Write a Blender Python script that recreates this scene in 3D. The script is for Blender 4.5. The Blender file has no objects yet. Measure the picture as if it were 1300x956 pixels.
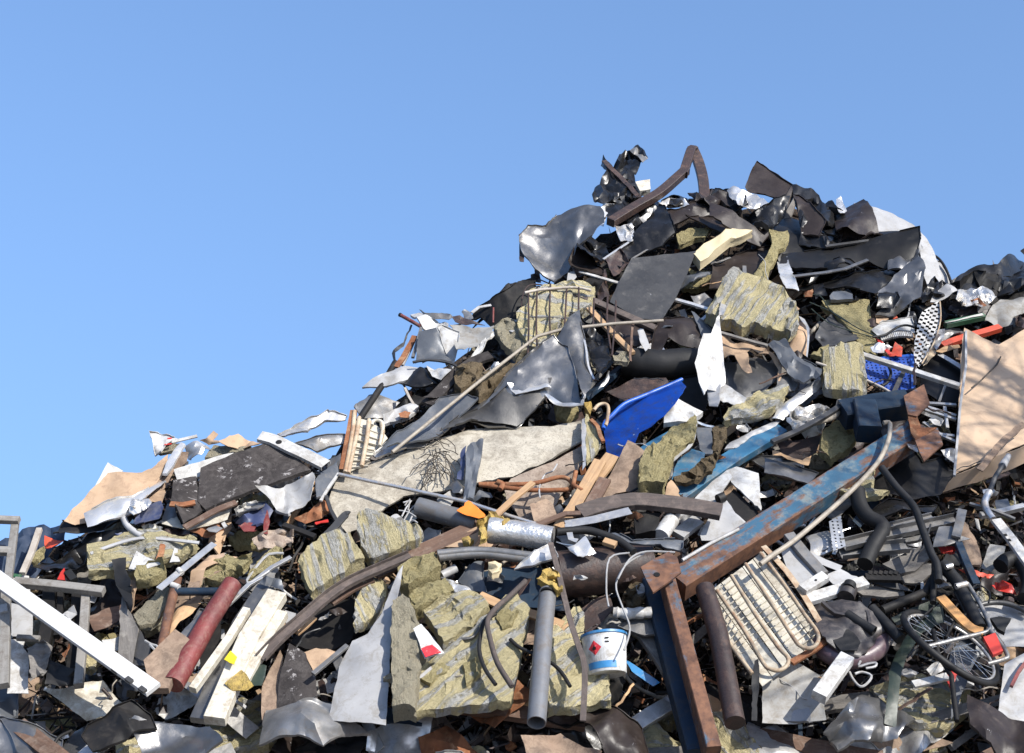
import bpy, bmesh, math, random
from mathutils import Vector, Matrix, noise
from mathutils.geometry import delaunay_2d_cdt

R = math.radians
SC = bpy.context.scene
COL = SC.collection
# ------------------------------------------------------------------ camera
PITCH = R(12.0)
CAMZ = 1.6
FPX = 1805.0
cd = bpy.data.cameras.new('camera')
cam = bpy.data.objects.new('camera', cd)
COL.objects.link(cam)
cam.location = (0, 0, CAMZ)
cam.rotation_euler = (R(90) + PITCH, 0, 0)
cd.sensor_width = 36.0
cd.lens = 36.0 * FPX / 1300.0
cd.clip_end = 5000
SC.camera = cam
# ------------------------------------------------------------------ sky, sun, exposure
SUN = Vector((0.60, -0.62, 0.66)).normalized()      # towards the sun
elev = math.asin(SUN.z)
w = bpy.data.worlds.new('World')
SC.world = w
w.use_nodes = True
nt = w.node_tree
bg = nt.nodes['Background']
sky = nt.nodes.new('ShaderNodeTexSky')
sky.sky_type = 'NISHITA'
sky.sun_disc = False
sky.sun_elevation = elev
sky.sun_rotation = math.atan2(SUN.x, SUN.y)
sky.altitude = 0
sky.air_density = 1.0
sky.dust_density = 1.2
sky.ozone_density = 5.4
tcw = nt.nodes.new('ShaderNodeTexCoord')
mpw = nt.nodes.new('ShaderNodeVectorMath')
mpw.operation = 'MULTIPLY_ADD'
mpw.inputs[1].default_value = (1, 1, 0.42)
mpw.inputs[2].default_value = (0, 0, 0.275)
nrw = nt.nodes.new('ShaderNodeVectorMath')
nrw.operation = 'NORMALIZE'
nt.links.new(tcw.outputs['Generated'], mpw.inputs[0])
nt.links.new(mpw.outputs[0], nrw.inputs[0])
nt.links.new(nrw.outputs[0], sky.inputs[0])
nt.links.new(sky.outputs[0], bg.inputs[0])
bg.inputs[1].default_value = 0.15
sl = bpy.data.lights.new('sun', 'SUN')
sl.energy = 4.8
sl.angle = R(0.5)
sl.color = (1.0, 0.955, 0.88)
so = bpy.data.objects.new('sun', sl)
so.rotation_euler = SUN.to_track_quat('Z', 'Y').to_euler()
so.location = (8, -8, 12)
COL.objects.link(so)
SC.view_settings.view_transform = 'Standard'
SC.view_settings.look = 'None'
SC.view_settings.gamma = 1.0
SC.view_settings.exposure = 0.71
# ------------------------------------------------------------------ the slope of the heap
FW = Vector((0, math.cos(PITCH), math.sin(PITCH)))
UP = Vector((0, -math.sin(PITCH), math.cos(PITCH)))


def P(x, y, o=0.0, und=True):
    """point of the heap's slope seen at photo pixel x, y, raised o cm off it"""
    d = FW + Vector((1, 0, 0)) * ((x - 650) / FPX) + UP * ((478 - y) / FPX)
    yy = max(-150.0, y)
    den = d.z - 1.2 * d.y
    t = -11.06 / min(den, -0.5)
    if und:
        t += 0.22 * noise.noise(Vector((x / 170.0, y / 170.0, 3.3)))
    t -= o / 100.0
    return Vector((0, 0, CAMZ)) + d * t


def frame(x, y, o=0, ang=0):
    p0 = P(x, y, o, False)
    a = R(ang)
    X = (P(x + 8 * math.cos(a), y + 8 * math.sin(a), o, False) - p0).normalized()
    u = P(x + 8, y, o, False) - p0
    v = P(x, y - 8, o, False) - p0
    Z = u.cross(v).normalized()
    X = (X - Z * X.dot(Z)).normalized()
    Y = Z.cross(X)
    return Matrix(((X.x, Y.x, Z.x, p0.x), (X.y, Y.y, Z.y, p0.y), (X.z, Y.z, Z.z, p0.z), (0, 0, 0, 1)))


rg = [0.0, 0.0, 1.0]


def RG(x, y, s):
    rg[:] = [x, y, s]


def pts(s, o=0.0):
    out = []
    for q in s.split():
        v = [float(a) for a in q.split(',')]
        out.append((rg[0] + v[0] / rg[2], rg[1] + v[1] / rg[2], (v[2] if len(v) > 2 else 0.0) + o))
    return out


WM = {}
LAND = []          # landmarks used in the labels of the small pieces


def tag(ob, label=None, cat=None, group=None, kind=None):
    if label:
        ob['label'] = label
    if cat:
        ob['category'] = cat
    if group:
        ob['group'] = group
    if kind:
        ob['kind'] = kind
    return ob


def link(name, me, M, parent=None):
    ob = bpy.data.objects.new(name, me)
    COL.objects.link(ob)
    WM[ob] = M
    if parent is not None:
        ob.parent = parent
        ob.matrix_parent_inverse = WM[parent].inverted()
    ob.matrix_basis = M
    return ob


def grp(name, label, cat, x, y, o=0, ang=0, group=None):
    q = (rg[0] + x / rg[2], rg[1] + y / rg[2])
    ob = link(name, None, frame(q[0], q[1], o, ang))
    ob.empty_display_size = 0.1
    return tag(ob, label, cat, group)


def finish(name, vs, fs, M, mat, parent, label, cat, smooth=35, group=None):
    Mi = M.inverted()
    me = bpy.data.meshes.new(name)
    me.from_pydata([Mi @ v for v in vs], [], fs)
    me.materials.append(MAT[mat])
    if smooth:
        me.polygons.foreach_set('use_smooth', [True] * len(me.polygons))
        me.set_sharp_from_angle(angle=R(smooth))
    ob = link(name, me, M, parent)
    return tag(ob, label, cat, group)


def inside(x, y, poly):
    c = False
    n = len(poly)
    j = n - 1
    for i in range(n):
        xi, yi = poly[i][0], poly[i][1]
        xj, yj = poly[j][0], poly[j][1]
        if (yi > y) != (yj > y) and x < (xj - xi) * (y - yi) / (yj - yi) + xi:
            c = not c
        j = i
    return c


seed = [11]


def sh(name, label, cat, mat, ps, o=0, th=.004, a=2.0, sp=16, tilt=(0, 0), ang=0, cor=None, bow=0, sm=1,
       rag=0.6, sub=3, par=None, shp=35, fine=.15, crz=.5, group=None, back=None):
    """a bent sheet or slab with the outline ps (photo pixels plus height in cm), th metres thick"""
    seed[0] += 1
    rnd = random.Random(seed[0])
    c = pts(ps, o) if isinstance(ps, str) else [(p[0], p[1], (p[2] if len(p) > 2 else 0) + o) for p in ps]
    cx = sum(p[0] for p in c) / len(c)
    cy = sum(p[1] for p in c) / len(c)
    b = []
    for i in range(len(c)):
        p, q = c[i], c[(i + 1) % len(c)]
        L = math.hypot(q[0] - p[0], q[1] - p[1])
        n = max(1, int(L / sp + .5))
        for k in range(n):
            f = k / n
            jx = jy = 0.0
            if k:
                jx, jy = rnd.gauss(0, rag), rnd.gauss(0, rag)
            b.append((p[0] + (q[0] - p[0]) * f + jx, p[1] + (q[1] - p[1]) * f + jy))
    inn = []
    x0 = min(p[0] for p in b); x1 = max(p[0] for p in b)
    y0 = min(p[1] for p in b); y1 = max(p[1] for p in b)
    yy = y0 + sp * .5
    row = 0
    while yy < y1:
        xx = x0 + sp * (.5 if row % 2 else 0.1)
        while xx < x1:
            gx, gy = xx + rnd.uniform(-.3, .3) * sp, yy + rnd.uniform(-.3, .3) * sp
            if inside(gx, gy, b) and all((gx - u) ** 2 + (gy - v) ** 2 > (.45 * sp) ** 2 for u, v in b):
                inn.append((gx, gy))
            xx += sp
        yy += sp * .87
        row += 1
    vv = [Vector(p) for p in b + inn]
    r = delaunay_2d_cdt(vv, [], [list(range(len(b)))], 1, 1e-4)
    v2, f2 = r[0], r[2]

    def off(x, y):
        sw = so_ = 0.0
        for p in c:
            d = (p[0] - x) ** 2 + (p[1] - y) ** 2 + 1e-3
            wgt = 1.0 / d
            sw += wgt
            so_ += wgt * p[2]
        return so_ / sw + tilt[0] * (x - cx) / 100.0 + tilt[1] * (y - cy) / 100.0
    V = [P(p.x, p.y, off(p.x, p.y) + rnd.gauss(0, a) * .75, False) for p in v2]
    om = sum(p[2] for p in c) / len(c)
    und = 22 * noise.noise(Vector((cx / 170.0, cy / 170.0, 3.3)))
    M = frame(cx, cy, om - und, ang)
    vd = (P(cx, cy, 0, False) - Vector((0, 0, CAMZ))).normalized()
    V = [v + vd * (und / 100.0) for v in V]
    bm = bmesh.new()
    bv = [bm.verts.new(v) for v in V]
    for f in f2:
        if len(set(f)) == 3:
            try:
                bm.faces.new([bv[i] for i in f])
            except ValueError:
                pass
    loose = [v for v in bm.verts if not v.link_faces]
    bmesh.ops.delete(bm, geom=loose, context='VERTS')
    bm.normal_update()
    for f in bm.faces:
        if f.normal.dot(vd) > 0:
            f.normal_flip()
    bmesh.ops.subdivide_edges(bm, edges=bm.edges[:], cuts=sub, use_grid_fill=True)
    for _ in range(sm):
        bmesh.ops.smooth_vert(bm, verts=[v for v in bm.verts if not v.is_boundary], factor=.5, use_axis_x=True, use_axis_y=True, use_axis_z=True)
    bm.normal_update()
    Mi = M.inverted()
    ymax = max(.02, max(abs((Mi @ v.co).y) for v in bm.verts))
    N = M.to_3x3() @ Vector((0, 0, 1))
    folds = []
    if th < .012 and not (mat == 'plas' and th > .006) and rag >= .5 and sp >= 12 and mat not in ('ply', 'check', 'bluep', 'perf', 'crm', 'whtl', 'redl', 'wool', 'mat'):
        for _ in range(0 if a < 1.5 else (2 if a < 3 else 3)):
            an_ = rnd.uniform(0, math.pi)
            folds.append((math.cos(an_), math.sin(an_), rnd.uniform(-.5, .5) * ymax, rnd.choice((-1, 1)) * rnd.uniform(.12, .38) * (.5 if sp >= 26 else 1)))
    for v in bm.verts:
        l = Mi @ v.co
        q_ = l + Vector((seed[0] * 3.1, 0, 0))
        dz = fine * a / 100.0 * noise.noise(q_ * 14) * 2
        if th < .02 and a > 1:
            dz += crz * a / 100.0 * (.5 - abs(noise.noise(q_ * 5.5))) * 1.6
            dz += crz * .5 * a / 100.0 * (.5 - abs(noise.noise(Vector((q_.y, q_.x * .6, q_.z)) * 13)))
        for fx_, fy_, fo_, fs_ in folds:
            dz += fs_ * (abs(l.x * fx_ + l.y * fy_ - fo_) - .35 * ymax)
        if mat == 'wool':
            dz += .026 * noise.noise(Vector((l.x * 4, l.y * 26, seed[0]))) + .03 * noise.noise(l * 7) + .012 * noise.noise(Vector((l.x * 9, l.y * 60, 3)))
        elif mat[:4] == 'wool':
            dz += .016 * noise.noise(l * 22) + .012 * noise.noise(Vector((l.x * 8, l.y * 45, 3)))
        if cor:
            dz += cor[1] * math.sin(2 * math.pi * l.y / cor[0])
        if bow:
            dz -= bow * (l.y / ymax) ** 2
        v.co += N * dz
    if th < .03 and rag >= .5:
        Xa = M.to_3x3() @ Vector((1, 0, 0))
        Ya = M.to_3x3() @ Vector((0, 1, 0))
        for v in bm.verts:
            if v.is_boundary:
                q_ = v.co * 16 + Vector((seed[0], 0, 0))
                v.co += (Xa * noise.noise(q_) + Ya * noise.noise(q_ + Vector((0, 7, 0)))) * .006 + N * noise.noise(q_ * .5) * .012 * min(a, 2) / 2
                if noise.noise(v.co * 7 + Vector((0, 0, seed[0]))) > .42:
                    v.co += (Xa * noise.noise(v.co * 60) + Ya * noise.noise(v.co * 60 + Vector((5, 0, 0)))) * .018
    if th < .006 and sp >= 13 and a >= 1 and mat in ('blk', 'blkm', 'satin', 'brn', 'dkg', 'slate', 'galv', 'galvd', 'bgr', 'alu', 'wht', 'plas') and name not in ('white_wedge', 'flat_plate'):
        sg = 1 if seed[0] % 3 else -1
        be = [e for e in bm.edges if e.is_boundary and noise.noise((e.verts[0].co + e.verts[1].co) * 1.3 + Vector((seed[0], 0, 0))) > -.12]
        if be:
            g_ = bmesh.ops.extrude_edge_only(bm, edges=be)
            for v in g_['geom']:
                if isinstance(v, bmesh.types.BMVert):
                    v.co += N * sg * (.016 + .008 * noise.noise(v.co * 9)) + Vector((noise.noise(v.co * 20), 0, noise.noise(v.co * 21))) * .006
    bm.normal_update()
    geo = bmesh.ops.extrude_face_region(bm, geom=bm.faces[:])
    # the extruded copy becomes the front; the originals become the back
    new = [g for g in geo['geom'] if isinstance(g, bmesh.types.BMVert)]
    if th > .02:
        dirv = -N
        for v in new:
            v.co += -dirv * th * (1 + .2 * noise.noise(v.co * 9))
    else:
        for v in new:
            v.co += v.normal * th if v.normal.length > .1 else N * th
    if th >= .03 and mat[:4] in ('wool', 'foam', 'yfoa', 'woof'):
        ns_ = set(new)
        side = [e for e in bm.edges if (e.verts[0] in ns_) != (e.verts[1] in ns_) and not any(len(f.verts) == 3 for f in e.link_faces)]
        bmesh.ops.subdivide_edges(bm, edges=side, cuts=3, use_grid_fill=True)
        k_ = min(.016, th * .22)
        for v in bm.verts:
            q_ = v.co * 23
            f_ = v.co * 70
            v.co += Vector((noise.noise(q_) + .5 * noise.noise(f_), noise.noise(q_ + Vector((9, 0, 0))) + .5 * noise.noise(f_ + Vector((9, 0, 0))), noise.noise(q_ + Vector((0, 9, 0))))) * k_
    bmesh.ops.recalc_face_normals(bm, faces=bm.faces[:])
    bm.transform(Mi)
    me = bpy.data.meshes.new(name)
    bm.to_mesh(me)
    bm.free()
    me.materials.append(MAT[mat])
    me.polygons.foreach_set('use_smooth', [True] * len(me.polygons))
    me.set_sharp_from_angle(angle=R(shp))
    ob = link(name, me, M, par)
    return tag(ob, label, cat, group)


def smooth_path(p, n=5):
    out = []
    for i in range(len(p) - 1):
        a, b, c, d = p[max(i - 1, 0)], p[i], p[i + 1], p[min(i + 2, len(p) - 1)]
        for k in range(n):
            t = k / n
            out.append(.5 * ((2 * b) + (c - a) * t + (2 * a - 5 * b + 4 * c - d) * t * t + (3 * b - a - 3 * c + d) * t ** 3))
    out.append(p[-1])
    return out


def path3(ps, o):
    c = pts(ps, o) if isinstance(ps, str) else [(p[0], p[1], (p[2] if len(p) > 2 else 0) + o) for p in ps]
    mx = sum(p[0] for p in c) / len(c)
    my = sum(p[1] for p in c) / len(c)
    und = 22 * noise.noise(Vector((mx / 170.0, my / 170.0, 3.3)))
    return c, [P(p[0], p[1], p[2] - und, False) for p in c], (mx, my, o - und)


def tube3(name, p3, r, mat, M, par=None, label=None, cat=None, n=10, hollow=False, taper=None, wob=0, shp=50, group=None):
    vs, fs = [], []
    dent = r >= .028 and name not in ('knob', 'collar', 'hub')
    if dent and len(p3) < 10:
        k_ = max(2, int(14 / (len(p3) - 1)))
        p3 = [p3[i].lerp(p3[i + 1], j / k_) for i in range(len(p3) - 1) for j in range(k_)] + [p3[-1]]
        n = max(n, 14)
    prevT = None
    u = None
    rnd = random.Random(len(p3) * 7 + int(r * 1e4))
    rings = []
    for i, p in enumerate(p3):
        T = (p3[min(i + 1, len(p3) - 1)] - p3[max(i - 1, 0)])
        T = T.normalized() if T.length > 1e-9 else prevT
        if u is None:
            u = T.orthogonal().normalized()
        else:
            u = (u - T * u.dot(T)).normalized()
        vv = T.cross(u)
        prevT = T
        rr = r * (1 if taper is None else 1 + (taper - 1) * i / (len(p3) - 1))
        rings.append((p, u.copy(), vv, rr * (1 + (rnd.uniform(-wob, wob) if wob else 0))))

    def add(k, sign=1):
        base = len(vs)
        for (p, a_, b_, rr) in rings:
            for j in range(n):
                an = 2 * math.pi * j / n
                e_ = 1
                if dent:
                    w_ = (p + a_ * math.cos(an) * r + b_ * math.sin(an) * r)
                    e_ = 1 + .08 * min(0, noise.noise(w_ * 5.0)) + .015 * noise.noise(w_ * 14)
                vs.append(p + a_ * math.cos(an) * rr * k * e_ + b_ * math.sin(an) * rr * k * e_)
        for i in range(len(rings) - 1):
            for j in range(n):
                q = [base + i * n + j, base + i * n + (j + 1) % n, base + (i + 1) * n + (j + 1) % n, base + (i + 1) * n + j]
                fs.append(q if sign > 0 else q[::-1])
        return base
    b0 = add(1)
    m = len(rings)
    if hollow:
        b1 = add(.9, -1)
        for e in (0, (m - 1) * n):
            for j in range(n):
                q = [b0 + e + j, b0 + e + (j + 1) % n, b1 + e + (j + 1) % n, b1 + e + j]
                fs.append(q[::-1] if e == 0 else q)
    else:
        fs.append(list(range(b0 + n - 1, b0 - 1, -1)))
        fs.append(list(range(b0 + (m - 1) * n, b0 + m * n)))
    return finish(name, vs, fs, M, mat, par, label, cat, shp, group)


def tb(name, label, cat, mat, ps, o=0, r=.012, sm=0, n=10, hollow=False, taper=None, wob=0, par=None, group=None):
    c, p3, m = path3(ps, o)
    if sm:
        p3 = smooth_path(p3, sm)
    ang = math.degrees(math.atan2(c[-1][1] - c[0][1], c[-1][0] - c[0][0]))
    return tube3(name, p3, r, mat, frame(m[0], m[1], m[2], ang), par, label, cat, n, hollow, taper, wob, 50, group)


def section(prof, w_, h, t=.004):
    if prof == 'box':
        k = min(w_, h) * .06
        a, b = w_ / 2, h / 2
        return [(-a + k, -b), (a - k, -b), (a, -b + k), (a, b - k), (a - k, b), (-a + k, b), (-a, b - k), (-a, -b + k)]
    a, b = w_ / 2, h / 2
    if prof == 'C':      # open side away from the viewer
        return [(-a, -b), (-a + t, -b), (-a + t, b - t), (a - t, b - t), (a - t, -b), (a, -b), (a, b), (-a, b)]
    if prof == 'U':      # open side to the viewer
        return [(-a, b), (-a, -b), (a, -b), (a, b), (a - t, b), (a - t, -b + t), (-a + t, -b + t), (-a + t, b)]
    if prof == 'L':
        return [(-a, -b), (-a + t, -b), (-a + t, b - t), (a, b - t), (a, b), (-a, b)]
    if prof == 'I':
        s = t / 2
        return [(-a, -b), (-a + t, -b), (-a + t, -s), (a - t, -s), (a - t, -b), (a, -b), (a, b), (a - t, b), (a - t, s), (-a + t, s), (-a + t, b), (-a, b)]


def beam3(name, p3, w_, h, mat, M, prof='box', roll=0, par=None, label=None, cat=None, t=.004, wob=0, seg=1, group=None, wn=None):
    if seg > 1:
        q = []
        for i in range(len(p3) - 1):
            for k in range(seg):
                q.append(p3[i].lerp(p3[i + 1], k / seg))
        q.append(p3[-1])
        rnd = random.Random(int(abs(q[0].x) * 999))
        if wob:
            q = [v + Vector((rnd.gauss(0, wob), rnd.gauss(0, wob), rnd.gauss(0, wob))) for v in q]
        p3 = q
    N = wn or (M.to_3x3() @ Vector((0, 0, 1)))
    vs, fs = [], []
    S = section(prof, w_, h, t)
    n = len(S)
    for i, p in enumerate(p3):
        T = (p3[min(i + 1, len(p3) - 1)] - p3[max(i - 1, 0)]).normalized()
        Z = (N - T * N.dot(T)).normalized()
        Z = Matrix.Rotation(R(roll), 3, T) @ Z
        W = T.cross(Z)
        for a, b in S:
            vs.append(p + W * a + Z * b)
    for i in range(len(p3) - 1):
        for j in range(n):
            fs.append([i * n + j, (i + 1) * n + j, (i + 1) * n + (j + 1) % n, i * n + (j + 1) % n])
    fs.append(list(range(n)))
    fs.append(list(range(len(vs) - 1, len(vs) - n - 1, -1)))
    ob = finish(name, vs, fs, M, mat, par, label, cat, 0, group)
    bm = bmesh.new()
    bm.from_mesh(ob.data)
    bmesh.ops.recalc_face_normals(bm, faces=bm.faces[:])
    bm.to_mesh(ob.data)
    bm.free()
    return ob


def bx(name, label, cat, mat, ps, o=0, w=.05, h=.03, prof='box', roll=0, sm=0, t=.004, wob=0, seg=1, par=None, group=None):
    c, p3, m = path3(ps, o)
    if sm:
        p3 = smooth_path(p3, sm)
    ang = math.degrees(math.atan2(c[-1][1] - c[0][1], c[-1][0] - c[0][0]))
    return beam3(name, p3, w, h, mat, frame(m[0], m[1], m[2], ang), prof, roll, par, label, cat, t, wob, seg, group)


def disc(name, label, cat, mat, x, y, r, o=0, h=.01, n=24, par=None, tilt=None):
    """a round flat plate of radius r metres facing off the slope"""
    q = (rg[0] + x / rg[2], rg[1] + y / rg[2])
    und = 22 * noise.noise(Vector((q[0] / 170.0, q[1] / 170.0, 3.3)))
    M = frame(q[0], q[1], o - und, 0)
    if tilt:
        M = M @ Matrix.Rotation(R(tilt[0]), 4, 'X') @ Matrix.Rotation(R(tilt[1]), 4, 'Y')
    vs = []
    for z in (0, h):
        for j in range(n):
            an = 2 * math.pi * j / n
            vs.append(M @ Vector((r * math.cos(an), r * math.sin(an), z)))
    fs = [list(range(n - 1, -1, -1)), list(range(n, 2 * n))] + [[j, (j + 1) % n, n + (j + 1) % n, n + j] for j in range(n)]
    return finish(name, vs, fs, M, mat, par, label, cat, 35)


# ------------------------------------------------------------------ materials
MAT = {}
GAIN = .76


def mat(key, base, b2=None, metal=0, rough=.5, rv=.2, ns=5, bump=.15, bs=40, dirt=None, da=.3, ds=6,
        scr=None, sa=.5, sscale=(3, 60, 3), kind=None, c3=None, spec=.5, dist=.01, vary=.25):
    m = bpy.data.materials.new(key)
    m.use_nodes = True
    t = m.node_tree
    N, L = t.nodes, t.links
    bs_ = N['Principled BSDF']
    bs_.inputs['Metallic'].default_value = metal
    bs_.inputs['Specular IOR Level'].default_value = spec
    tc = N.new('ShaderNodeTexCoord')
    oi = N.new('ShaderNodeObjectInfo')
    add = N.new('ShaderNodeVectorMath'); add.operation = 'ADD'
    mul = N.new('ShaderNodeMath'); mul.operation = 'MULTIPLY'; mul.inputs[1].default_value = 37.0
    L.new(oi.outputs['Random'], mul.inputs[0])
    L.new(tc.outputs['Object'], add.inputs[0]); L.new(mul.outputs[0], add.inputs[1])
    co = add.outputs[0]

    def noi(scale, detail=6, rgh=.6, vec=None, dst=0):
        n = N.new('ShaderNodeTexNoise')
        n.inputs['Scale'].default_value = scale
        n.inputs['Detail'].default_value = detail
        n.inputs['Roughness'].default_value = rgh
        n.inputs['Distortion'].default_value = dst
        L.new(vec or co, n.inputs['Vector'])
        return n.outputs['Fac']

    def ramp(f, a, b):
        r = N.new('ShaderNodeMapRange')
        r.inputs[1].default_value = a; r.inputs[2].default_value = b
        L.new(f, r.inputs[0])
        return r.outputs[0]

    def mix(f, a, b):
        x = N.new('ShaderNodeMix'); x.data_type = 'RGBA'
        for i, s in ((6, a), (7, b)):
            if isinstance(s, (tuple, list)):
                x.inputs[i].default_value = (*s, 1)
            else:
                L.new(s, x.inputs[i])
        if isinstance(f, float):
            x.inputs[0].default_value = f
        else:
            L.new(f, x.inputs[0])
        return x.outputs[2]

    def stretch(s, rot=0):
        mp = N.new('ShaderNodeMapping')
        mp.inputs['Scale'].default_value = s
        mp.inputs['Rotation'].default_value = (0, 0, rot)
        L.new(co, mp.inputs['Vector'])
        return mp.outputs[0]

    def mathn(op, a, b):
        x = N.new('ShaderNodeMath'); x.operation = op
        for i, s in ((0, a), (1, b)):
            if isinstance(s, (int, float)):
                x.inputs[i].default_value = s
            else:
                L.new(s, x.inputs[i])
        return x.outputs[0]
    b2 = b2 or tuple(v * .75 for v in base)
    col = mix(ramp(noi(ns), .35, .65), base, b2)
    rgh = mathn('ADD', mathn('MULTIPLY', noi(ns * 3), rv * 2), rough - rv)
    hgt = noi(bs, 5, .65)
    if kind == 'wool':       # mineral wool slab: torn facing strips and fibre bands along X
        st = stretch((1.5, 19, 4))
        bands = ramp(noi(1.0, 3, .5, st), .50, .57)
        fib = noi(1.0, 8, .75, stretch((9, 110, 60)))
        fc = mix(ramp(fib, .25, .8), base, b2)
        fc = mix(ramp(noi(22, 6, .7), .6, .7), fc, tuple(v * .45 for v in base))
        gs = mix(ramp(noi(45, 8, .8), .35, .65), c3, tuple(v * .62 for v in c3))
        torn = mathn('MULTIPLY', bands, ramp(noi(1.0, 7, .75, stretch((7, 26, 20))), .40, .47))
        col = mix(torn, fc, gs)
        hgt = mathn('ADD', mathn('MULTIPLY', torn, .35), mathn('ADD', mathn('MULTIPLY', fib, .8), mathn('MULTIPLY', noi(28, 6, .7), .8)))
    elif kind == 'fibre':
        fib = noi(1.0, 8, .8, stretch((16, 75, 50)))
        col = mix(ramp(fib, .28, .75), base, b2)
        col = mix(ramp(noi(20, 6, .7), .56, .68), col, tuple(v * .35 for v in base))
        hgt = mathn('ADD', fib, mathn('MULTIPLY', noi(26, 6, .75), 1.2))
    elif kind == 'speckle':
        vo = N.new('ShaderNodeTexVoronoi'); vo.inputs['Scale'].default_value = 140
        L.new(co, vo.inputs['Vector'])
        col = mix(ramp(vo.outputs['Distance'], .1, .5), col, tuple(v * 1.25 for v in base))
        col = mix(ramp(noi(60, 6, .8), .55, .62), col, tuple(v * .6 for v in base))
    elif kind == 'wood':
        g = noi(1.0, 6, .6, stretch((3, 55, 55)), .6)
        col = mix(ramp(g, .3, .72), base, b2)
        hgt = g
    elif kind == 'brush':
        g = noi(1.0, 4, .6, stretch((1.5, 140, 60)))
        hgt = mathn('ADD', mathn('MULTIPLY', g, .5), mathn('MULTIPLY', hgt, .3))
    elif kind == 'rustpaint':
        f = mathn('ADD', mathn('MULTIPLY', noi(5, 8, .7), .55), mathn('MULTIPLY', noi(1.0, 8, .7, stretch((5, 22, 22))), .45))
        sp_ = N.new('ShaderNodeSeparateXYZ')
        L.new(tc.outputs['Object'], sp_.inputs[0])
        if key == 'beam':
            f = mathn('ADD', f, mathn('MULTIPLY', ramp(mathn('ABSOLUTE', sp_.outputs[1], 0), .055, .105), .11))
            f = mathn('ADD', f, mathn('MULTIPLY', ramp(mathn('MULTIPLY', sp_.outputs[0], -1), .1, .9), .07))
        rc = mix(ramp(noi(14, 6, .7), .35, .65), (.07, .03, .018), (.20, .09, .045))
        rm = ramp(f, .5 - da * .2, .56 - da * .2 + .02)
        pale = mix(ramp(noi(7, 6, .7), .5, .66), col, c3 or (.30, .36, .36))
        col = mix(rm, pale, rc)
        rgh = mathn('ADD', mathn('MULTIPLY', rm, .35), .42)
        hgt = mathn('ADD', mathn('MULTIPLY', rm, .6), mathn('MULTIPLY', noi(90), .5))
    if dirt:
        f = mathn('ADD', mathn('MULTIPLY', noi(ds * 2.2, 11, .78, None, .5), .75), mathn('MULTIPLY', noi(ds * .5, 3), .25))
        d = mathn('MULTIPLY', ramp(f, .58 - da * .26, .70 - da * .26), .75)
        col = mix(d, col, dirt)
        rgh = mathn('ADD', rgh, mathn('MULTIPLY', d, .25))
        if metal:
            mm = mathn('SUBTRACT', metal, mathn('MULTIPLY', d, .7 * metal))
            L.new(mm, bs_.inputs['Metallic'])
    if scr:
        s1 = noi(1.0, 3, .5, stretch(sscale, .35), .15)
        s2 = noi(1.0, 3, .5, stretch((sscale[1] * .7, sscale[0], 4), -.5), .15)
        ch = ramp(noi(9, 8, .75), .70 - sa * .12, .73 - sa * .12)
        sc = mathn('MAXIMUM', ramp(s1, .80 - sa * .1, .84 - sa * .1), mathn('MAXIMUM', ramp(s2, .82 - sa * .1, .86 - sa * .1), ch))
        col = mix(sc, col, scr)
        hgt = mathn('SUBTRACT', hgt, mathn('MULTIPLY', sc, .15))
    if vary:
        br = N.new('ShaderNodeHueSaturation')
        L.new(mathn('MULTIPLY', mathn('ADD', mathn('MULTIPLY', oi.outputs['Random'], vary), 1 - vary / 2), GAIN if metal < .6 else 1.0), br.inputs['Value'])
        L.new(col, br.inputs['Color'])
        col = br.outputs[0]
    L.new(col, bs_.inputs['Base Color'])
    L.new(rgh, bs_.inputs['Roughness'])
    bp = N.new('ShaderNodeBump')
    bp.inputs['Strength'].default_value = bump
    bp.inputs['Distance'].default_value = dist
    L.new(hgt, bp.inputs['Height'])
    L.new(bp.outputs[0], bs_.inputs['Normal'])
    if kind in ('check', 'holes', 'slots'):    # real openings: the metal is missing there
        sep = N.new('ShaderNodeSeparateXYZ')
        L.new(tc.outputs['Object'], sep.inputs[0])
        s = {'check': (15, 30), 'holes': (30, 30), 'slots': (14, 26)}[kind]
        X = mathn('MULTIPLY', sep.outputs[0], s[0]); Y = mathn('MULTIPLY', sep.outputs[1], s[1])
        if kind == 'check':
            X = mathn('ADD', X, mathn('MULTIPLY', mathn('FLOOR', Y, 0), .5))
        fx = mathn('ABSOLUTE', mathn('SUBTRACT', mathn('FRACT', X, 0), .5), 0)
        fy = mathn('ABSOLUTE', mathn('SUBTRACT', mathn('FRACT', Y, 0), .5), 0)
        if kind == 'check':
            hole = mathn('MULTIPLY', mathn('LESS_THAN', fx, .23), mathn('LESS_THAN', fy, .43))
        elif kind == 'slots':
            hole = mathn('MULTIPLY', mathn('LESS_THAN', fx, .3), mathn('LESS_THAN', fy, .16))
        else:
            hole = mathn('LESS_THAN', mathn('ADD', mathn('POWER', fx, 2), mathn('POWER', fy, 2)), .05)
        tr = N.new('ShaderNodeBsdfTransparent'); ms = N.new('ShaderNodeMixShader')
        L.new(hole, ms.inputs[0]); L.new(bs_.outputs[0], ms.inputs[1]); L.new(tr.outputs[0], ms.inputs[2])
        L.new(ms.outputs[0], N['Material Output'].inputs[0])
    MAT[key] = m


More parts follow.
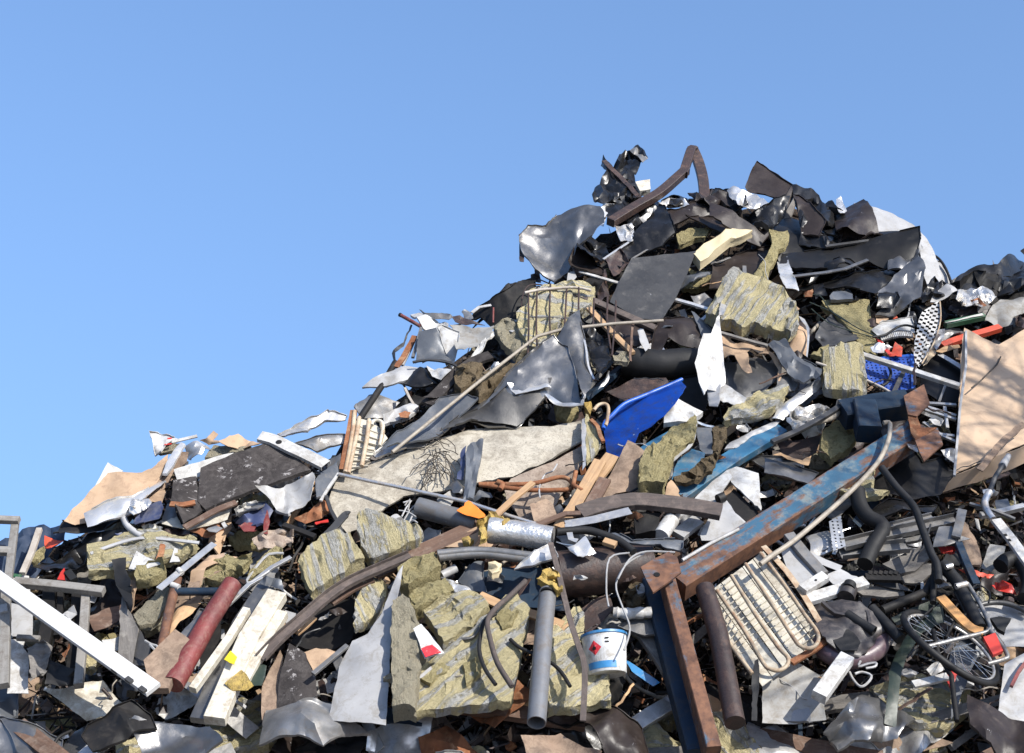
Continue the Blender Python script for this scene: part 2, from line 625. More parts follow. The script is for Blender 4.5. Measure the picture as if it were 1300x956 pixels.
GR = (.16, .15, .13)
mat('blk', (.008, .008, .008), (.016, .015, .015), rough=.3, rv=.1, spec=.33, scr=(.4, .4, .42), sa=.12, dirt=(.05, .045, .04), da=.15)
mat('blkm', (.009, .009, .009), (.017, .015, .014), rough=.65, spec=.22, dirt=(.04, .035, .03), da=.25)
mat('satin', (.009, .009, .009), (.014, .013, .013), rough=.42, rv=.08, spec=.22, dirt=(.03, .027, .025), da=.1, bump=.05)
mat('brn', (.024, .017, .014), (.038, .028, .024), rough=.45, spec=.3, scr=(.6, .6, .6), sa=.35, dirt=(.09, .07, .06), da=.15)
mat('dkg', (.045, .044, .044), (.07, .068, .066), metal=.2, rough=.45, dirt=(.13, .12, .11), da=.2, scr=(.3, .3, .3), sa=.15)
mat('slate', (.14, .138, .135), (.2, .195, .19), metal=.75, rough=.33, dirt=(.12, .11, .1), da=.2)
mat('galv', (.56, .55, .53), (.42, .41, .40), metal=.7, rough=.36, ns=14, dirt=(.24, .22, .19), da=.35, scr=(.7, .7, .7), sa=.1)
mat('galvd', (.29, .285, .28), (.2, .197, .19), metal=.55, rough=.42, ns=10, dirt=(.16, .14, .12), da=.4)
mat('alu', (.74, .72, .69), (.6, .585, .56), metal=.65, rough=.3, kind='brush', dirt=(.36, .33, .29), da=.25)
mat('foil', (.80, .77, .72), (.6, .58, .55), metal=.75, rough=.3, bump=.7, bs=30, dist=.012, dirt=(.4, .36, .3), da=.15)
mat('wht', (.60, .595, .575), (.48, .47, .45), rough=.42, dirt=(.26, .23, .19), da=.45, scr=(.2, .17, .14), sa=.35)
mat('plas', (.42, .415, .41), (.34, .335, .33), rough=.5, dirt=(.26, .24, .21), da=.35, bump=.08)
mat('crm', (.64, .60, .50), (.52, .48, .39), rough=.5, dirt=(.26, .21, .15), da=.45, scr=(.12, .1, .08), sa=.4)
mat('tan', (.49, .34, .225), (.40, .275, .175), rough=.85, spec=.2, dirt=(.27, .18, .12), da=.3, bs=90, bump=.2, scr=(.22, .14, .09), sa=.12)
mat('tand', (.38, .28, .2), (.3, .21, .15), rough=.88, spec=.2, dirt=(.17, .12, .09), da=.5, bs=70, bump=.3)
mat('ply', (.58, .425, .295), (.50, .36, .245), rough=.8, spec=.2, ns=3, dirt=(.36, .25, .17), da=.2, ds=4, bs=80, bump=.12, scr=(.28, .18, .12), sa=.1)
mat('woodl', (.55, .36, .2), (.36, .22, .12), rough=.75, kind='wood', dirt=(.28, .2, .14), da=.25, spec=.25)
mat('woodo', (.6, .31, .1), (.5, .24, .08), rough=.5, kind='wood')
mat('woodd', (.2, .185, .17), (.11, .1, .09), rough=.9, kind='wood', spec=.15, dirt=(.28, .26, .23), da=.3, bump=.4)
mat('brwn', (.16, .095, .065), (.09, .055, .04), rough=.75, kind='wood', spec=.3, dirt=(.26, .2, .16), da=.3)
mat('burnt', (.1, .075, .065), (.055, .045, .04), rough=.85, kind='wood', bump=.5, dirt=(.18, .14, .12), da=.35)
mat('rust', (.30, .12, .055), (.17, .07, .035), rough=.8, ns=12, bump=.4, bs=70, dirt=(.42, .25, .14), da=.3, spec=.2)
mat('rustd', (.05, .028, .022), (.03, .02, .017), rough=.5, ns=9, bump=.3, bs=60, dirt=(.12, .065, .045), da=.25)
mat('rustc', (.5, .42, .3), (.36, .26, .16), rough=.6, ns=9, dirt=(.25, .12, .06), da=.4)
mat('wool', (.80, .70, .42), (.42, .36, .20), kind='wool', c3=(.64, .625, .57), rough=.95, rv=.03, spec=.06, bump=1.0, dist=.045)
mat('woolf', (.72, .62, .34), (.32, .27, .13), kind='fibre', rough=.95, rv=.03, spec=.05, bump=1.0, dist=.045)
mat('woolb', (.26, .2, .13), (.13, .1, .06), kind='fibre', rough=.95, rv=.03, spec=.05, bump=1.0, dist=.03)
mat('woold', (.50, .45, .33), (.28, .25, .18), kind='fibre', rough=.95, rv=.03, spec=.05, bump=1.0, dist=.03)
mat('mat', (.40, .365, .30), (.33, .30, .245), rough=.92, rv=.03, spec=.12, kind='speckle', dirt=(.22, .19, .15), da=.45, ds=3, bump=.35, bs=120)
mat('matd', (.3, .24, .19), (.38, .32, .26), rough=.92, rv=.03, spec=.15, kind='speckle', dirt=(.18, .13, .1), da=.4, ds=4, bump=.35, bs=120)  # darker copy of the mat colour; painted shade on the shaded mat piece
mat('blue', (.006, .055, .36), (.006, .07, .42), rough=.42, rv=.08, spec=.25, scr=(.45, .5, .6), sa=.4, dirt=(.03, .05, .14), da=.4)
mat('bluer', (.015, .10, .48), (.015, .09, .4), rough=.4, dirt=(.1, .14, .3), da=.25)
mat('bluep', (.008, .06, .36), (.008, .05, .3), rough=.45, kind='holes', dirt=(.1, .14, .25), da=.3)
mat('lbl', (.035, .15, .26), (.03, .11, .2), rough=.5, kind='rustpaint', da=-.25, c3=(.16, .2, .22))
mat('beam', (.035, .10, .165), (.035, .125, .205), rough=.55, kind='rustpaint', da=0.0, c3=(.20, .23, .22))
mat('whtc', (.62, .615, .60), (.56, .55, .535), rough=.4, dirt=(.36, .33, .28), da=.12, scr=(.2, .17, .14), sa=.1)
mat('rackm', (.34, .32, .29), (.24, .225, .2), rough=.6, metal=.2, kind='wood', dirt=(.12, .1, .08), da=.4)
mat('beamr', (.05, .10, .15), (.05, .12, .18), rough=.6, kind='rustpaint', da=.6, c3=(.14, .11, .09))
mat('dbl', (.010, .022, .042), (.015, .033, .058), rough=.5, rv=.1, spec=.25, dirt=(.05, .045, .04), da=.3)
mat('bgr', (.14, .15, .165), (.10, .108, .12), metal=.3, rough=.42, dirt=(.17, .16, .15), da=.25)
mat('felt', (.028, .024, .023), (.05, .044, .042), rough=.9, rv=.04, spec=.15, bs=70, bump=.4, scr=(.28, .26, .25), sa=.9, sscale=(5, 25, 4), dirt=(.09, .08, .075), da=.4)
mat('tarp', (.34, .33, .31), (.26, .255, .24), rough=.7, dirt=(.2, .17, .13), da=.4)
mat('navy', (.03, .04, .10), (.045, .06, .13), rough=.5, dirt=(.12, .12, .14), da=.35)
mat('ridge', (.025, .04, .07), (.035, .05, .085), metal=.3, rough=.38)
mat('orange', (.85, .16, .02), (.75, .13, .02), rough=.5)
mat('red', (.55, .035, .02), (.45, .03, .02), rough=.45)
mat('orr', (.7, .09, .035), (.6, .07, .03), rough=.5, dirt=(.3, .1, .06), da=.3)
mat('redp', (.20, .035, .03), (.12, .025, .022), rough=.55, dirt=(.24, .13, .1), da=.35, ds=9, scr=(.4, .28, .22), sa=.2, bump=.4)
mat('green', (.02, .12, .05), (.02, .09, .04), rough=.5, dirt=(.12, .14, .1), da=.3)
mat('dgreen', (.03, .045, .03), (.022, .032, .024), rough=.42, dirt=(.07, .07, .05), da=.25)
mat('rubber', (.011, .011, .011), (.018, .017, .017), rough=.6, rv=.1, spec=.3)
mat('maroon', (.12, .075, .085), (.09, .055, .065), rough=.4, dirt=(.16, .13, .12), da=.3)
mat('moto', (.045, .038, .036), (.03, .026, .026), rough=.45, dirt=(.11, .09, .08), da=.35)
mat('chrome', (.62, .6, .57), (.5, .48, .46), metal=.8, rough=.28, dirt=(.22, .17, .12), da=.35)
mat('pole', (.5, .45, .38), (.38, .33, .28), rough=.6, dirt=(.2, .15, .11), da=.3)
mat('hose', (.38, .33, .26), (.29, .25, .2), rough=.6, dirt=(.16, .13, .1), da=.3)
mat('foam', (.66, .56, .36), (.6, .5, .32), rough=.9, spec=.1, bump=.3, bs=80)
mat('yfoam', (.55, .40, .13), (.42, .28, .08), rough=.9, spec=.1, bump=.9, bs=30, dist=.03, dirt=(.25, .18, .09), da=.45, ds=9)
mat('plaster', (.62, .6, .55), (.52, .5, .46), rough=.9, spec=.1, bump=.5, dirt=(.35, .33, .3), da=.3)
mat('pvc', (.20, .205, .215), (.16, .165, .175), rough=.42, metal=.2, dirt=(.13, .11, .09), da=.45, ds=4, scr=(.4, .4, .4), sa=.3)
mat('check', (.68, .66, .62), (.5, .48, .45), metal=.1, rough=.5, kind='check')
mat('perf', (.42, .43, .45), (.33, .34, .35), metal=.7, rough=.45, kind='holes')
mat('slot', (.42, .44, .46), (.33, .34, .35), metal=.7, rough=.42, kind='slots')
mat('yell', (.8, .6, .02), rough=.5)
mat('ored', (.85, .22, .02), rough=.5)
mat('redl', (.75, .03, .04), rough=.45, dirt=(.7, .65, .6), da=.12, ds=20)
mat('whtl', (.7, .7, .69), (.62, .62, .61), rough=.45, dirt=(.3, .26, .2), da=.3)
mat('canb', (.05, .26, .55), rough=.4, dirt=(.3, .35, .4), da=.2)
mat('twig', (.08, .065, .05), (.05, .04, .03), rough=.9)
mat('bark', (.12, .1, .08), (.07, .06, .05), rough=.9, bump=.5)
mat('gravel', (.2, .19, .17), (.13, .12, .11), rough=.95, bump=.6, ns=30, dirt=(.1, .08, .06), da=.4, vary=0)
mat('core', (.022, .019, .017), (.04, .033, .027), rough=.9, ns=9, bump=1.0, bs=14, dist=.06, spec=.1, dirt=(.07, .045, .03), da=.4, ds=14, vary=0)  # near black, so part of the recesses' shade is in this colour
# ================================================================== ground and the body of the heap
gm = bpy.data.meshes.new('ground')
gm.from_pydata([(-2500, -2500, 0), (2500, -2500, 0), (2500, 2500, 0), (-2500, 2500, 0)], [], [(0, 1, 2, 3)])
gm.materials.append(MAT['gravel'])
tag(link('ground', gm, Matrix.Identity(4)), kind='structure')

RIDGE = [(-900, 900), (-400, 790), (0, 715), (80, 688), (140, 655), (190, 618), (260, 588), (420, 580), (460, 545), (520, 492), (600, 440), (670, 408),
         (700, 362), (760, 296), (850, 272), (1000, 262), (1110, 300), (1180, 372), (1240, 378), (1300, 362), (1700, 400), (2200, 700)]


def ridge(x):
    for (a, b), (c, d) in zip(RIDGE, RIDGE[1:]):
        if a <= x <= c:
            return b + (d - b) * (x - a) / (c - a)
    return 900


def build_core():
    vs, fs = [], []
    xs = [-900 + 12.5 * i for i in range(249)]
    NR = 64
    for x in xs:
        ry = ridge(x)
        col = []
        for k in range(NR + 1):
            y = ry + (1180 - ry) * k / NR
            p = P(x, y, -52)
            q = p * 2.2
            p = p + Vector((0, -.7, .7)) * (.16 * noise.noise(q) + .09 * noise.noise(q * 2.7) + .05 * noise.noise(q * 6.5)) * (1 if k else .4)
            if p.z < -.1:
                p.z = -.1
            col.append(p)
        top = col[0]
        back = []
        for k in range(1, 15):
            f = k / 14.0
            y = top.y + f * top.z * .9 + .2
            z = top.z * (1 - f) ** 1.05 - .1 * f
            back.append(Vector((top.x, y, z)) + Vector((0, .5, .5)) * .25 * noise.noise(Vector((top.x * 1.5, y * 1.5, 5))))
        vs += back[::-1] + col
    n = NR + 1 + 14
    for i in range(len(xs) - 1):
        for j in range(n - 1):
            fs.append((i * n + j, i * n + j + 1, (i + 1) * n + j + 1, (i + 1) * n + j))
    ob = finish('scrap_rubble', vs, fs, Matrix.Identity(4), 'core', None, 'mass of crushed scrap and dirt packed inside the heap, coloured dark for shaded recesses', 'rubble', 50)
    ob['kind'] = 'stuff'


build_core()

# ================================================================== top of the heap, left half
RG(640, 170, 4.3333)
sh('crumpled_sheet', 'crumpled glossy black metal sheet standing upright at the left of the summit', 'metal sheet', 'blk',
   '545,135 600,195 640,115 735,75 790,140 745,190 715,240 720,300 745,350 690,385 600,380 500,392 480,350 530,260 560,215 532,190', o=24, a=9, sp=9, sub=2, sm=0, rag=1.2)
sh('torn_strip', 'grey ragged metal tongue on the tip of the upright crumpled black sheet', 'metal strip', 'galvd', '690,95 735,70 760,110 790,140 760,165 735,130', o=30, a=3, sp=8, sub=1)
bx('flat_bar', 'narrow brown flat bar leaning across the upright crumpled black sheet', 'metal bar', 'rustd', '550,150,4 640,240 745,350', o=34, w=.05, h=.012, seg=4, wob=.004)
t = grp('bent_girder', 'thick rust brown steel section bent into a knee against the sky at the summit', 'steel beam', 800, 300, 30)
bx('lower_arm', None, None, 'rustd', '585,488,6 720,405,2 850,330 950,245 1000,200', o=34, w=.085, h=.075, sm=4, par=t)
bx('knee', None, None, 'rustd', '985,225 1008,150 1030,90,-2 1050,95,-4', o=32, w=.085, h=.07, sm=4, par=t)
bx('upper_arm', None, None, 'rustd', '1040,90,-4 1070,160,-8 1095,260,-10 1105,400,-14', o=30, w=.10, h=.05, sm=4, par=t)
sh('curled_sheet', 'large curled galvanised sheet jutting out over the left edge below the summit', 'metal sheet', 'slate',
   '82,560 130,528 230,532 285,488 420,472 525,500 548,545 545,590 480,630 400,640 375,680 352,740 280,758 170,708 92,645', o=30, a=5.5, sp=22, bow=.12, sm=2, tilt=(-6, -12), ang=20, sub=4)
sh('rim_flange', 'thin dark flange hanging under the tip of the large curled galvanised sheet', 'metal strip', 'rustd', '80,560 100,540 95,620 115,650 108,712 82,708', o=26, a=2, sp=8, sub=1)
sh('metal_scrap', 'dark ragged scrap hanging below the large curled galvanised sheet against the sky', 'metal scrap', 'rustd', '165,690 190,705 195,760 205,825 150,825 145,780 170,770', o=5, a=4, sp=8, sub=1)
sh('dark_sheet', 'dark brown flat panel tucked under the right end of the large curled galvanised sheet', 'panel', 'brn', '385,640 460,632 550,750 545,790 370,760 350,720', o=22, a=3, sp=20)
sh('long_sheet', 'long matt black sheet sloping down the left skyline toward the wire cage', 'metal sheet', 'blkm', '0,905 90,842 250,800 330,742 420,760 360,850 130,862 -60,985 -180,1010', o=-2, a=5, sp=16)
sh('foil_scrap', 'small bright crumpled scrap behind the rusty knee near the summit', 'metal scrap', 'alu', '500,440 560,395 605,398 560,470 545,515 505,505', o=20, a=5, sp=9, sub=2)
sh('black_rag', 'small black crumpled scrap on the skyline beside the large curled galvanised sheet', 'metal scrap', 'blk', '430,462 500,450 560,470 540,500 480,482', o=18, a=4, sp=9, sub=1)
sh('foil_sheet', 'white crinkled foil piece just below the lower end of the bent rusty beam', 'foil', 'foil', '610,520 700,498 722,560 700,600 640,600', o=26, a=5, sp=8, sub=2, sm=0)
t = sh('casing_sheet', 'black glossy casing with scratched blue white markings under the bent rusty beam', 'casing', 'blk', '560,690 700,560 850,425 885,440 940,580 870,640 700,690 640,745', o=22, a=4, sp=22, tilt=(0, -10))
bx('edge_trim', None, None, 'alu', '545,690 770,540 840,490', o=27, w=.02, h=.01, par=t)
bx('edge_trim', None, None, 'galvd', '700,690 900,570 930,560', o=27, w=.015, h=.01, par=t)
sh('torn_label', None, None, 'plas', '845,545 880,525 905,545 880,575 850,570', o=27, a=1.5, sp=7, sub=1, par=t)
sh('flat_plate', 'big smooth dark grey plate with rubbed smudges standing below the bent rusty beam', 'metal plate', 'dkg',
   '700,690 880,668 1055,648 1000,790 938,920 865,1028 745,1022 580,930 640,800', o=30, a=1.2, sp=34, sm=2, tilt=(3, -14), th=.006)
bx('flat_rail', 'thin white rail lying left of the big smooth dark grey plate', 'rail', 'wht', '415,757 635,822', o=26, w=.03, h=.012)
t = sh('folded_sheet', 'long dark brown painted metal panel folded along its length near the summit', 'metal panel', 'brn', '860,420 1110,368 1180,400 1185,440 1000,482 910,505', o=20, a=3, sp=20)
sh('lower_fold', None, None, 'brn', '995,482 1190,440 1300,495 1300,562 1130,535', o=22, a=2, sp=20, tilt=(0, 20), par=t)
sh('foam_block', 'long cream foam block sticking out right of the big smooth dark grey plate', 'foam block', 'foam', '1035,702 1215,568 1360,575 1300,610 1240,622 1075,752', o=24, th=.09, a=.6, sp=20, tilt=(0, 10), sub=1)
t = sh('switch_box', 'small cream box with a round hole beside the upright crumpled black sheet', 'box', 'crm', '720,292 800,280 803,335 745,345', o=24, th=.06, a=.4, sp=20, sub=1, fine=0)
disc('round_hole_disc', None, None, 'blkm', 773, 320, .018, o=33.5, h=.004, par=t)  # black disc on the face, its colour standing for the hole's dark
sh('wool_tuft', 'yellow mineral wool tuft squeezed above the long cream foam block', 'insulation', 'woolf', '945,580 1050,540 1140,545 1100,590 960,632', o=14, th=.05, a=4, sp=12, sub=2, rag=2)
sh('metal_scrap', 'silver crumpled scrap lying between the arms of the bent rusty beam', 'metal scrap', 'galv', '850,385 905,362 990,362 1020,395 900,412', o=22, a=4, sp=9, sub=2, sm=0)
sh('torn_sheet', 'narrow blue grey torn panel under the long cream foam block', 'metal panel', 'bgr', '985,800 1165,715 1110,800 1040,850 960,870', o=18, a=3, sp=16)
sh('rag_scrap', 'flat grey scrap hanging above the wire cage', 'metal scrap', 'plas', '350,770 385,755 398,790 365,835 345,820', o=24, a=1.5, sp=10, sub=1)
for k, (q, m, lb) in enumerate([
        ('690,300 730,310 760,380 700,390 660,330', 'blk', 'black folded corner between the upright crumpled sheet and the bent beam'),
        ('400,850 520,770 560,800 500,900', 'blkm', 'black crushed scrap just above the right end of the wire cage'),
        ('500,780 560,760 580,900 520,940', 'rustd', 'rusty torn scrap left of the big smooth dark grey plate'),
        ('560,700 640,640 690,720 600,800', 'rustd', 'dark rusty scrap between the casing and the thin white rail'),
        ('740,470 820,420 870,440 800,520', 'galvd', 'grey crumpled scrap lying on the black glossy casing')]):
    sh('metal_scrap', lb, 'metal scrap', m, q, o=20, a=5, sp=9, sub=2, sm=0)

# ================================================================== top of the heap, right half
sh('crumpled_sheet', 'black crushed sheet mass at the foot of the upright crumpled sheet', 'metal sheet', 'blk', '590,372 740,340 790,420 700,480 600,500 540,450 480,470 540,410', o=18, a=7, sp=10, sub=2, sm=0)
for q_, m_, lb_, o_ in [
    ('540,385 640,370 760,350 860,365 900,440 760,480 640,500 560,450', 'blk', 'glossy black sheet filling the space beneath the bent rusty beam', 12),
    ('860,370 960,350 1060,340 1160,360 1100,410 960,430 880,420', 'blk', 'black crumpled sheet between the two arms of the bent rusty beam', 10),
    ('1100,330 1180,300 1300,330 1320,420 1200,410 1120,390', 'brn', 'brown crumpled sheet right of the upper arm of the bent beam', 12),
    ('380,600 480,560 560,600 600,700 520,760 420,720', 'blk', 'black crumpled sheet below the right end of the curled galvanised sheet', 16)]:
    sh('folded_sheet', lb_, 'metal sheet', m_, q_, o=o_, a=6, sp=12, sub=3, sm=0)
RG(900, 180, 3.25)
for q_, m_, lb_, o_ in [
    ('980,600 1080,575 1200,580 1320,560 1420,560 1420,680 1240,670 1100,650 1000,640', 'blkm', 'long black sheet low on the skyline at the right border', -4),
    ('1180,560 1240,520 1330,530 1330,610 1240,625 1170,610', 'blk', 'glossy black crumple in front of the skyline sheet at the right border', 6),
    ('900,600 960,585 1010,610 990,650 920,660', 'blk', 'black crumple at the foot of the round pale lid', 12),
    ('1000,650 1080,640 1160,690 1140,740 1060,730 1000,700', 'rustd', 'dark rusty torn sheet under the silver foil bunch', 2)]:
    sh('folded_sheet', lb_, 'metal sheet', m_, q_, o=o_, a=5, sp=13, sub=3, sm=0)
sh('folded_sheet', 'square brown painted panel with chipped white edges standing highest on the right of the summit', 'metal panel', 'brn', '148,190 175,120 200,82 350,188 330,215 300,238 230,225 160,208', o=30, a=1.45, sp=20, tilt=(4, -18))
sh('metal_scrap', 'shiny crumpled scrap below the square brown panel near the summit', 'metal scrap', 'alu', '75,208 100,192 160,212 268,270 240,290 150,285 90,240', o=30, a=6, sp=9, sub=2)
sh('metal_scrap', 'brown crushed scrap at the left foot of the square brown panel', 'metal scrap', 'brn', '-20,240 40,205 80,215 140,260 60,280 0,262', o=22, a=5, sp=9, sub=2, sm=0)
sh('metal_scrap', 'silver torn strip in the dark left of the angular brown flap', 'metal scrap', 'galv', '40,305 80,300 75,335 50,320', o=26, a=3, sp=8, sub=1)
sh('folded_sheet', 'long brown flange with a pale bent edge sweeping up to the square brown panel', 'metal panel', 'brn', '0,300 0,355 110,380 215,390 260,340 350,230 340,205 290,270 215,350 120,340', o=26, a=2, sp=16, tilt=(0, 20))
sh('crumpled_sheet', 'glossy black crumpled sheet on the skyline between the brown panels', 'metal sheet', 'blk', '340,190 420,200 450,235 475,265 520,300 515,350 460,372 380,360 350,240', o=18, a=7, sp=11, sub=2, sm=0)
sh('bent_flap', 'angular brown flap with pale edges hanging under the glossy black skyline sheet', 'metal panel', 'brn', '345,222 372,218 485,325 458,372 385,356', o=30, a=2, sp=18, tilt=(14, 0))
sh('flat_sheet', 'big flat black metal wall filling the middle of the summit', 'metal sheet', 'satin', '250,400 330,250 520,345 700,392 862,390 866,440 660,500 350,560 270,470', o=4, a=3, sp=40)
sh('gutter_trough', 'long black folded trough crossing below the summit with a torn mouth on its right end', 'metal trough', 'satin', '300,462 480,435 700,405 862,388 868,440 855,485 800,525 660,500 560,530 350,556 285,540', o=26, a=3, sp=38, bow=.07, ang=-6, sm=2, tilt=(0, -20))
sh('crumpled_sheet', 'second black bent sheet directly under the long black folded trough', 'metal sheet', 'blk', '345,562 650,545 845,512 800,575 680,632 560,612 440,598', o=20, a=5, sp=30, tilt=(0, 22))
sh('crumpled_sheet', 'large grey bent sheet wrapping below the torn mouth of the black trough', 'metal sheet', 'slate', '690,620 860,508 885,560 872,650 762,712 690,700 742,655', o=26, a=5, sp=22, tilt=(10, 8), sm=2)
sh('black_pocket', 'black open pocket of bent metal under the black trough', 'metal scrap', 'blk', '700,625 765,605 785,660 760,690 690,690', o=30, a=4, sp=16)
t = sh('plastic_cover', 'large pale grey plastic cover arching over the right shoulder of the summit', 'plastic cover', 'plas', '600,235 650,235 740,272 825,330 890,395 925,445 930,560 860,560 850,400 700,398 650,320', o=8, a=2, sp=34, bow=.12, tilt=(-26, -8), sm=2, th=.008)
sh('brown_sheet', 'chipped brown panel with a silver curl covering the left end of the pale plastic cover', 'metal panel', 'brn', '522,262 545,232 640,232 668,300 712,392 600,395 525,375', o=24, a=4, sp=20)
sh('metal_scrap', 'silver curl on the corner of the chipped brown summit panel', 'metal scrap', 'foil', '525,240 545,232 570,285 540,300 525,275', o=30, a=3, sp=8, sub=2)
t = sh('round_cover', 'pale round lid with a thin black rim at the right end of the summit', 'lid', 'plas', '840,520 920,463 962,490 985,540 1006,592 940,610 880,590', o=0, a=1, sp=26, bow=.06, sm=2)
tb('rim', None, None, 'rubber', '918,462 950,484 978,525 1006,596', o=6, r=.012, sm=4, par=t)
sh('folded_sheet', 'glossy black folded sheet poking over the skyline at the right border', 'metal sheet', 'blk', '1000,594 1065,560 1132,533 1182,540 1215,490 1262,468 1305,482 1420,500 1420,620 1300,625 1160,645 1020,618', o=-6, a=7, sp=22, sm=1)
sh('metal_spike', 'thin pointed metal sliver sticking up from the black skyline sheet', 'metal scrap', 'galvd', '1168,488 1190,528 1176,536', o=2, a=.5, sp=20, sub=1)
sh('metal_scrap', 'small black fragment at the right border above the black skyline sheet', 'metal scrap', 'blkm', '1284,452 1302,438 1330,450 1303,468', o=2, a=1, sp=10, sub=1)
sh('foil_sheet', 'crinkled silver foil bunch under the black skyline sheet at the right', 'foil', 'foil', '1025,622 1080,612 1150,612 1182,655 1120,700 1060,690 1015,662', o=10, a=8, sp=6.5, sub=1, sm=0)
sh('plastic_sheet', 'grey dusty tarpaulin piece near the right border under the skyline', 'tarpaulin', 'tarp', '1138,722 1175,672 1210,628 1300,655 1400,660 1400,740 1290,735 1200,752', o=8, a=4, sp=18)
sh('dark_scrap', 'black torn lump right of the pale round lid', 'metal scrap', 'blk', '835,540 870,535 900,600 930,560 950,590 900,640 870,640', o=24, a=5, sp=9, sub=2, sm=0)
sh('metal_scrap', 'pale grey triangular scrap beside the checkered perforated strip top', 'metal scrap', 'plas', '930,620 980,592 1025,628 960,655 910,670', o=18, a=3, sp=12, sub=2)
sh('foil_strip', 'bright bent metal strip hanging under the left end of the black trough', 'metal strip', 'alu', '285,470 325,458 345,540 366,648 312,642 290,560', o=32, a=2, sp=12, tilt=(10, 0))
sh('dark_board', 'dark brown board hanging below the long cream foam block', 'board', 'brn', '15,522 120,450 262,400 255,560 232,608 0,608', o=6, a=2.5, sp=26)
sh('wool_tuft', 'shaggy yellow mineral wool tuft hanging from the corner of the dark brown board', 'insulation', 'woolf', '246,382 285,392 322,386 312,450 285,462 262,520 240,590 205,604 200,545 240,490 262,440', o=16, th=.05, a=4, sp=9, sub=1, rag=2.5)
bx('metal_post', 'short grey square post standing in front of the dark brown board', 'post', 'galvd', '146,515 148,585', o=14, w=.035, h=.02)
for q, m, lb in [('430,600 470,590 490,640 440,650', 'blk', 'black machine fragment left of the grey oval cap'), ('500,598 560,610 545,622 510,615', 'foil', 'bright sliver above the grey oval cap'),
                 ('390,620 430,612 425,650 395,648', 'rust', 'brown torn scrap left of the black machine fragment'), ('560,640 650,625 655,680 575,672', 'blk', 'black crushed part right of the grey oval cap'),
                 ('760,600 790,590 800,660 770,700', 'blkm', 'black sliver between the grey bent sheet and the black pocket')]:
    sh('metal_scrap', lb, 'metal scrap', m, q, o=14, a=4, sp=8, sub=2, sm=0)
sh('oval_cover', 'grey blue oval cap lying among black machine fragments', 'cap', 'bgr', '495,650 510,630 560,626 590,640 592,660 500,664', o=20, th=.03, a=1, sp=10, sub=1)
for q_, m_, lb_, o_ in [
    ('150,290 260,285 330,260 300,330 240,380 180,370', 'blk', 'glossy black folded sheet under the brown square panel', 16),
    ('380,380 480,375 560,392 520,450 420,440 370,420', 'blk', 'glossy black crumple in front of the flat black metal wall', 14),
    ('450,270 505,265 560,330 560,400 490,390 460,340', 'blk', 'glossy black pleated sheet between the angular flap and the chipped panel', 16),
    ('0,225 60,200 130,225 160,285 80,300 10,275', 'blk', 'glossy black crumple behind the shiny scrap near the summit', 14),
    ('520,345 620,350 720,385 640,410 540,400', 'brn', 'brown bent sheet across the foot of the chipped summit panel', 26),
    ('740,470 800,455 862,440 860,500 800,530 740,520', 'slate', 'grey torn lip in the mouth of the black trough', 32),
    ('360,470 520,500 660,490 560,520 420,530', 'blk', 'long glossy dent plate on the black trough', 27),
    ('-90,225 -20,205 60,225 90,262 10,300 -60,280', 'brn', 'dark brown folded sheet between the bent beam and the shiny scrap', 12)]:
    sh('folded_sheet', lb_, 'metal sheet', m_, q_, o=o_, a=6, sp=13, sub=3, sm=0)
bx('bent_strip', 'pale bent edge strip running along the lower side of the black trough', 'metal strip', 'slate', '350,556 480,540 560,525 655,488', o=35, w=.03, h=.015)
bx('bent_strip', 'pale bent edge strip along the top of the black trough', 'metal strip', 'dkg', '480,433 700,403 862,386', o=33, w=.03, h=.02)
sh('plastic_cover', 'second pale grey cover sheet dropping down behind the right end of the black trough', 'plastic cover', 'plas', '862,390 925,440 960,560 940,640 880,660 860,600 875,500', o=12, a=1.5, sp=24, bow=.04, th=.008, tilt=(-20, 0))
RG(1040, 330, 5)
t = grp('perforated_strip', 'dangling perforated metal strip with a dark and light checker pattern', 'metal strip', 680, 470, 24, 110)
sh('left_web', None, None, 'check', '600,600 605,520 622,420 652,330 700,300 700,400 670,520 640,640 615,695', o=28, a=1, sp=26, ang=112, th=.003, par=t)
sh('right_web', None, None, 'check', '700,300 755,262 770,290 765,400 720,520 660,650 615,700 640,640 670,520 700,400', o=26, a=1, sp=26, ang=112, th=.003, par=t)
tb('bead_edge', None, None, 'rustc', '765,265 770,380 730,520 650,660', o=30, r=.007, sm=3, par=t)
t = bx('concrete_joist', 'short dark green beam with a grey concrete top near the right border', 'beam', 'green', '800,412 1045,360', o=14, w=.05, h=.05)
sh('top_face', None, None, 'plaster', '795,400 990,350 1035,338 1045,352 830,398', o=20, a=.4, sp=20, par=t)
t = grp('vent_comb', 'white curved plastic part with a row of comb teeth above the orange flag', 'plastic part', 470, 430, 20)
sh('shell', None, None, 'wht', '330,445 400,392 500,372 590,348 608,462 500,455 420,482 372,478', o=18, a=1, sp=18, bow=.03, par=t)
for k in range(17):
    f = k / 16
    bx('tooth', None, None, 'wht', [(1040 + (392 + 190 * f) / 5, 330 + (488 - 22 * f - 14 * math.sin(3 * f)) / 5, 0), (1040 + (400 + 190 * f) / 5, 330 + (515 - 22 * f - 14 * math.sin(3 * f)) / 5, 0)], o=20, w=.012, h=.02, par=t)
tb('dark_seal', None, None, 'rubber', '340,490 420,475 500,425 560,415 605,430', o=26, r=.01, sm=3, par=t)
bx('painted_bar', 'bright orange red square bar behind the tan hardboard at the right', 'bar', 'orr', '775,548 920,495 1060,458 1145,432', o=8, w=.06, h=.05)
sh('plastic_flag', 'torn bright orange plastic flag above the blue perforated crate', 'plastic piece', 'orr', '430,602 460,590 482,528 528,558 522,620 445,618', o=18, a=2, sp=10, sub=2)
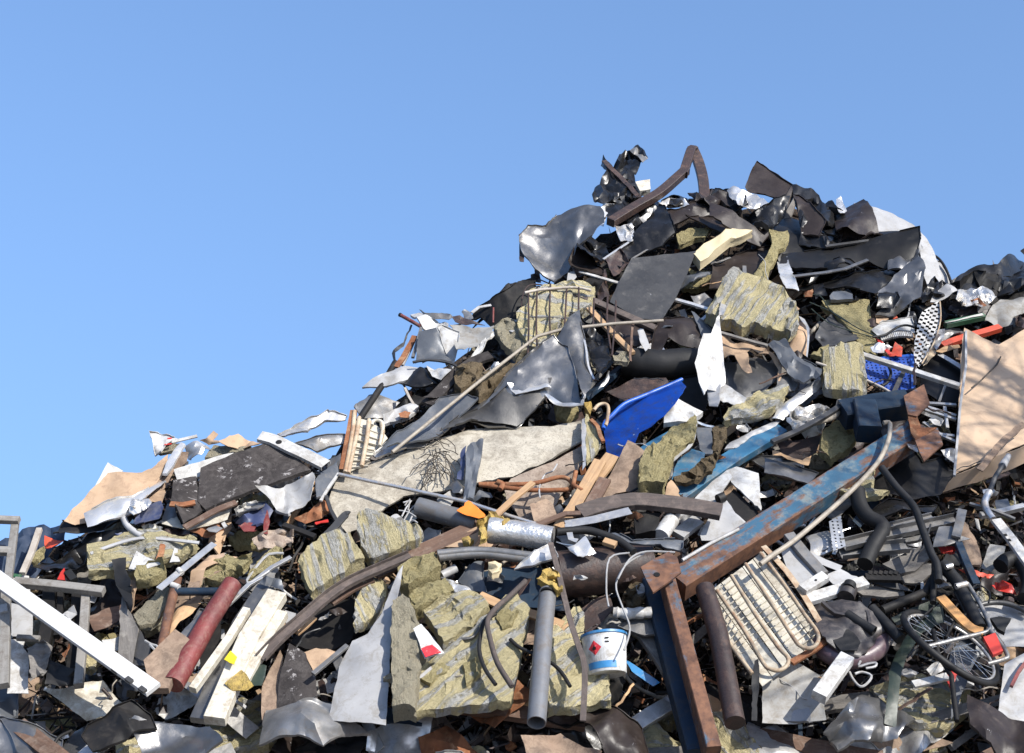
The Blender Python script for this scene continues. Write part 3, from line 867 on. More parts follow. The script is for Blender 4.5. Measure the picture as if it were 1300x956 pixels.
sh('plastic_scrap', 'thin red orange strips tangled left of the orange flag', 'plastic piece', 'red', '360,500 400,520 450,590 470,600 440,610 400,560', o=16, a=3, sp=8, sub=1)
sh('plastic_scrap', 'tiny orange tip above the white comb part', 'plastic piece', 'orr', '468,350 490,345 500,368 470,375', o=14, a=1, sp=8, sub=1)
sh('cardboard_scrap', 'small pinkish cardboard scrap at the upper left of the white comb part', 'cardboard', 'tan', '360,352 400,362 438,350 440,380 380,410 360,405', o=14, a=2, sp=10, sub=1)
sh('insulation_board', 'upright yellowish insulation board right of the big dented wool slab', 'insulation', 'woolf', '10,305 130,272 312,300 325,440 370,600 352,690 260,600 200,500 100,390', o=2, th=.07, a=1.2, sp=20, sub=2)
t = grp('plastic_crate', 'bright blue perforated plastic crate half buried at the upper right', 'crate', 440, 720, 10)
sh('side_wall', None, None, 'bluep', '285,700 300,640 585,612 590,740 595,830 520,872 400,820 310,765', o=10, a=.5, sp=40, tilt=(0, -8), th=.006, par=t)
bx('corner_post', None, None, 'bluer', '588,608 596,830', o=13, w=.03, h=.03, par=t)
bx('rim', None, None, 'bluer', '290,642 588,612', o=13, w=.03, h=.03, par=t)
bx('dark_strut', 'dark slotted strut leaning in front of the blue perforated crate', 'strut', 'dkg', '540,700 470,850', o=18, w=.035, h=.02)
tb('dark_cable', 'short black curved cable in front of the blue perforated crate', 'cable', 'rubber', '440,670 455,720 430,780 380,805', o=18, r=.012, sm=4)
bx('metal_rail', 'long white square rail slanting down to the tan hardboard edge', 'rail', 'wht', '100,560 275,605 600,708 892,803', o=30, w=.05, h=.035)
tb('thin_rod', 'thin brownish rod slanting across the shiny wool roll', 'rod', 'pole', '-20,652 60,678 280,755 400,810 488,862', o=36, r=.011, wob=.05)
t = sh('dark_cabinet', 'large black cabinet side in the shade left of the tan hardboard', 'cabinet', 'satin', '640,695 760,590 925,700 915,800 890,900 800,930 640,830', o=0, a=1, sp=50)
bx('edge_angle', None, None, 'galv', '760,605 830,645 925,705', o=6, w=.045, h=.03, prof='L', par=t)
bx('steel_strut', 'thin grey strut standing in front of the black cabinet', 'strut', 'galvd', '800,800 760,905', o=6, w=.02, h=.02)
sh('grey_sheet', 'dark grey crumpled sheet between the dented wool slab and the insulation board', 'metal sheet', 'dkg', '-30,505 5,410 75,340 160,350 205,400 245,545 120,560 20,590', o=12, a=4, sp=18)
sh('grey_plate', 'grey flat plate between the green beam and the tan hardboard', 'metal plate', 'galvd', '730,520 800,440 900,430 960,450 830,500 770,540', o=6, a=3, sp=14)
sh('tan_scrap', 'rounded tan wood scrap under the orange red bar', 'wood scrap', 'woodl', '735,580 800,548 880,540 895,555 780,590', o=10, a=1, sp=14)
for q, m, lb in [('940,270 1010,255 1060,300 1000,310', 'rust', 'rusty torn scrap under the foil bunch at the right'), ('1000,300 1065,275 1075,330 1010,340', 'woodd', 'brown splinter scrap right of the green beam'),
                 ('560,340 600,330 620,420 590,450', 'blk', 'black sliver hanging between the white comb part and the checkered strip'), ('1240,370 1300,340 1340,420 1280,450 1245,430', 'rustd', 'dark rusty lump at the right border above the tan hardboard'),
                 ('700,560 740,450 800,440 790,500 740,580', 'galv', 'silver torn lattice right of the checkered strip'), ('640,600 720,560 740,600 660,690', 'rustc', 'beige torn lattice below the checkered strip')]:
    sh('metal_scrap', lb, 'metal scrap', m, q, o=14, a=5, sp=8, sub=2, sm=0)
t = grp('wire_tangle', 'pair of thin green black wires trailing past the insulation board', 'wire', 200, 420, 18)
for ps in ('-60,270 100,340 240,430 380,490', '-50,310 60,400 200,450 380,500', '-100,230 0,225 80,330 180,395'):
    tb('strand', None, None, 'dgreen', ps, o=20, r=.005, sm=4, n=6, par=t)
# the big tan board with the branch shadows
RG(980, 480, 4.0625)
t = sh('hardboard_sheet', 'big tan hardboard with bare branch shadows leaning at the right border', 'board', 'ply', [(1223, 416), (1247, 429), (1268, 438), (1300, 419), (1400, 425), (1400, 540), (1300, 566), (1212, 604), (1214, 560), (1217, 500), (1219, 450)], o=44, a=1.4, sp=34, tilt=(4, -10), th=.007, sm=2)
sh('lower_flap', None, None, 'ply', [(1191, 626), (1212, 603), (1300, 566), (1400, 540), (1400, 560), (1300, 588), (1240, 612)], o=38, a=.8, sp=26, tilt=(0, -90), th=.007, par=t)
bx('edge_band', None, None, 'plas', '1000,-240 1000,-60 970,150 940,505', o=45, w=.018, h=.02, par=t)
tb('thin_twig', 'thin brown twig lying on the big tan hardboard', 'twig', 'twig', '1030,50 1080,10 1160,-70 1180,-110', o=50, r=.006, wob=.2)
bx('splintered_edge', 'splintered brown strip of wood under the fold of the tan hardboard', 'wood strip', 'tand', '1070,470 1140,380 1215,310 1300,240', o=50, w=.05, h=.01, seg=3, wob=.006)
# ================================================================== upper left shoulder
RG(420, 340, 5)
t = sh('black_hood', 'black bent sheet with a pale lip left of the wire cage on the skyline', 'metal sheet', 'blkm', '890,292 940,242 1100,215 1220,120 1300,95 1310,330 1230,345 1150,400 1040,372 950,302', o=0, a=4, sp=20)
bx('pale_lip', None, None, 'plas', '895,285 940,250 1050,232 1140,212', o=6, w=.03, h=.008, par=t)
tb('thin_rod', 'short thin red rod standing under the pale lip of the black hood sheet', 'rod', 'redp', '1032,255 1030,350', o=10, r=.008)
sh('white_sheet', 'white bent sheet with a grey fold at the tip of the upper left shoulder', 'metal sheet', 'wht', '508,312 558,268 640,330 700,362 745,372 720,420 660,425 590,400 560,368', o=20, a=4, sp=14, tilt=(0, -10))
sh('rolled_edge', 'rolled grey metal edge running along the top of the white bent sheet', 'metal strip', 'galvd', '560,265 600,290 760,300 775,318 750,338 640,330 600,318', o=26, a=3, sp=10, sub=2)
sh('white_sheet', 'bright white triangular sheet in the middle of the upper left shoulder', 'metal sheet', 'wht', '672,395 705,372 820,442 800,520 772,592 720,515', o=28, a=2, sp=18, tilt=(-10, 0))
sh('galvanised_sheet', 'blue grey dented galvanised panel below the bright white triangular sheet', 'metal panel', 'bgr', '562,430 672,424 720,515 772,592 700,585 540,582', o=26, a=1.6, sp=20, tilt=(6, -5))
sh('plastic_dome', 'pale cream translucent plastic sheet bulging right of the bright white triangle', 'plastic sheet', 'tarp', '752,372 820,355 900,372 1040,378 1010,450 940,520 850,612 800,600 780,560 820,442', o=18, a=4, sp=20, bow=.05, sm=2)
sh('white_sheet', 'narrow white folded strip along the right side of the cream plastic bulge', 'metal sheet', 'wht', '1045,370 1040,400 960,540 880,590 940,500 985,420', o=26, a=2, sp=14)
sh('brown_scrap', 'dark brown crumpled scrap between the white sheet and the black hood', 'metal scrap', 'rustd', '765,320 820,312 850,330 980,372 860,372 790,355', o=16, a=4, sp=10, sub=2)
sh('metal_scrap', 'blue grey rounded scrap standing on the skyline left of the black hood', 'metal scrap', 'bgr', '830,290 850,268 890,285 905,330 860,330', o=14, a=3, sp=9, sub=2)
t = tb('red_tube', 'short red tube with a black tip sticking out to the left into the sky', 'tube', 'redp', '442,300 500,332 570,372', o=26, r=.016)
tb('tip', None, None, 'rubber', '436,297 446,302', o=26, r=.018, par=t)
bx('rusty_strut', 'orange brown rusty strut slanting above the pale pointed sheet', 'strut', 'rust', '535,440 490,510 415,630', o=20, w=.045, h=.02, seg=2, wob=.004)
bx('thin_strut', 'thin grey brown strut beside the orange brown rusty strut', 'strut', 'galvd', '575,380 555,450 520,570', o=24, w=.025, h=.02)
bx('grey_strut', 'pale strut lying right beside the orange brown rusty strut', 'strut', 'plas', '540,440 505,520 455,620', o=16, w=.02, h=.02)
sh('torn_strip', 'curled black metal ribbon hanging left of the rusty strut against the sky', 'metal strip', 'dkg', '510,360 520,365 470,470 465,500 410,540 412,590 400,600 388,545 400,520 460,475', o=16, a=2, sp=8, sub=1)
t = tb('black_pipe', 'long straight black pipe slanting down behind the cream condenser grille', 'pipe', 'blkm', '410,600 330,740 200,935 60,1180 -60,1420', o=14, r=.026)
sh('pointed_sheet', 'pale grey pointed sheet jutting left from the upper left shoulder', 'metal sheet', 'plas', '198,730 290,690 372,660 470,602 600,622 520,700 400,735 300,736', o=24, a=1.5, sp=20, tilt=(0, -6), bow=.02)
sh('dark_sheet', 'dark folded sheet under the pale pointed sheet', 'metal sheet', 'blk', '400,690 600,620 690,740 640,760 560,765 460,745', o=20, a=3, sp=16)
sh('white_scrap', 'white torn triangle below the blue grey dented panel', 'metal scrap', 'wht', '604,616 680,640 765,682 700,722 640,690', o=27, a=2, sp=12)
bx('dark_edge', 'thin dark edge bar below the blue grey dented panel', 'metal bar', 'dkg', '520,600 620,585 740,600 800,625', o=30, w=.02, h=.015, sm=2)
bx('weathered_joist', 'dark weathered beam with flaking white paint slanting up to the cream plastic bulge', 'beam', 'felt', '610,870 700,780 800,680 900,600 1015,558', o=24, w=.10, h=.03, sm=2)
sh('flaked_board', 'dark board with large flakes of white paint at the left foot of the weathered beam', 'board', 'felt', '590,870 640,800 760,670 800,700 780,790 660,860', o=22, a=2, sp=14)
sh('wool_clump', 'grey brown mineral wool clump beside the long pale rod', 'insulation', 'woolb', '780,735 800,680 850,655 965,660 960,720 900,790 830,812', o=22, th=.08, a=5, sp=10, sub=2, rag=2, sm=0)
sh('wool_clump', 'brown shredded clump under the long pale rod near the black folded sheet', 'insulation', 'woolb', '880,800 960,720 1060,680 1180,648 1140,700 1050,770 940,862', o=20, th=.08, a=5, sp=10, sub=2, rag=2, sm=0)
sh('cardboard_scrap', 'tan curved scrap above the brown shredded clump', 'cardboard', 'tan', '1000,680 1060,650 1185,645 1120,690 1030,705', o=27, a=2, sp=12)
sh('plastic_bag', 'crumpled white bag with an orange stain right of the cream condenser grille', 'bag', 'plas', '330,950 420,910 520,870 560,900 500,960 420,990 340,1010', o=22, th=.03, a=5, sp=9, sub=2)
sh('rust_scrap', 'orange brown stain scrap on the crumpled white bag', 'plastic piece', 'rust', '430,935 470,915 510,925 490,960 440,955', o=29, a=2, sp=7, sub=1)
bx('grey_stick', 'thin grey stick standing below the dark folded sheet', 'stick', 'pole', '470,765 500,830 545,900', o=22, w=.02, h=.02)
sh('cloth_sheet', 'grey ribbed cloth like sheet behind the black pipe on the skyline', 'metal sheet', 'galvd', '150,900 180,855 240,802 460,858 410,920 320,950 200,960', o=4, a=3, sp=18)
sh('dark_lump', 'dark steep sheet between the grey stick and the weathered beam', 'metal sheet', 'blkm', '380,950 470,860 560,770 640,770 600,850 500,940', o=12, a=5, sp=14)
# ================================================================== wire cage and big crumpled sheets
RG(620, 340, 4.643)
t = grp('wire_cage', 'bent wire cage of thin dark upright bars around yellow insulation', 'wire cage', 440, 300, 30)
for k, q in enumerate(['235,150 238,350 232,520', '288,110 282,330 290,520', '366,95 360,290 372,500', '462,110 450,330 440,360', '533,115 530,300 525,320', '622,180 618,330 620,340', '703,170 700,330 722,480', '752,195 745,330 728,520']):
    tb('upright_bar', None, None, 'rustd', q, o=43, r=.008, n=6, sm=3, par=t)
tb('top_bar', None, None, 'pole', '215,147 300,130 480,115 560,122 605,135', o=44, r=.013, n=8, par=t)
tb('cross_bar', None, None, 'galvd', '240,290 360,290 450,300 530,280', o=42, r=.006, n=6, par=t)
tb('loop_bar', None, None, 'rustd', '210,300 195,200 230,110 310,100 340,130 300,160', o=32, r=.006, n=6, sm=4, par=t)
sh('insulation_batt', 'yellow insulation slab standing inside the wire cage', 'insulation', 'wool', '215,275 248,185 330,150 470,128 560,132 632,170 612,265 480,310 400,400 370,500 236,505 170,420 165,320', o=20, th=.1, a=3, sp=16, sub=2, rag=1.5, ang=10)
sh('white_scrap', 'white torn paper lump left of the wire cage', 'paper', 'plas', '65,340 110,300 150,320 200,310 210,350 140,380 80,370', o=20, a=5, sp=8, sub=2, sm=0)
sh('insulation_batt', 'grey yellow insulation piece bulging left below the wire cage', 'insulation', 'woold', '30,400 80,345 160,345 235,420 232,520 160,560 90,490', o=10, th=.08, a=4, sp=12, sub=2)
bx('dark_bar', 'dark flat bar running from the wire cage down under the big smooth grey plate', 'metal bar', 'burnt', '480,140 640,205 760,260 985,360', o=24, w=.07, h=.03)
bx('wood_batten', 'light brown wooden batten slanting down right of the wire cage', 'batten', 'woodl', '592,240 700,355 850,505', o=28, w=.05, h=.03)
sh('dark_board', 'dark brown board behind the wooden batten under the big smooth grey plate', 'board', 'brn', '650,240 800,270 985,385 960,450 860,500 740,420', o=14, a=2, sp=22)
sh('white_scrap', 'rounded white plastic sliver standing below the big smooth grey plate', 'plastic piece', 'plas', '880,368 895,358 912,362 932,410 952,468 925,492 895,440', o=30, a=.5, sp=14)
bx('metal_rail', 'short white rail right of the big smooth grey plate', 'rail', 'alu', '1090,185 1200,215 1310,250', o=28, w=.035, h=.02)
sh('bent_flap', 'dark brown bent flap with a pale violet edge left of the dented wool slab', 'metal panel', 'brn', '958,470 978,352 1050,290 1200,256 1262,330 1330,400 1290,490 1130,452 1060,420 990,520', o=26, a=2.5, sp=24, tilt=(0, -8), bow=.03)
sh('edge_strip', 'pale violet grey folded edge on the dark brown bent flap', 'metal strip', 'bgr', '1196,254 1215,262 1345,410 1290,492 1262,420', o=33, a=1, sp=18)
tb('duct_pipe', 'thick dark brown duct lying above the deep blue tray', 'duct', 'rubber', '800,560,-4 1000,575 1260,560', o=4, r=.13, n=20, hollow=True, wob=.03)
sh('wool_tuft', 'grey beige fluffy tuft left of the thick dark brown duct', 'insulation', 'woold', '730,540 790,520 835,540 820,580 740,575', o=24, th=.04, a=4, sp=7, sub=1, rag=2)
sh('wool_tuft', 'yellow tuft under the lower fold of the big crumpled grey sheet', 'insulation', 'woolf', '385,850 430,810 520,840 530,890 460,930 400,900', o=4, th=.06, a=5, sp=8, sub=1, rag=2)
sh('wool_tuft', 'small bright yellow tuft beside the curved brown tube', 'insulation', 'yfoam', '565,815 600,812 612,840 600,880 570,865', o=20, th=.04, a=4, sp=7, sub=1, rag=2)
tb('bent_tube', 'short curved brown tube next to the corner of the deep blue tray', 'tube', 'rustc', '620,840 650,808 690,803 708,830 700,900 690,930', o=24, r=.014, sm=4)
sh('dark_tray', 'dim brown tray edge above the deep blue tray', 'tray', 'rustd', '700,735 860,655 1045,650 1065,680 900,760 810,790', o=2, a=1, sp=26)
t = sh('crumpled_sheet', 'large crumpled dark grey steel sheet spread across the middle of the heap', 'metal sheet', 'slate',
   '0,772,0 180,620,2 380,475,8 470,555,4 515,690,8 555,815,12 480,812,8 400,790,4 330,762,4 260,820,2 165,922,0 0,915,0 -230,850,-4 -140,830,-4', o=30, a=5, sp=34, sm=2, ang=-35, sub=4, tilt=(0, -8))
sh('upper_fold', None, None, 'slate', '388,445 460,370 535,285 548,370 580,470 622,650 600,760 565,812 540,760 520,650 480,540', o=42, a=3, sp=26, bow=.06, ang=70, sm=2, tilt=(-16, 0), par=t)
sh('highlight_fold', None, None, 'alu', '112,682 200,690 340,690 372,725 330,722 160,745 130,715', o=41, a=1.5, sp=18, bow=.03, sm=2, tilt=(0, -26), par=t)  # highlight on the fold, put in as a brighter metal piece
sh('lower_lip', None, None, 'galv', '330,762 350,758 440,795 540,810 560,770 545,700 575,740 560,822 480,825 400,808', o=44, a=1.5, sp=14, par=t)
sh('crumpled_sheet', 'black crinkled metal hanging at the right end of the large crumpled grey sheet', 'metal sheet', 'blk', '535,288 620,330 700,395 712,460 722,600 690,660 645,720 622,645 585,470 560,380', o=30, a=6, sp=14, sub=3, sm=1)
bx('bright_crease', 'bright thin metal strip bent down the black crinkled sheet', 'metal strip', 'alu', '545,340 575,470 590,580 622,655', o=46, w=.016, h=.008, sm=3)
sh('metal_curl', 'small bright curl below the black crinkled sheet', 'metal scrap', 'galv', '645,718 690,660 712,610 712,650 680,700', o=32, a=2, sp=8, sub=1)
t = tb('long_rod', 'long pale thin rod running diagonally over the crumpled grey sheets', 'rod', 'hose', [(498, 574, -4), (552, 530, 0), (620, 475, 4), (682, 427, 8), (714, 418, 8), (780, 411, 6), (842, 407, 2)], o=46, r=.014, n=8)
RG(500, 490, 4.643)
sh('galvanised_sheet', 'long blue grey galvanised panel under the lower part of the long pale rod', 'metal panel', 'bgr', '-90,440 20,300 150,210 270,95 420,90 500,125 400,200 275,295 180,345 20,388', o=26, a=2.5, sp=28, ang=-35, tilt=(0, -5), sm=2)
sh('dark_sheet', 'smooth dark grey sheet right of the long blue grey galvanised panel', 'metal sheet', 'dkg', '270,300 380,180 530,118 600,60 700,-10 930,-10 905,70 830,140 722,216 600,210 460,216', o=28, a=2.5, sp=34, sm=2, tilt=(0, -16), bow=.05, ang=-25)

# ================================================================== right of centre, wool slabs and boards
RG(860, 340, 5)
sh('insulation_batt', 'large dented wool slab with torn grey facing standing in the upper right', 'insulation', 'wool', '175,345 235,225 300,110 370,66 420,100 520,130 600,155 680,220 740,290 762,340 755,430 705,475 650,455 550,455 480,420 400,440 340,410 260,395', o=34, th=.11, a=3.5, sp=24, sub=3, rag=1.5, ang=-50, tilt=(0, -12))
sh('metal_sheath', 'shiny grey strip folded down the left of the large dented wool slab', 'metal strip', 'galv', '298,115 350,95 335,180 310,260 285,360 255,370 270,250', o=51, a=2, sp=14)
sh('cardboard_sheet', 'pinkish tan curved board right of the large dented wool slab', 'cardboard', 'tan', '765,312 805,330 832,375 836,430 822,572 770,550 715,512 708,475 755,430', o=30, a=1.5, sp=20, bow=.03, ang=80)
sh('metal_edging', 'thin grey rim along the right edge of the pinkish tan curved board', 'metal strip', 'galv', '765,305 810,330 838,385 838,440 826,570 818,560 826,430 815,370 780,330', o=34, a=.5, sp=16, sub=1)
t = grp('plastic_fairing', 'broken bright white plastic part with two arms hanging left of the torn tan veneer', 'plastic part', 240, 680, 40)
sh('upper_arm', None, None, 'wht', '105,655 150,530 200,525 245,438 280,560 308,690 295,752 240,745 190,745 168,790', o=44, a=1.5, sp=22, tilt=(10, 0), th=.008, par=t)
sh('lower_arm', None, None, 'wht', '272,755 305,742 375,790 440,830 430,860 378,885 320,860 266,842', o=40, a=1, sp=20, tilt=(0, -10), th=.008, par=t)
sh('shaded_web', None, None, 'plas', '188,742 275,742 270,840 255,885 205,882', o=36, a=1, sp=20, tilt=(40, 0), th=.008, par=t)  # shaded face of the white part, shade put in as grey
sh('torn_veneer', 'ragged torn tan veneer curling over a dark panel in the upper right', 'veneer', 'tan', '240,420 300,410 420,460 500,500 560,520 575,585 520,560 470,520 438,545 448,650 468,720 440,715 400,660 360,590 330,575 298,590 270,500', o=36, a=2.5, sp=14, rag=1.5)
sh('torn_veneer', 'narrow tan veneer edge right of the dark curved panel', 'veneer', 'tan', '560,540 640,585 665,600 660,690 640,740 645,640 610,600', o=34, a=1.5, sp=12, rag=1)
sh('curved_sheet', 'dark grey curved panel behind the ragged torn tan veneer', 'panel', 'dkg', '295,590 360,580 440,535 520,545 580,590 640,600 645,700 560,780 480,812 440,830 370,790 310,750', o=24, a=1.5, sp=30, bow=.04, sm=2)
bx('wood_stick', 'thin brown grey stick lying along the top of the torn tan veneer', 'stick', 'woodd', '272,412 420,455 572,495', o=46, w=.03, h=.02)
sh('ribbed_sheet', 'blue grey ribbed panel bent down right of the torn tan veneer', 'metal panel', 'bgr', '570,490 620,470 685,460 720,510 760,560 850,610 920,660 905,700 800,740 745,720 690,650 640,590', o=40, a=2, sp=30, ang=38, cor=(.09, .012), sm=2, tilt=(10, -6))
sh('grey_sheet', 'mid grey flat panel under the blue grey ribbed panel', 'panel', 'galvd', '645,700 720,680 770,740 740,790 660,790 620,775', o=32, a=2, sp=24)
sh('glass_strip', 'pale shiny curved strip sweeping below the ribbed panel', 'metal strip', 'galv', '600,960 640,890 690,845 800,765 905,690 922,740 840,810 740,890 670,955', o=34, a=1.2, sp=24, bow=.03, ang=-38, sm=2)
sh('wool_roll', 'shiny grey and yellow insulation roll end standing left of the blue perforated crate', 'insulation', 'wool', '918,562 1000,540 1080,525 1172,518 1185,600 1203,810 1120,832 1040,838 975,815 935,780 920,680', o=32, th=.09, a=1.2, sp=22, sub=2, ang=86, bow=.05)
sh('wool_tuft', 'small dark tuft at the upper left of the shiny insulation roll end', 'insulation', 'woolf', '840,575 900,535 955,520 962,560 930,600 880,590', o=24, th=.05, a=3, sp=8, sub=1, rag=2)
sh('wool_tuft', 'yellow tuft under the dark brown bent flap', 'insulation', 'woolf', '0,490 80,500 140,525 130,545 40,530', o=16, th=.04, a=3, sp=8, sub=1, rag=2)
sh('blue_scrap', 'tiny blue and pink scrap at the right of the large dented wool slab', 'plastic piece', 'bluer', '648,205 680,210 700,235 670,232', o=44, a=1, sp=8, sub=1)
sh('paper_scrap', 'torn pinkish paper bunch on the right corner of the large dented wool slab', 'paper', 'tan', '680,225 740,215 775,270 750,295 720,260', o=44, a=4, sp=7, sub=2)
bx('slotted_strip', 'short slotted galvanised strip left of the large dented wool slab', 'metal strip', 'slot', '155,330 215,280', o=36, w=.03, h=.01)
sh('metal_scrap', 'grey bent scrap behind the short slotted strip', 'metal scrap', 'galvd', '80,190 170,175 225,210 190,290 120,270', o=10, a=4, sp=10, sub=2)
# ================================================================== middle band
RG(740, 480, 4.643)
t = grp('plastic_tray', 'deep blue plastic tray with pale specks standing on edge in the middle', 'tray', 400, 250, 14)
sh('inner_face', None, None, 'blue', '122,292 135,262 165,232 200,190 242,158 330,118 420,82 500,46 580,14 610,50 560,130 480,220 400,280 330,320 300,390 212,465 145,440', o=16, a=1, sp=40, sm=2, tilt=(52, 10), bow=.05, par=t)
tb('rim', None, None, 'bluer', '120,300 130,262 170,222 240,155 340,112 480,54 585,8', o=18, r=.017, sm=3, par=t)
sh('dark_sheet', 'black sheet added for the dark of the hollow right of the deep blue tray', 'metal sheet', 'blkm', '420,120 600,30 760,20 720,200 640,190 560,150 480,200 400,300 360,240', o=-4, a=2, sp=30)  # put in behind the tray; its black stands for the hollow's shade
sh('crushed_bag', 'crushed white plastic sack beside the deep blue tray', 'sack', 'wht', '478,200 520,140 545,142 620,185 705,225 660,260 620,292 560,282 475,292', o=26, th=.05, a=4, sp=14, sub=2)
sh('insulation_batt', 'flat yellow insulation slab with a pale foil edge below the curved shiny strip', 'insulation', 'wool', '828,262 880,195 1000,138 1120,95 1212,75 1190,125 1120,222 1010,258 830,290', o=34, th=.07, a=2, sp=18, ang=-22, rag=1.5)
t = sh('insulation_batt', 'upright insulation block with a grey cut side above the burnt dark plank', 'insulation', 'woolf', '322,622 350,520 400,480 505,515 530,515 500,600 470,702 330,700', o=36, th=.14, a=2, sp=14, rag=1.5, ang=-70)
sh('insulation_batt', 'long insulation strip with a white facing edge leading to the deep blue tray', 'insulation', 'woolf', '395,480 460,410 530,330 600,298 660,262 668,300 650,400 560,462 510,515', o=32, th=.08, a=2.5, sp=14, rag=1.5, ang=-45)
sh('facing_edge', 'white curved facing strip bordering the long insulation strip', 'metal strip', 'plas', '655,262 672,270 668,350 640,405 520,510 505,505 610,415 645,370', o=43, a=.6, sp=12, sub=1)
bx('steel_girder', 'pale blue steel strip behind the upright insulation block', 'steel beam', 'lbl', '345,455 440,395 540,340 640,290', o=18, w=.11, h=.04)
bx('steel_girder', 'long light blue steel channel running up to the right from the white appliance', 'steel beam', 'lbl', '560,700 700,600 900,465 1165,305', o=24, w=.13, h=.07, prof='box')
sh('blue_gusset', 'light blue steel gusset plate in the middle of the light blue beams', 'steel plate', 'lbl', '520,600 540,540 560,485 645,420 722,445 705,520 620,580 560,612', o=20, a=.6, sp=28)
sh('fibre_clump', 'brown shredded fibres lying on the light blue steel channel', 'insulation', 'woolb', '530,605 620,570 740,490 805,465 770,545 700,610 600,645 540,640', o=30, th=.04, a=4, sp=8, sub=1, rag=2, sm=0)
sh('rust_lattice', 'rusty brown clotted lump right of the long insulation strip', 'metal scrap', 'woolb', '760,310 830,300 850,340 800,460 765,450', o=24, th=.04, a=4, sp=8, sub=2, rag=1.5)
sh('navy_sheet', 'blue grey triangular panel between the insulation strip and the brown lump', 'panel', 'bgr', '665,290 760,295 765,450 720,450 690,420', o=22, a=.8, sp=22)
sh('edge_profile', 'grey white curved profile lying on the light blue steel channel', 'metal strip', 'plas', '835,425 870,375 960,325 1090,275 1180,240 1130,290 1000,345 905,405', o=33, a=1.2, sp=14, bow=.02, ang=-28)
bx('burnt_plank', 'thick burnt dark brown plank lying across the middle right', 'plank', 'burnt', '-20,800 120,755 300,725 450,735 640,758 815,790', o=46, w=.13, h=.05, sm=2)
t = grp('appliance_shell', 'broken white appliance shell with a dark square opening beside the blue steel channel', 'appliance', 880, 700, 34)
sh('left_side', None, None, 'wht', '652,722 760,620 852,548 880,590 835,650 800,720 790,740', o=36, a=.6, sp=26, th=.012, tilt=(12, 0), par=t)
sh('top_face', None, None, 'wht', '852,548 905,528 1035,565 1045,690 1052,790 1000,740 900,650 872,620', o=40, a=.8, sp=26, th=.012, par=t)
sh('opening', None, None, 'blkm', '838,712 888,652 1042,802 965,855 900,800', o=33, a=.3, sp=30, par=t)  # black sheet in place of the opening's shaded inside
sh('front_flap', None, None, 'plas', '790,740 838,712 900,800 965,858 930,880 840,830', o=40, a=.6, sp=22, th=.01, par=t)
tb('knob', None, None, 'rubber', '795,715 830,700', o=44, r=.035, n=16, par=t)
sh('grey_sheet', 'dark grey panel in the shade right of the white appliance shell', 'panel', 'slate', '960,500 1060,470 1300,480 1300,620 1180,600 1080,560', o=10, a=1.5, sp=30)
sh('grey_sheet', 'light grey flat panel in front of the white appliance shell', 'panel', 'plas', '690,930 740,830 830,765 960,858 900,900 760,960 700,960', o=38, a=1, sp=28, tilt=(0, -6))
sh('stained_board', 'stained tan hardboard bent beside the upright insulation block', 'board', 'tand', '60,770 150,590 215,480 262,395 395,482 345,560 330,650 190,700 120,745', o=34, a=2, sp=26, bow=.03, ang=-60)
sh('curved_veneer', 'pale curved veneer showing below the upright insulation block', 'veneer', 'tan', '480,705 500,620 520,600 560,650 578,715', o=30, a=1, sp=16)
bx('wood_plank', 'pale raw wooden plank leaning left of the stained tan hardboard', 'plank', 'woodl', '0,700 80,580 175,460', o=32, w=.11, h=.03)
bx('wood_plank', 'dark brown plank leaning in front of the pale raw wooden plank', 'plank', 'brwn', '20,790 80,690 130,598', o=40, w=.09, h=.03)
t = tb('white_bottle', 'white round plastic container lying under the burnt dark plank', 'container', 'wht', '460,930 490,880 525,835', o=34, r=.055, n=18)
bx('white_profile', 'white boxed profile right of the white round container', 'profile', 'plas', '560,930 620,880 680,840', o=28, w=.1, h=.04)
sh('brush_block', 'dark bristly block under the burnt dark plank', 'brush', 'blkm', '300,830 450,830 440,940 310,950', o=26, th=.06, a=1.5, sp=14, sub=2)

RG(500, 490, 4.643)
t = sh('foam_mat', 'large cream speckled mat sagging across the middle of the heap', 'mat', 'mat', [(418, 636, 2), (426, 615, 0), (434, 604), (454, 592), (500, 577), (558, 555), (595, 542), (629, 540), (664, 541), (700, 542), (738, 534), (742, 560, -4), (700, 584, -2), (650, 604, 0), (608, 613), (560, 624), (512, 630), (488, 645), (462, 664), (440, 672), (424, 660)], o=16, a=2.2, sp=40, sm=3, th=.02, sub=4, bow=.05, ang=-12)
sh('mat_shade', 'folded mat under the right end of the cream mat, its shade put in as grey brown', 'mat', 'matd', '690,560 800,510 930,460 1105,365 1125,430 1060,560 1000,620 960,700 900,800 760,800 680,700 650,610', o=12, a=4, sp=30, th=.02, sm=2)  # shaded stretch of the mat, its shade given by the darker colour
tb('metal_tube', 'long thin metal tube lying across the cream mat toward the foil duct', 'tube', 'chrome', [(430, 602, 0), (470, 611, 0), (500, 617, 0), (592, 637, 2), (650, 656, 2), (700, 671, 0)], o=40, r=.014, n=10)
tg = grp('wire_bush', 'tangle of thin dark twigs lying on the cream mat', 'twigs', 250, 490, 30)
rr = random.Random(5)
for k in range(26):
    x, y = 250 + rr.gauss(0, 30), 400 + rr.gauss(0, 60)
    a0 = rr.uniform(0, 6.28)
    q = []
    for j in range(6):
        q.append((500 + x / 4.643, 490 + y / 4.643, rr.uniform(-2, 8)))
        a0 += rr.uniform(-.9, .9)
        x += math.cos(a0) * 28; y += math.sin(a0) * 26 + 12
    tb('twig', None, None, 'twig', q, o=28, r=.0035, n=5, par=tg)
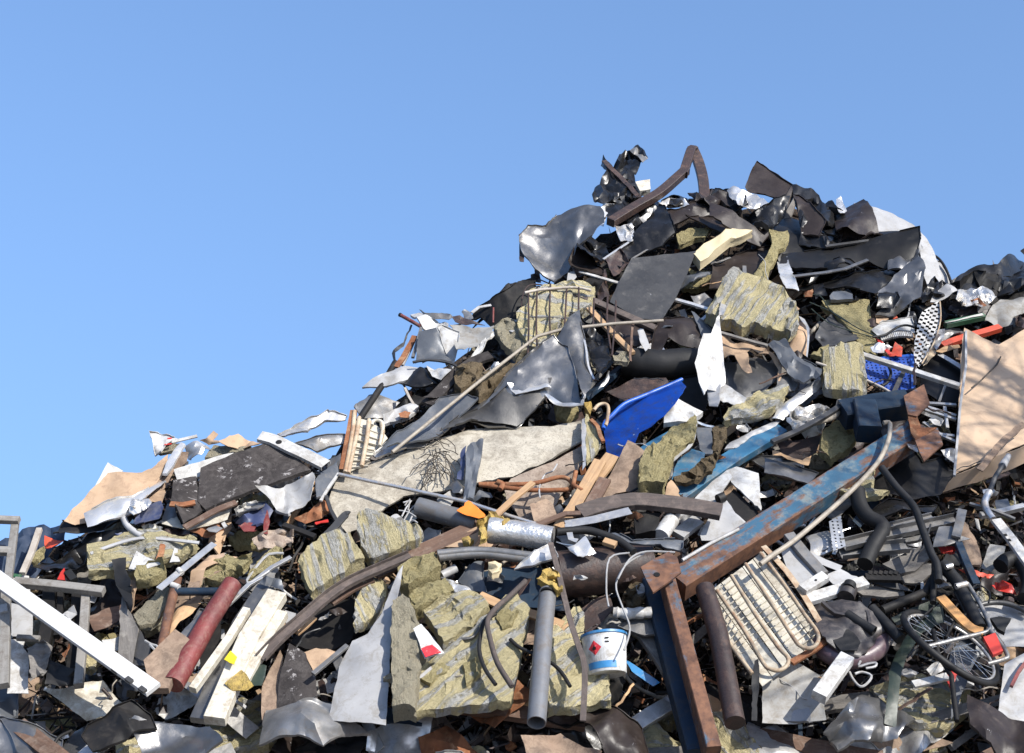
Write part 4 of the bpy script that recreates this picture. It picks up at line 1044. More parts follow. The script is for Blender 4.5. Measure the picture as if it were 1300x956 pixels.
sh('roof_flashing', 'upright blue grey ribbed flashing strip standing on the cream mat', 'metal strip', 'bgr', '432,352 480,330 528,308 515,400 500,480 478,590 465,662 408,662 425,560 425,460', o=40, a=1, sp=24, ang=82, cor=(.07, .01), tilt=(-14, 0))
sh('flashing_edge', 'dark blue torn edge left of the upright ribbed flashing', 'metal scrap', 'navy', '400,380 425,358 425,460 405,560 370,550 378,510 398,495 392,450', o=36, a=1.5, sp=10, sub=1)
sh('pale_scrap', 'pale green grey triangular scrap below the twig tangle', 'plastic piece', 'tarp', '255,680 350,595 365,650 330,715 270,700', o=34, a=2, sp=14)
sh('dark_scrap', 'dark folded scrap at the foot of the upright ribbed flashing', 'metal scrap', 'slate', '330,590 370,565 415,600 420,650 350,640', o=34, a=4, sp=9, sub=2)
sh('blue_scrap', 'small sky blue curved scrap right of the upright ribbed flashing', 'plastic piece', 'bgr', '470,670 500,620 570,620 580,640 520,670 480,690', o=32, a=2, sp=12)
t = grp('bent_tubing', 'rusty tubular frame with rounded corners lying on the grey brown shaded mat', 'tube frame', 800, 590, 36)
tb('loop_tube', None, None, 'rust', '500,578 610,578 740,580 850,570 960,540 1020,545 1055,580 1035,608 920,615 780,612 620,595 505,580', o=38, r=.017, sm=3, par=t)
tb('brace_tube', None, None, 'rust', '1072,505 1060,570 1062,585 1110,618', o=42, r=.017, sm=3, par=t)
tb('clamp', None, None, 'rust', '610,565 640,580 625,610', o=42, r=.02, sm=3, par=t)
bx('copper_strip', 'pale orange grooved strip leaning over the rusty tubular frame', 'strip', 'woodl', '600,765 700,670 820,570', o=46, w=.045, h=.02)
sh('orange_plate', 'flat bright orange plate on top of the grey plastic pipe', 'plastic piece', 'ored', '372,735 440,680 480,705 548,770 500,782 430,765', o=46, a=.4, sp=24)
t = tb('plastic_pipe', 'short grey plastic pipe lying left of the foil duct', 'pipe', 'pvc', '140,715 300,760 490,812', o=34, r=.072, n=24, hollow=True)
tb('dark_end', None, None, 'blkm', '152,718 170,723', o=34, r=.062, n=18, par=t)
t = grp('foil_duct', 'foil wrapped duct with torn yellow foam at its left end', 'duct', 740, 860, 40)
tb('duct_body', None, None, 'foil', '560,850 660,860 760,873 935,903', o=38, r=.088, n=22, wob=.03, par=t)
sh('foam_collar', None, None, 'yfoam', '490,820 560,770 600,775 620,800 580,870 540,930 505,940 500,880', o=44, th=.05, a=5, sp=7, sub=1, rag=2.5, par=t)
sh('foam_rag', None, None, 'yfoam', '600,780 640,770 685,800 650,830 615,820', o=50, th=.02, a=3, sp=7, sub=1, rag=2, par=t)
sh('yellow_tuft', 'small yellow foam tuft below the left end of the foil duct', 'foam piece', 'yfoam', '400,915 440,900 470,930 450,952 410,950', o=38, th=.03, a=4, sp=7, sub=1, rag=2)
sh('blue_tube_scrap', 'silver blue edge strip hanging down at the right end of the cream mat', 'metal strip', 'galv', '1108,200 1130,190 1135,300 1130,470 1112,500 1108,350', o=34, a=.6, sp=16)
sh('insulation_sheet', 'pale striped board with a grey facing left of the deep blue tray', 'insulation', 'wool', '1130,185 1160,230 1215,330 1220,370 1135,470 1130,320', o=28, th=.04, a=.8, sp=18, ang=80)
bx('wood_plank', 'light tan plank standing right of the rusty tubular frame', 'plank', 'woodl', '975,840 1060,720 1150,560 1215,445', o=38, w=.09, h=.03)
bx('brown_angle', 'brown bent tube bracket next to the striped board', 'bracket', 'rust', '1160,200 1200,240 1215,290 1235,330', o=36, w=.03, h=.02, sm=2)
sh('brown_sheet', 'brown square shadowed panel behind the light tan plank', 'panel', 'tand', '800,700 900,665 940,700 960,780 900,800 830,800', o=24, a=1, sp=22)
bx('brown_board', 'dark brown board slanting over the light tan plank', 'board', 'brwn', '800,840 920,790 1010,755 1100,752', o=44, w=.04, h=.02)
# ================================================================== left shoulder
RG(60, 500, 5)
sh('cardboard_sheet', 'big bent cardboard sheet at the far left end of the heap top', 'cardboard', 'tan', '108,812 165,735 240,662 310,585 390,512 470,502 600,502 690,460 762,388 765,480 700,560 620,680 560,720 420,780 320,800 260,825 180,835', o=20, a=1.4, sp=30, sm=2, tilt=(0, -6))
sh('board_corner', 'pale grey board corner pointing up behind the big bent cardboard sheet', 'board', 'plaster', '290,625 330,540 385,438 430,462 485,492 440,515 380,560', o=10, a=.8, sp=24)
sh('bent_channel', 'bright bent metal channel running along the big bent cardboard sheet', 'metal strip', 'alu', '228,735 330,705 440,680 540,652 620,590 700,510 740,490 745,530 690,580 620,650 545,712 540,742 400,782 252,822', o=32, a=1.5, sp=24, bow=.035, ang=-28, sm=2)
sh('bent_channel', 'bright narrow strip rising from the channel to the sheet above', 'metal strip', 'alu', '735,505 760,430 800,365 850,310 872,320 830,400 762,505', o=34, a=1, sp=20)
t = sh('printed_sheet', 'white folded sheet with small red marks on the left skyline', 'metal sheet', 'wht', '645,230 700,242 762,258 830,295 760,330 725,360 682,388 668,330', o=26, a=1.5, sp=18, tilt=(14, 0))
sh('red_mark', None, None, 'red', '762,282 790,280 795,292 765,295', o=31, a=.1, sp=12, sub=1, par=t)
sh('red_mark', None, None, 'red', '742,322 790,315 790,322 745,330', o=31, a=.1, sp=12, sub=1, par=t)
bx('white_strip', 'thin white strip lying behind the white sheet with red marks', 'metal strip', 'wht', '752,318 850,292 952,268', o=24, w=.03, h=.01)
sh('metal_flare', 'shiny folded metal flare under the thin white strip', 'metal sheet', 'galv', '868,308 950,298 1000,325 1062,352 1000,358 985,412 905,415 890,380', o=26, a=4, sp=16)
sh('yellow_sheet', 'olive yellow panel below the white sheet with red marks', 'panel', 'woold', '690,380 760,335 850,335 800,385 720,395', o=18, th=.03, a=1.5, sp=14)
sh('cardboard_curl', 'first tan cardboard curl on the skyline left of the white perforated rail', 'cardboard', 'tan', '970,302 1010,285 1058,255 1085,258 1050,300 1135,300 1120,322 1045,320', o=20, a=3, sp=12)
sh('cardboard_curl', 'second tan cardboard curl nearest to the white perforated rail', 'cardboard', 'tan', '1090,330 1140,290 1210,248 1290,280 1400,350 1380,372 1300,352 1150,345', o=22, a=3, sp=16)
sh('dark_lining', 'dark olive lining under the tan cardboard curls', 'insulation', 'woold', '1000,420 1060,345 1300,350 1250,375 1190,390 1080,410', o=14, th=.03, a=2, sp=14)
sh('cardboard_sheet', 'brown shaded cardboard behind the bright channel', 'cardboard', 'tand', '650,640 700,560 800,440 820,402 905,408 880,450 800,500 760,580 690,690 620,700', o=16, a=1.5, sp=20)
sh('cardboard_sheet', 'brown cardboard piece above the silver shredded foil', 'cardboard', 'tan', '640,690 700,620 742,596 752,640 730,690 660,702', o=24, a=1.5, sp=18)
sh('silver_bunch', 'bunch of shredded silver foil under the end of the bright channel', 'foil', 'foil', '520,765 535,700 580,685 650,688 665,712 600,750 552,785', o=32, a=6, sp=5.5, sub=1, sm=0)
sh('blue_paper', 'violet blue torn paper piece beneath the silver shredded foil', 'paper', 'navy', '545,805 600,742 690,705 730,700 742,740 712,802 620,835 562,836', o=30, a=1.5, sp=16)
t = sh('felt_sheet', 'big black roofing felt slab with grey smears on the left shoulder', 'roofing slab', 'felt', [(256, 598), (298, 580), (340, 566), (372, 580), (394, 600), (362, 611), (300, 634), (262, 650), (252, 640)], o=32, a=1.5, sp=26, th=.03, sm=2, tilt=(0, -5), ang=-18)
sh('end_fold', None, None, 'felt', '800,562 870,548 942,540 955,640 985,752 930,790 862,830 820,735 790,690', o=36, a=1.5, sp=20, th=.02, tilt=(-20, 0), par=t)
sh('plaster_layer', None, None, 'plaster', '808,492 900,462 980,440 1080,410 1182,385 1195,402 1080,452 985,490 968,540 830,562', o=34, a=.8, sp=20, th=.02, par=t)
bx('rusty_lip', None, None, 'rust', '780,700 860,705 940,690', o=42, w=.045, h=.015, par=t)
sh('white_board', 'cream white board pieces sticking out under the black felt slab', 'board', 'crm', '728,825 780,798 822,780 850,832 930,810 1000,785 1080,760 1162,735 1142,800 1020,838 900,866 800,845', o=26, a=1, sp=24)
bx('dark_strip', 'dark curved strip over the cream white board under the black felt slab', 'metal strip', 'brwn', '870,850 980,790 1080,735 1200,690', o=34, w=.05, h=.015, sm=2)
tb('curved_edge', 'white curved plastic edging below the violet blue paper', 'edging', 'plas', '485,792 510,840 560,880 600,905', o=30, r=.022, sm=3)
sh('black_sheet', 'long black sheet folded beneath the far left cardboard', 'metal sheet', 'blkm', '105,835 240,820 400,800 470,770 530,775 430,850 330,900 200,925 60,960', o=10, a=4, sp=20)
sh('slate_tile', 'broken blue black slate tile left under the black felt slab end', 'tile', 'galvd', '725,820 760,700 800,700 830,790 780,800', o=24, a=.8, sp=20)
for q, m, lb in [('430,905 540,880 600,910 740,915 500,930', 'navy', 'dark blue strip below the white curved edging'), ('750,870 850,850 900,900 800,930 745,910', 'rustd', 'dark rusty lump under the cream white board'),
                 ('600,850 680,840 735,860 700,900 620,890', 'plaster', 'crumbled plaster lump under the violet blue paper'), ('1215,850 1300,805 1330,880 1260,890', 'redp', 'red brown scrap right of the cream white board'),
                 ('1190,740 1240,700 1280,690 1300,750 1220,790', 'plaster', 'broken grey plaster chunk under the black felt slab'), ('900,880 1010,850 1110,830 1120,880 980,920', 'rust', 'tangled rusty strip below the cream white board')]:
    sh('metal_scrap', lb, 'scrap piece', m, q, o=20, a=4, sp=8, sub=2, sm=0)

RG(280, 490, 5)
t = bx('perforated_rail', 'white flat rail with two round holes lying on the left shoulder', 'rail', 'wht', '250,322 340,345 440,395 540,440 668,505', o=40, w=.095, h=.03, sm=2, prof='C')
for q in ((370, 357), (618, 473)):
    disc('round_hole_disc', None, None, 'blkm', q[0], q[1], .022, o=42.4, h=.004, par=t)  # black discs laid on the rail, hole shade put in as colour
sh('metal_ribbon', 'thin torn silver ribbon curling against the sky above the white rail', 'metal strip', 'galv', '360,302 470,250 560,215 680,168 742,175 802,185 790,212 740,222 660,232 610,260 570,282 560,300 480,312 400,332', o=20, a=1.8, sp=16, tilt=(0, -10), rag=1)
sh('ridge_strip', 'dark grey folded ridge strip below the thin torn silver ribbon', 'metal strip', 'galvd', '430,345 550,312 700,305 792,304 780,350 700,372 612,400 540,388 490,362', o=22, a=1.5, sp=20, bow=.03, ang=-6)
sh('grey_flap', 'grey blue metal flap between the white rail and the cream condenser grille', 'metal sheet', 'galvd', '690,500 770,470 755,560 700,660 640,740 615,700 660,600', o=20, a=2, sp=18)
t = grp('condenser_grille', 'cream condenser grille with rusty tubes standing at the left of the cream mat', 'condenser', 900, 380, 30)
sh('fin_panel', None, None, 'crm', '790,560 810,400 850,230 880,210 980,230 1062,335 965,440 892,512', o=24, a=.3, sp=40, th=.006, ang=80, par=t)
for k in range(7):
    f = k / 6
    bx('fin', None, None, 'crm', [(280 + (845 - 50 * f) / 5, 490 + (245 + 280 * f) / 5), (280 + (1015 - 80 * f) / 5, 490 + (310 + 200 * f) / 5)], o=27, w=.006, h=.02, par=t)
for q in ('850,160 842,260 820,400 790,550', '942,215 930,330 895,510', '880,200 865,300 810,555', '1022,240 1030,290 1010,370'):
    tb('coil_tube', None, None, 'rustc', q, o=33, r=.017, n=8, par=t)
tb('bend_tube', None, None, 'crm', '960,250 965,228 990,218 1018,225 1032,255 1020,330 1008,380', o=34, r=.014, sm=3, par=t)
bx('side_rail', None, None, 'rust', '845,165 820,300 775,540', o=30, w=.05, h=.04, prof='L', par=t)
sh('galvanised_sheet', 'grey galvanised strip panel crossing behind the lower end of the long pale rod', 'metal panel', 'galv', '958,445 1080,350 1200,270 1300,195 1310,385 1180,405 1065,440 985,470', o=22, a=1.2, sp=28)
sh('white_sheet', 'white folded plastic sheet below the right end of the black felt slab', 'plastic sheet', 'plas', '230,715 330,680 420,640 540,622 590,625 608,650 590,710 560,760 480,800 430,830 360,800 320,750', o=28, a=3.5, sp=18, tilt=(0, -4))
sh('blue_sheet', 'grey blue bent panel standing behind the white folded plastic sheet', 'metal panel', 'bgr', '600,620 640,560 700,500 735,480 750,540 690,640 640,720 610,740', o=28, a=1.5, sp=18)
bx('white_edge', 'thin white edge bar right of the grey blue bent panel', 'metal strip', 'wht', '635,730 690,640 750,555', o=33, w=.02, h=.015)
sh('grey_board', 'grey board wedge left of the white folded plastic sheet', 'board', 'galvd', '95,790 160,745 225,720 300,760 260,820 180,830 100,850', o=20, a=1.5, sp=18)
sh('navy_cloth', 'dark blue cloth lump below the white folded plastic sheet', 'cloth', 'navy', '110,860 190,800 230,755 300,755 330,800 290,870 230,900 160,900', o=22, th=.02, a=5, sp=12, sub=2, sm=2)
sh('rust_plate', 'small flat red brown plate under the dark blue cloth', 'metal plate', 'redp', '120,890 160,862 232,880 215,925 150,925', o=28, a=.8, sp=14)
sh('rust_plate', 'upright pink brown wedge right of the dark blue cloth', 'metal plate', 'redp', '272,860 298,790 312,860 300,945 272,940', o=28, a=1, sp=14)
sh('torn_felt', 'brown red crumpled paper left of the lower tip of the cream mat', 'paper', 'rust', '470,850 560,810 640,730 690,740 700,800 640,850 540,880', o=24, a=3, sp=10, sub=2)
sh('red_strip', 'short red strip lying left of the lower tip of the cream mat', 'plastic piece', 'red', '600,870 680,850 685,870 610,885', o=32, a=.5, sp=12, sub=1)
bx('grey_hoop', 'grey looped flat bar leaning under the lower tip of the cream mat', 'metal strip', 'dkg', '660,960 720,900 790,820 812,815', o=40, w=.055, h=.015, sm=3)
bx('black_bar', 'short black bar left of the grey looped flat bar', 'metal bar', 'blkm', '400,885 500,920 600,960', o=32, w=.04, h=.03)
bx('thin_bar', 'thin dark bar crossing the lower tip of the cream mat', 'metal bar', 'dkg', '670,700 700,790 750,880 780,960', o=36, w=.025, h=.02)
tb('white_disc_roll', 'small round grey disc left of the grey plastic pipe', 'disc', 'plas', '1095,860 1120,880', o=34, r=.06, n=24)
t = grp('wire_bunch', 'bunch of stiff pale wires left of the grey plastic pipe', 'wire', 1190, 800, 34)
for q in ('1140,900 1200,790 1260,740', '1150,830 1180,770 1210,730 1160,740', '1130,790 1190,800 1240,830', '1160,900 1210,850 1250,870', '1180,920 1200,860 1230,800', '1170,760 1200,720 1190,790'):
    tb('strand', None, None, 'plas', q, o=34, r=.006, n=5, sm=2, par=t)

# ================================================================== lower left
RG(0, 640, 4.157)
t = grp('steel_rack', 'weathered grey steel rack of square tubes standing at the far left', 'rack', 260, 600, 24)
bx('top_rail', None, None, 'rackm', '78,412 300,432 548,462', o=36, w=.06, h=.05, par=t)
bx('post', None, None, 'rackm', '455,470 440,700 415,960', o=32, w=.055, h=.05, par=t)
bx('post', None, None, 'blkm', '262,445 255,620 225,760', o=22, w=.08, h=.05, par=t)
bx('post', None, None, 'blkm', '320,460 315,620 300,700', o=20, w=.04, h=.04, par=t)
bx('post', None, None, 'blkm', '405,470 395,700 375,880', o=22, w=.06, h=.05, par=t)
bx('cross_rail', None, None, 'rackm', '90,705 160,708 210,712', o=26, w=.035, h=.03, par=t)
bx('post', None, None, 'rackm', '32,460 28,700 22,960', o=36, w=.06, h=.05, par=t)
bx('post', None, None, 'rackm', '82,90 62,250 40,430', o=28, w=.05, h=.04, par=t)
bx('top_rail', None, None, 'rackm', '-60,82 0,82 102,86', o=30, w=.05, h=.04, par=t)
bx('brace', None, None, 'pole', '208,132 165,260 118,368', o=24, w=.04, h=.03, par=t)
bx('cross_rail', None, None, 'rackm', '-60,245 60,250', o=28, w=.06, h=.04, par=t)
bx('side_rail', None, None, 'plas', '0,560 40,550', o=38, w=.07, h=.03, par=t)
t = bx('white_plank', 'long white slotted metal plank slanting down across the far left corner', 'plank', 'whtc', '-80,345 0,405 400,690 810,980', o=62, w=.105, h=.03)
for k in range(11):
    f = .12 + k * .08
    x, y = -80 + 890 * f, 345 + 635 * f + 40
    bx('slot_tab', None, None, 'dkg', [(x / 4.157, 640 + y / 4.157), ((x + 28) / 4.157, 640 + (y + 20) / 4.157)], o=58, w=.03, h=.02, par=t)
sh('white_sheet', 'small white panel with a green edge at the far left behind the rack', 'panel', 'wht', '62,372 155,380 158,480 62,470', o=16, a=.4, sp=26)
bx('green_edge', 'thin green strip on top of the small white panel at the far left', 'strip', 'green', '64,376 110,382', o=24, w=.03, h=.01)
sh('glazed_sheet', 'pale grey glazed panel under the white plank at the far left', 'panel', 'plas', '58,520 170,555 175,700 62,700', o=16, a=.5, sp=26)
sh('white_sheet', 'large white panel in the bottom left corner behind the rack post', 'panel', 'wht', '48,715 135,722 120,760 150,790 150,1000 40,1000', o=16, a=.6, sp=28)
sh('roof_cladding', 'dark blue corrugated cladding leaning behind the rack at the far left', 'cladding', 'ridge', '-120,260 0,205 180,112 345,125 335,180 180,385 100,400 -120,390', o=-4, a=.6, sp=34, ang=-72, cor=(.12, .02), sub=5)
sh('signal_cloth', 'faded salmon cloth triangle above the rack at the far left', 'cloth', 'orr', '238,175 332,188 270,235 240,240', o=10, a=1.5, sp=14)
sh('wool_tuft', 'small yellow wool tuft right of the rack brace at the far left', 'insulation', 'woolf', '165,320 200,270 240,245 235,290 185,335', o=12, th=.04, a=3, sp=8, sub=1, rag=2)
sh('dark_tarp', 'black glossy tarpaulin under the left end of the heap top', 'tarpaulin', 'blk', '165,385 330,280 470,190 700,160 740,180 600,240 475,270 465,390 330,410 200,400', o=6, a=5, sp=20, sm=1)
t = grp('red_handle_tool', 'red handled tool with a black grip lying on the rack rail', 'tool', 340, 385, 30)
sh('handle', None, None, 'red', '305,408 325,370 342,345 346,410', o=28, th=.02, a=.3, sp=12, sub=1, par=t)
bx('grip', None, None, 'rubber', '358,360 392,405', o=30, w=.05, h=.04, par=t)
sh('insulation_batt', 'long yellow mineral wool slab under its pale edge strip at the left', 'insulation', 'wool', '472,272 600,225 740,188 900,195 1045,232 1035,262 960,300 872,335 800,360 720,402 600,395 476,400', o=20, th=.09, a=3, sp=22, ang=-10, rag=1.5, sub=3)
bx('edge_strip', 'pale bent strip along the top of the long yellow wool slab at the left', 'metal strip', 'plas', '478,262 600,215 740,180 900,188 1050,205', o=34, w=.025, h=.01, sm=3)
sh('white_shard', 'bright white triangular shard standing in front of the left wool slab', 'board', 'wht', '678,345 722,250 790,285 855,320 740,352', o=36, a=.6, sp=22, tilt=(8, 0))
sh('wool_clump', 'torn wool clump below the bright white triangular shard', 'insulation', 'woolf', '735,385 800,345 870,330 880,400 800,440 730,455 720,420', o=28, th=.08, a=4, sp=12, sub=2, rag=1.5)
sh('black_strap', 'black curled rubber flap in front of the left wool slab', 'rubber flap', 'rubber', '590,300 665,268 660,330 700,420 702,540 690,570 660,510 612,430', o=40, a=2, sp=16, tilt=(14, 0))
sh('dark_wedge', 'dark grey wooden wedge standing under the black curled rubber flap', 'board', 'woodd', '645,485 690,570 735,660 722,720 700,850 620,870 630,700', o=34, a=1, sp=26, ang=80, tilt=(10, 0))
sh('dark_wedge', 'narrow dark board right beside the dark grey wooden wedge', 'board', 'dkg', '735,660 790,760 780,850 700,850 722,720', o=28, a=1, sp=22, ang=80)
sh('grey_board', 'grey fibrous board slanting from the wedge toward the blue pipe', 'board', 'woold', '710,605 800,520 870,450 905,470 880,560 830,640 735,662', o=32, th=.04, a=1.5, sp=20, ang=-45)
bx('galvanised_angle', 'galvanised angle bar slanting up over the blue pipe at the left', 'angle bar', 'galv', '840,455 980,340 1132,215', o=46, w=.05, h=.03, prof='L')
t = grp('blue_pipework', 'narrow blue painted pipe elbow with white clamps at the lower left', 'pipe', 900, 600, 44)
tb('down_pipe', None, None, 'beamr', '935,390 915,470 880,620 850,775', o=44, r=.032, n=14, par=t)
tb('branch_pipe', None, None, 'dbl', '925,462 1060,462 1200,462', o=44, r=.027, n=14, par=t)
for q in ('905,425 945,440', '940,345 960,365'):
    tb('clamp', None, None, 'wht', q, o=48, r=.02, n=8, par=t)
tb('wire_loop', 'thin white wire hooked below the blue pipe elbow', 'wire', 'plas', '765,720 800,740 830,750 820,770 790,740', o=46, r=.008, sm=3, n=6)
sh('veneer_sheet', 'orange brown veneer curving behind the blue pipe elbow', 'veneer', 'woodl', '830,740 870,600 935,530 1052,492 1010,560 900,690 850,800', o=34, a=1.5, sp=22, bow=.04, ang=-50)
sh('cardboard_sheet', 'pinkish brown sheet hanging at the upper right of the blue pipe elbow', 'cardboard', 'tand', '990,440 1040,330 1100,270 1180,240 1200,330 1120,380 1060,400 1040,480', o=34, a=2, sp=22)
sh('stone_plate', 'rough brown stone slab leaning left of the dark red pipe', 'slab', 'tand', '765,852 850,770 930,690 1012,748 960,840 895,1000 800,1000', o=44, th=.05, a=1, sp=26, sub=3, shp=50)
sh('blue_plate', 'dark blue grey plate between the stone slab and the dark red pipe', 'metal plate', 'slate', '948,690 1010,620 1060,560 1112,570 1060,660 1010,742', o=38, a=1, sp=24)
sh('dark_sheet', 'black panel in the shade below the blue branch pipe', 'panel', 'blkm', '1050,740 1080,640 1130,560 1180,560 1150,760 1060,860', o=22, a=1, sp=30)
sh('brown_board', 'dark brown bent board under the rack rail at the lower left', 'board', 'brwn', '462,600 560,560 640,540 635,610 560,660 500,682', o=22, a=2, sp=20)
for q, m, lb in [('820,310 870,160 885,165 860,310', 'rust', 'thin rusty upright strip in front of the left wool slab'), ('895,320 920,230 935,240 950,310', 'plas', 'tiny white bent strip on the rusty scrap at the left'),
                 ('250,820 330,850 400,880 395,960 240,960', 'rubber', 'black curved rubber sheet at the bottom left'), ('150,760 230,720 280,760 240,900 160,940', 'woodd', 'grey splintered wood lump at the bottom left'),
                 ('540,730 640,700 620,780 560,780', 'plaster', 'grey torn board left of the dark grey wooden wedge'), ('330,600 390,540 410,590 360,640', 'plas', 'pale bag scrap behind the rack post'),
                 ('480,480 520,490 500,530 470,520', 'plas', 'small pale scrap beside the rack post top'), ('330,800 365,740 372,760 345,820', 'rust', 'small orange brown splinter behind the rack post'),
                 ('670,440 720,380 725,440 700,560 690,590 695,470', 'tan', 'pinkish torn strip below the black curled rubber flap')]:
    sh('scrap_piece', lb, 'scrap piece', m, q, o=28, a=3, sp=9, sub=2)

RG(240, 650, 4.3333)
t = tb('red_pipe', 'thick dark red pipe leaning up from the bottom edge at the left', 'pipe', 'redp', '238,395 120,580 0,790 -90,950', o=48, r=.062, n=20, taper=1.1)
t = grp('boxed_profile', 'pair of cream white boxed window profiles leaning up from the bottom edge', 'window frame', 320, 700, 44)
bx('frame_bar', None, None, 'crm', '485,455 330,700 140,1150', o=48, w=.13, h=.07, par=t)
bx('frame_bar', None, None, 'crm', '515,560 420,720 290,960', o=46, w=.07, h=.06, par=t)
bx('thin_bar', None, None, 'crm', '318,540 220,700 20,980', o=46, w=.05, h=.05, par=t)
bx('shaded_side', None, None, 'slate', '425,420 290,620 60,1150', o=38, w=.12, h=.05, par=t)  # unlit left faces of the profiles, their shade put in as slate grey
sh('yellow_tag', 'small bright yellow tag stuck on the cream white profile', 'tag', 'yell', '192,812 228,765 262,800 250,842 225,835', o=56, a=.4, sp=14, sub=1)
sh('orange_scrap', 'orange plastic corner at the foot of the cream white profiles', 'plastic piece', 'yfoam', '195,945 290,868 318,890 355,960 320,985 240,985', o=54, a=1, sp=16)
sh('insulation_batt', 'left insulation slab of the pair leaning above the long brown rail', 'insulation', 'wool', '608,322 670,240 740,182 830,165 890,168 925,240 968,315 880,365 780,430 680,492 645,430', o=36, th=.10, a=2, sp=26, ang=72, sub=3, tilt=(0, -6))
sh('insulation_batt', 'right insulation slab of the pair leaning above the long brown rail', 'insulation', 'wool', '928,62 990,38 1120,85 1290,150 1272,212 1150,262 1012,312 980,290 955,250 935,150', o=36, th=.10, a=2, sp=26, ang=75, sub=3, tilt=(0, -6))
bx('brown_rail', 'long dark brown rail sweeping up to the right below the insulation pair', 'rail', 'burnt', '395,800 500,690 650,560 760,465 880,385 1010,325 1220,235', o=48, w=.075, h=.03, sm=3, prof='U')
bx('brown_board', 'brown cracked board under the long dark brown rail', 'board', 'brwn', '780,500 900,420 1010,370', o=38, w=.06, h=.02)
bx('splinter', 'orange brown wood splinter under the long dark brown rail', 'splinter', 'woodl', '590,670 640,630 690,580', o=30, w=.04, h=.015)
t = sh('white_wedge', 'large pale grey tapering sheet curving up from the bottom edge', 'metal sheet', 'plas', '770,1150 830,850 900,712 920,705 985,670 1060,565 1105,450 1150,330 1172,300 1160,400 1135,560 1110,700 1082,1150', o=46, a=1.2, sp=36, bow=.04, ang=-62, sm=2, tilt=(14, 0))
sh('cardboard_sheet', 'rounded pinkish cardboard left of the large tapering sheet', 'cardboard', 'tan', '635,775 700,752 760,755 805,772 760,840 690,890', o=34, a=1, sp=22)
sh('black_dish', 'black ribbed curved plate at the bottom left of the tapering sheet', 'plate', 'felt', '470,1150 510,860 552,725 640,775 655,830 690,890 720,1150', o=40, a=1, sp=26, bow=.05, ang=80)
bx('grey_bar', 'thin grey bar slanting between the rounded cardboard and the tapering sheet', 'metal bar', 'galvd', '682,892 780,810 870,735', o=46, w=.03, h=.02)
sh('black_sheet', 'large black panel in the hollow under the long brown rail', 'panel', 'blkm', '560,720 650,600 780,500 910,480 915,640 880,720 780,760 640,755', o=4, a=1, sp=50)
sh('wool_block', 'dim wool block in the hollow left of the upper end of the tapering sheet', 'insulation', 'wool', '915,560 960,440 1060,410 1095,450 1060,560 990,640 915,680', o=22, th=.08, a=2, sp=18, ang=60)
sh('wool_piece', 'olive wool piece framed by a pale curved strip above the window profiles', 'insulation', 'woolf', '322,378 380,300 440,240 520,226 500,290 440,330 350,390', o=32, th=.05, a=2.5, sp=12, rag=1.5)
tb('pale_strip', 'pale thin strip bordering the olive wool piece', 'strip', 'plas', '520,228 440,232 380,290 318,375 345,385 440,325', o=40, r=.009, sm=2, n=6)
for q, lb in (('350,390 450,310 560,250', 'upper'), ('215,510 330,400 400,360', 'lower')):
    bx('thin_profile', 'thin pale metal profile, the %s of two left of the window profiles' % lb, 'profile', 'galv', q, o=40, w=.03, h=.02)
sh('torn_rag', 'pink brown crumpled rag in the middle left above the olive wool piece', 'cloth', 'matd', '350,170 420,120 520,95 580,110 570,190 480,230 380,220', o=24, th=.01, a=6, sp=9, sub=2, sm=1)
sh('tan_sheet', 'crinkled tan sheet left of the olive wool piece', 'cardboard', 'tan', '0,410 20,320 90,250 180,200 255,180 250,240 190,280 100,330 70,400 40,420', o=34, a=3, sp=16)
sh('wool_clump', 'dark olive wool clump under the crinkled tan sheet', 'insulation', 'woolf', '80,380 150,310 260,290 350,270 300,350 220,380 150,420 90,400', o=26, th=.08, a=4, sp=10, sub=2, rag=2)
sh('white_box', 'small pale box face leaning right of the window profile tops', 'box', 'plas', '530,540 590,560 560,640 520,600', o=34, a=.4, sp=20)
sh('blue_rag', 'blue shiny plastic bunch at the top of the window profiles', 'plastic piece', 'bgr', '385,400 430,365 510,385 525,450 490,425 420,415', o=44, a=4, sp=8, sub=2)
sh('green_board', 'grey green board piece at the foot of the window profiles', 'board', 'dgreen', '300,890 380,830 430,850 400,960 340,960', o=46, a=1, sp=18)
sh('wood_board', 'pinkish wooden board left of the black ribbed plate', 'board', 'tand', '400,960 450,860 505,760 520,800 480,1150 400,1150', o=36, a=.8, sp=24)
# ================================================================== lower middle
RG(500, 650, 4.3333)
bx('brown_board', 'long brown board slanting up beneath the left end of the foil duct', 'board', 'brwn', '-110,340 100,240 300,150 470,70', o=40, w=.12, h=.025)
sh('tan_board', 'light tan strip under the foil duct beside the long brown board', 'board', 'tan', '240,195 350,140 470,75 465,150 440,190 330,195', o=36, a=1, sp=22)
for k, q in enumerate(['240,230 480,212 740,240 860,250', '250,250 470,232 640,250 740,262', '900,110 1050,100 1150,125 1240,160 1320,220']):
    tb('flexible_conduit', ['upper grey conduit of two lying under the foil duct', 'lower grey conduit of two lying under the foil duct', 'dark curved conduit right of the foil duct'][k], 'conduit', 'galvd' if k < 2 else 'rubber', q, o=44, r=.028, sm=4, n=12)
sh('folded_strip', 'folded grey galvanised strip under the right end of the foil duct', 'metal strip', 'galv', '662,312 700,280 850,180 885,200 905,262 760,300', o=44, a=1.5, sp=16)
t = bx('galvanised_channel', 'bent galvanised channel lying right of the foil duct', 'channel', 'galv', '945,75 1100,50 1300,0', o=42, w=.07, h=.03, prof='L')
bx('galvanised_strip', 'short galvanised strip hanging from the bent channel', 'metal strip', 'galv', '955,70 975,150 1010,160', o=46, w=.04, h=.01)
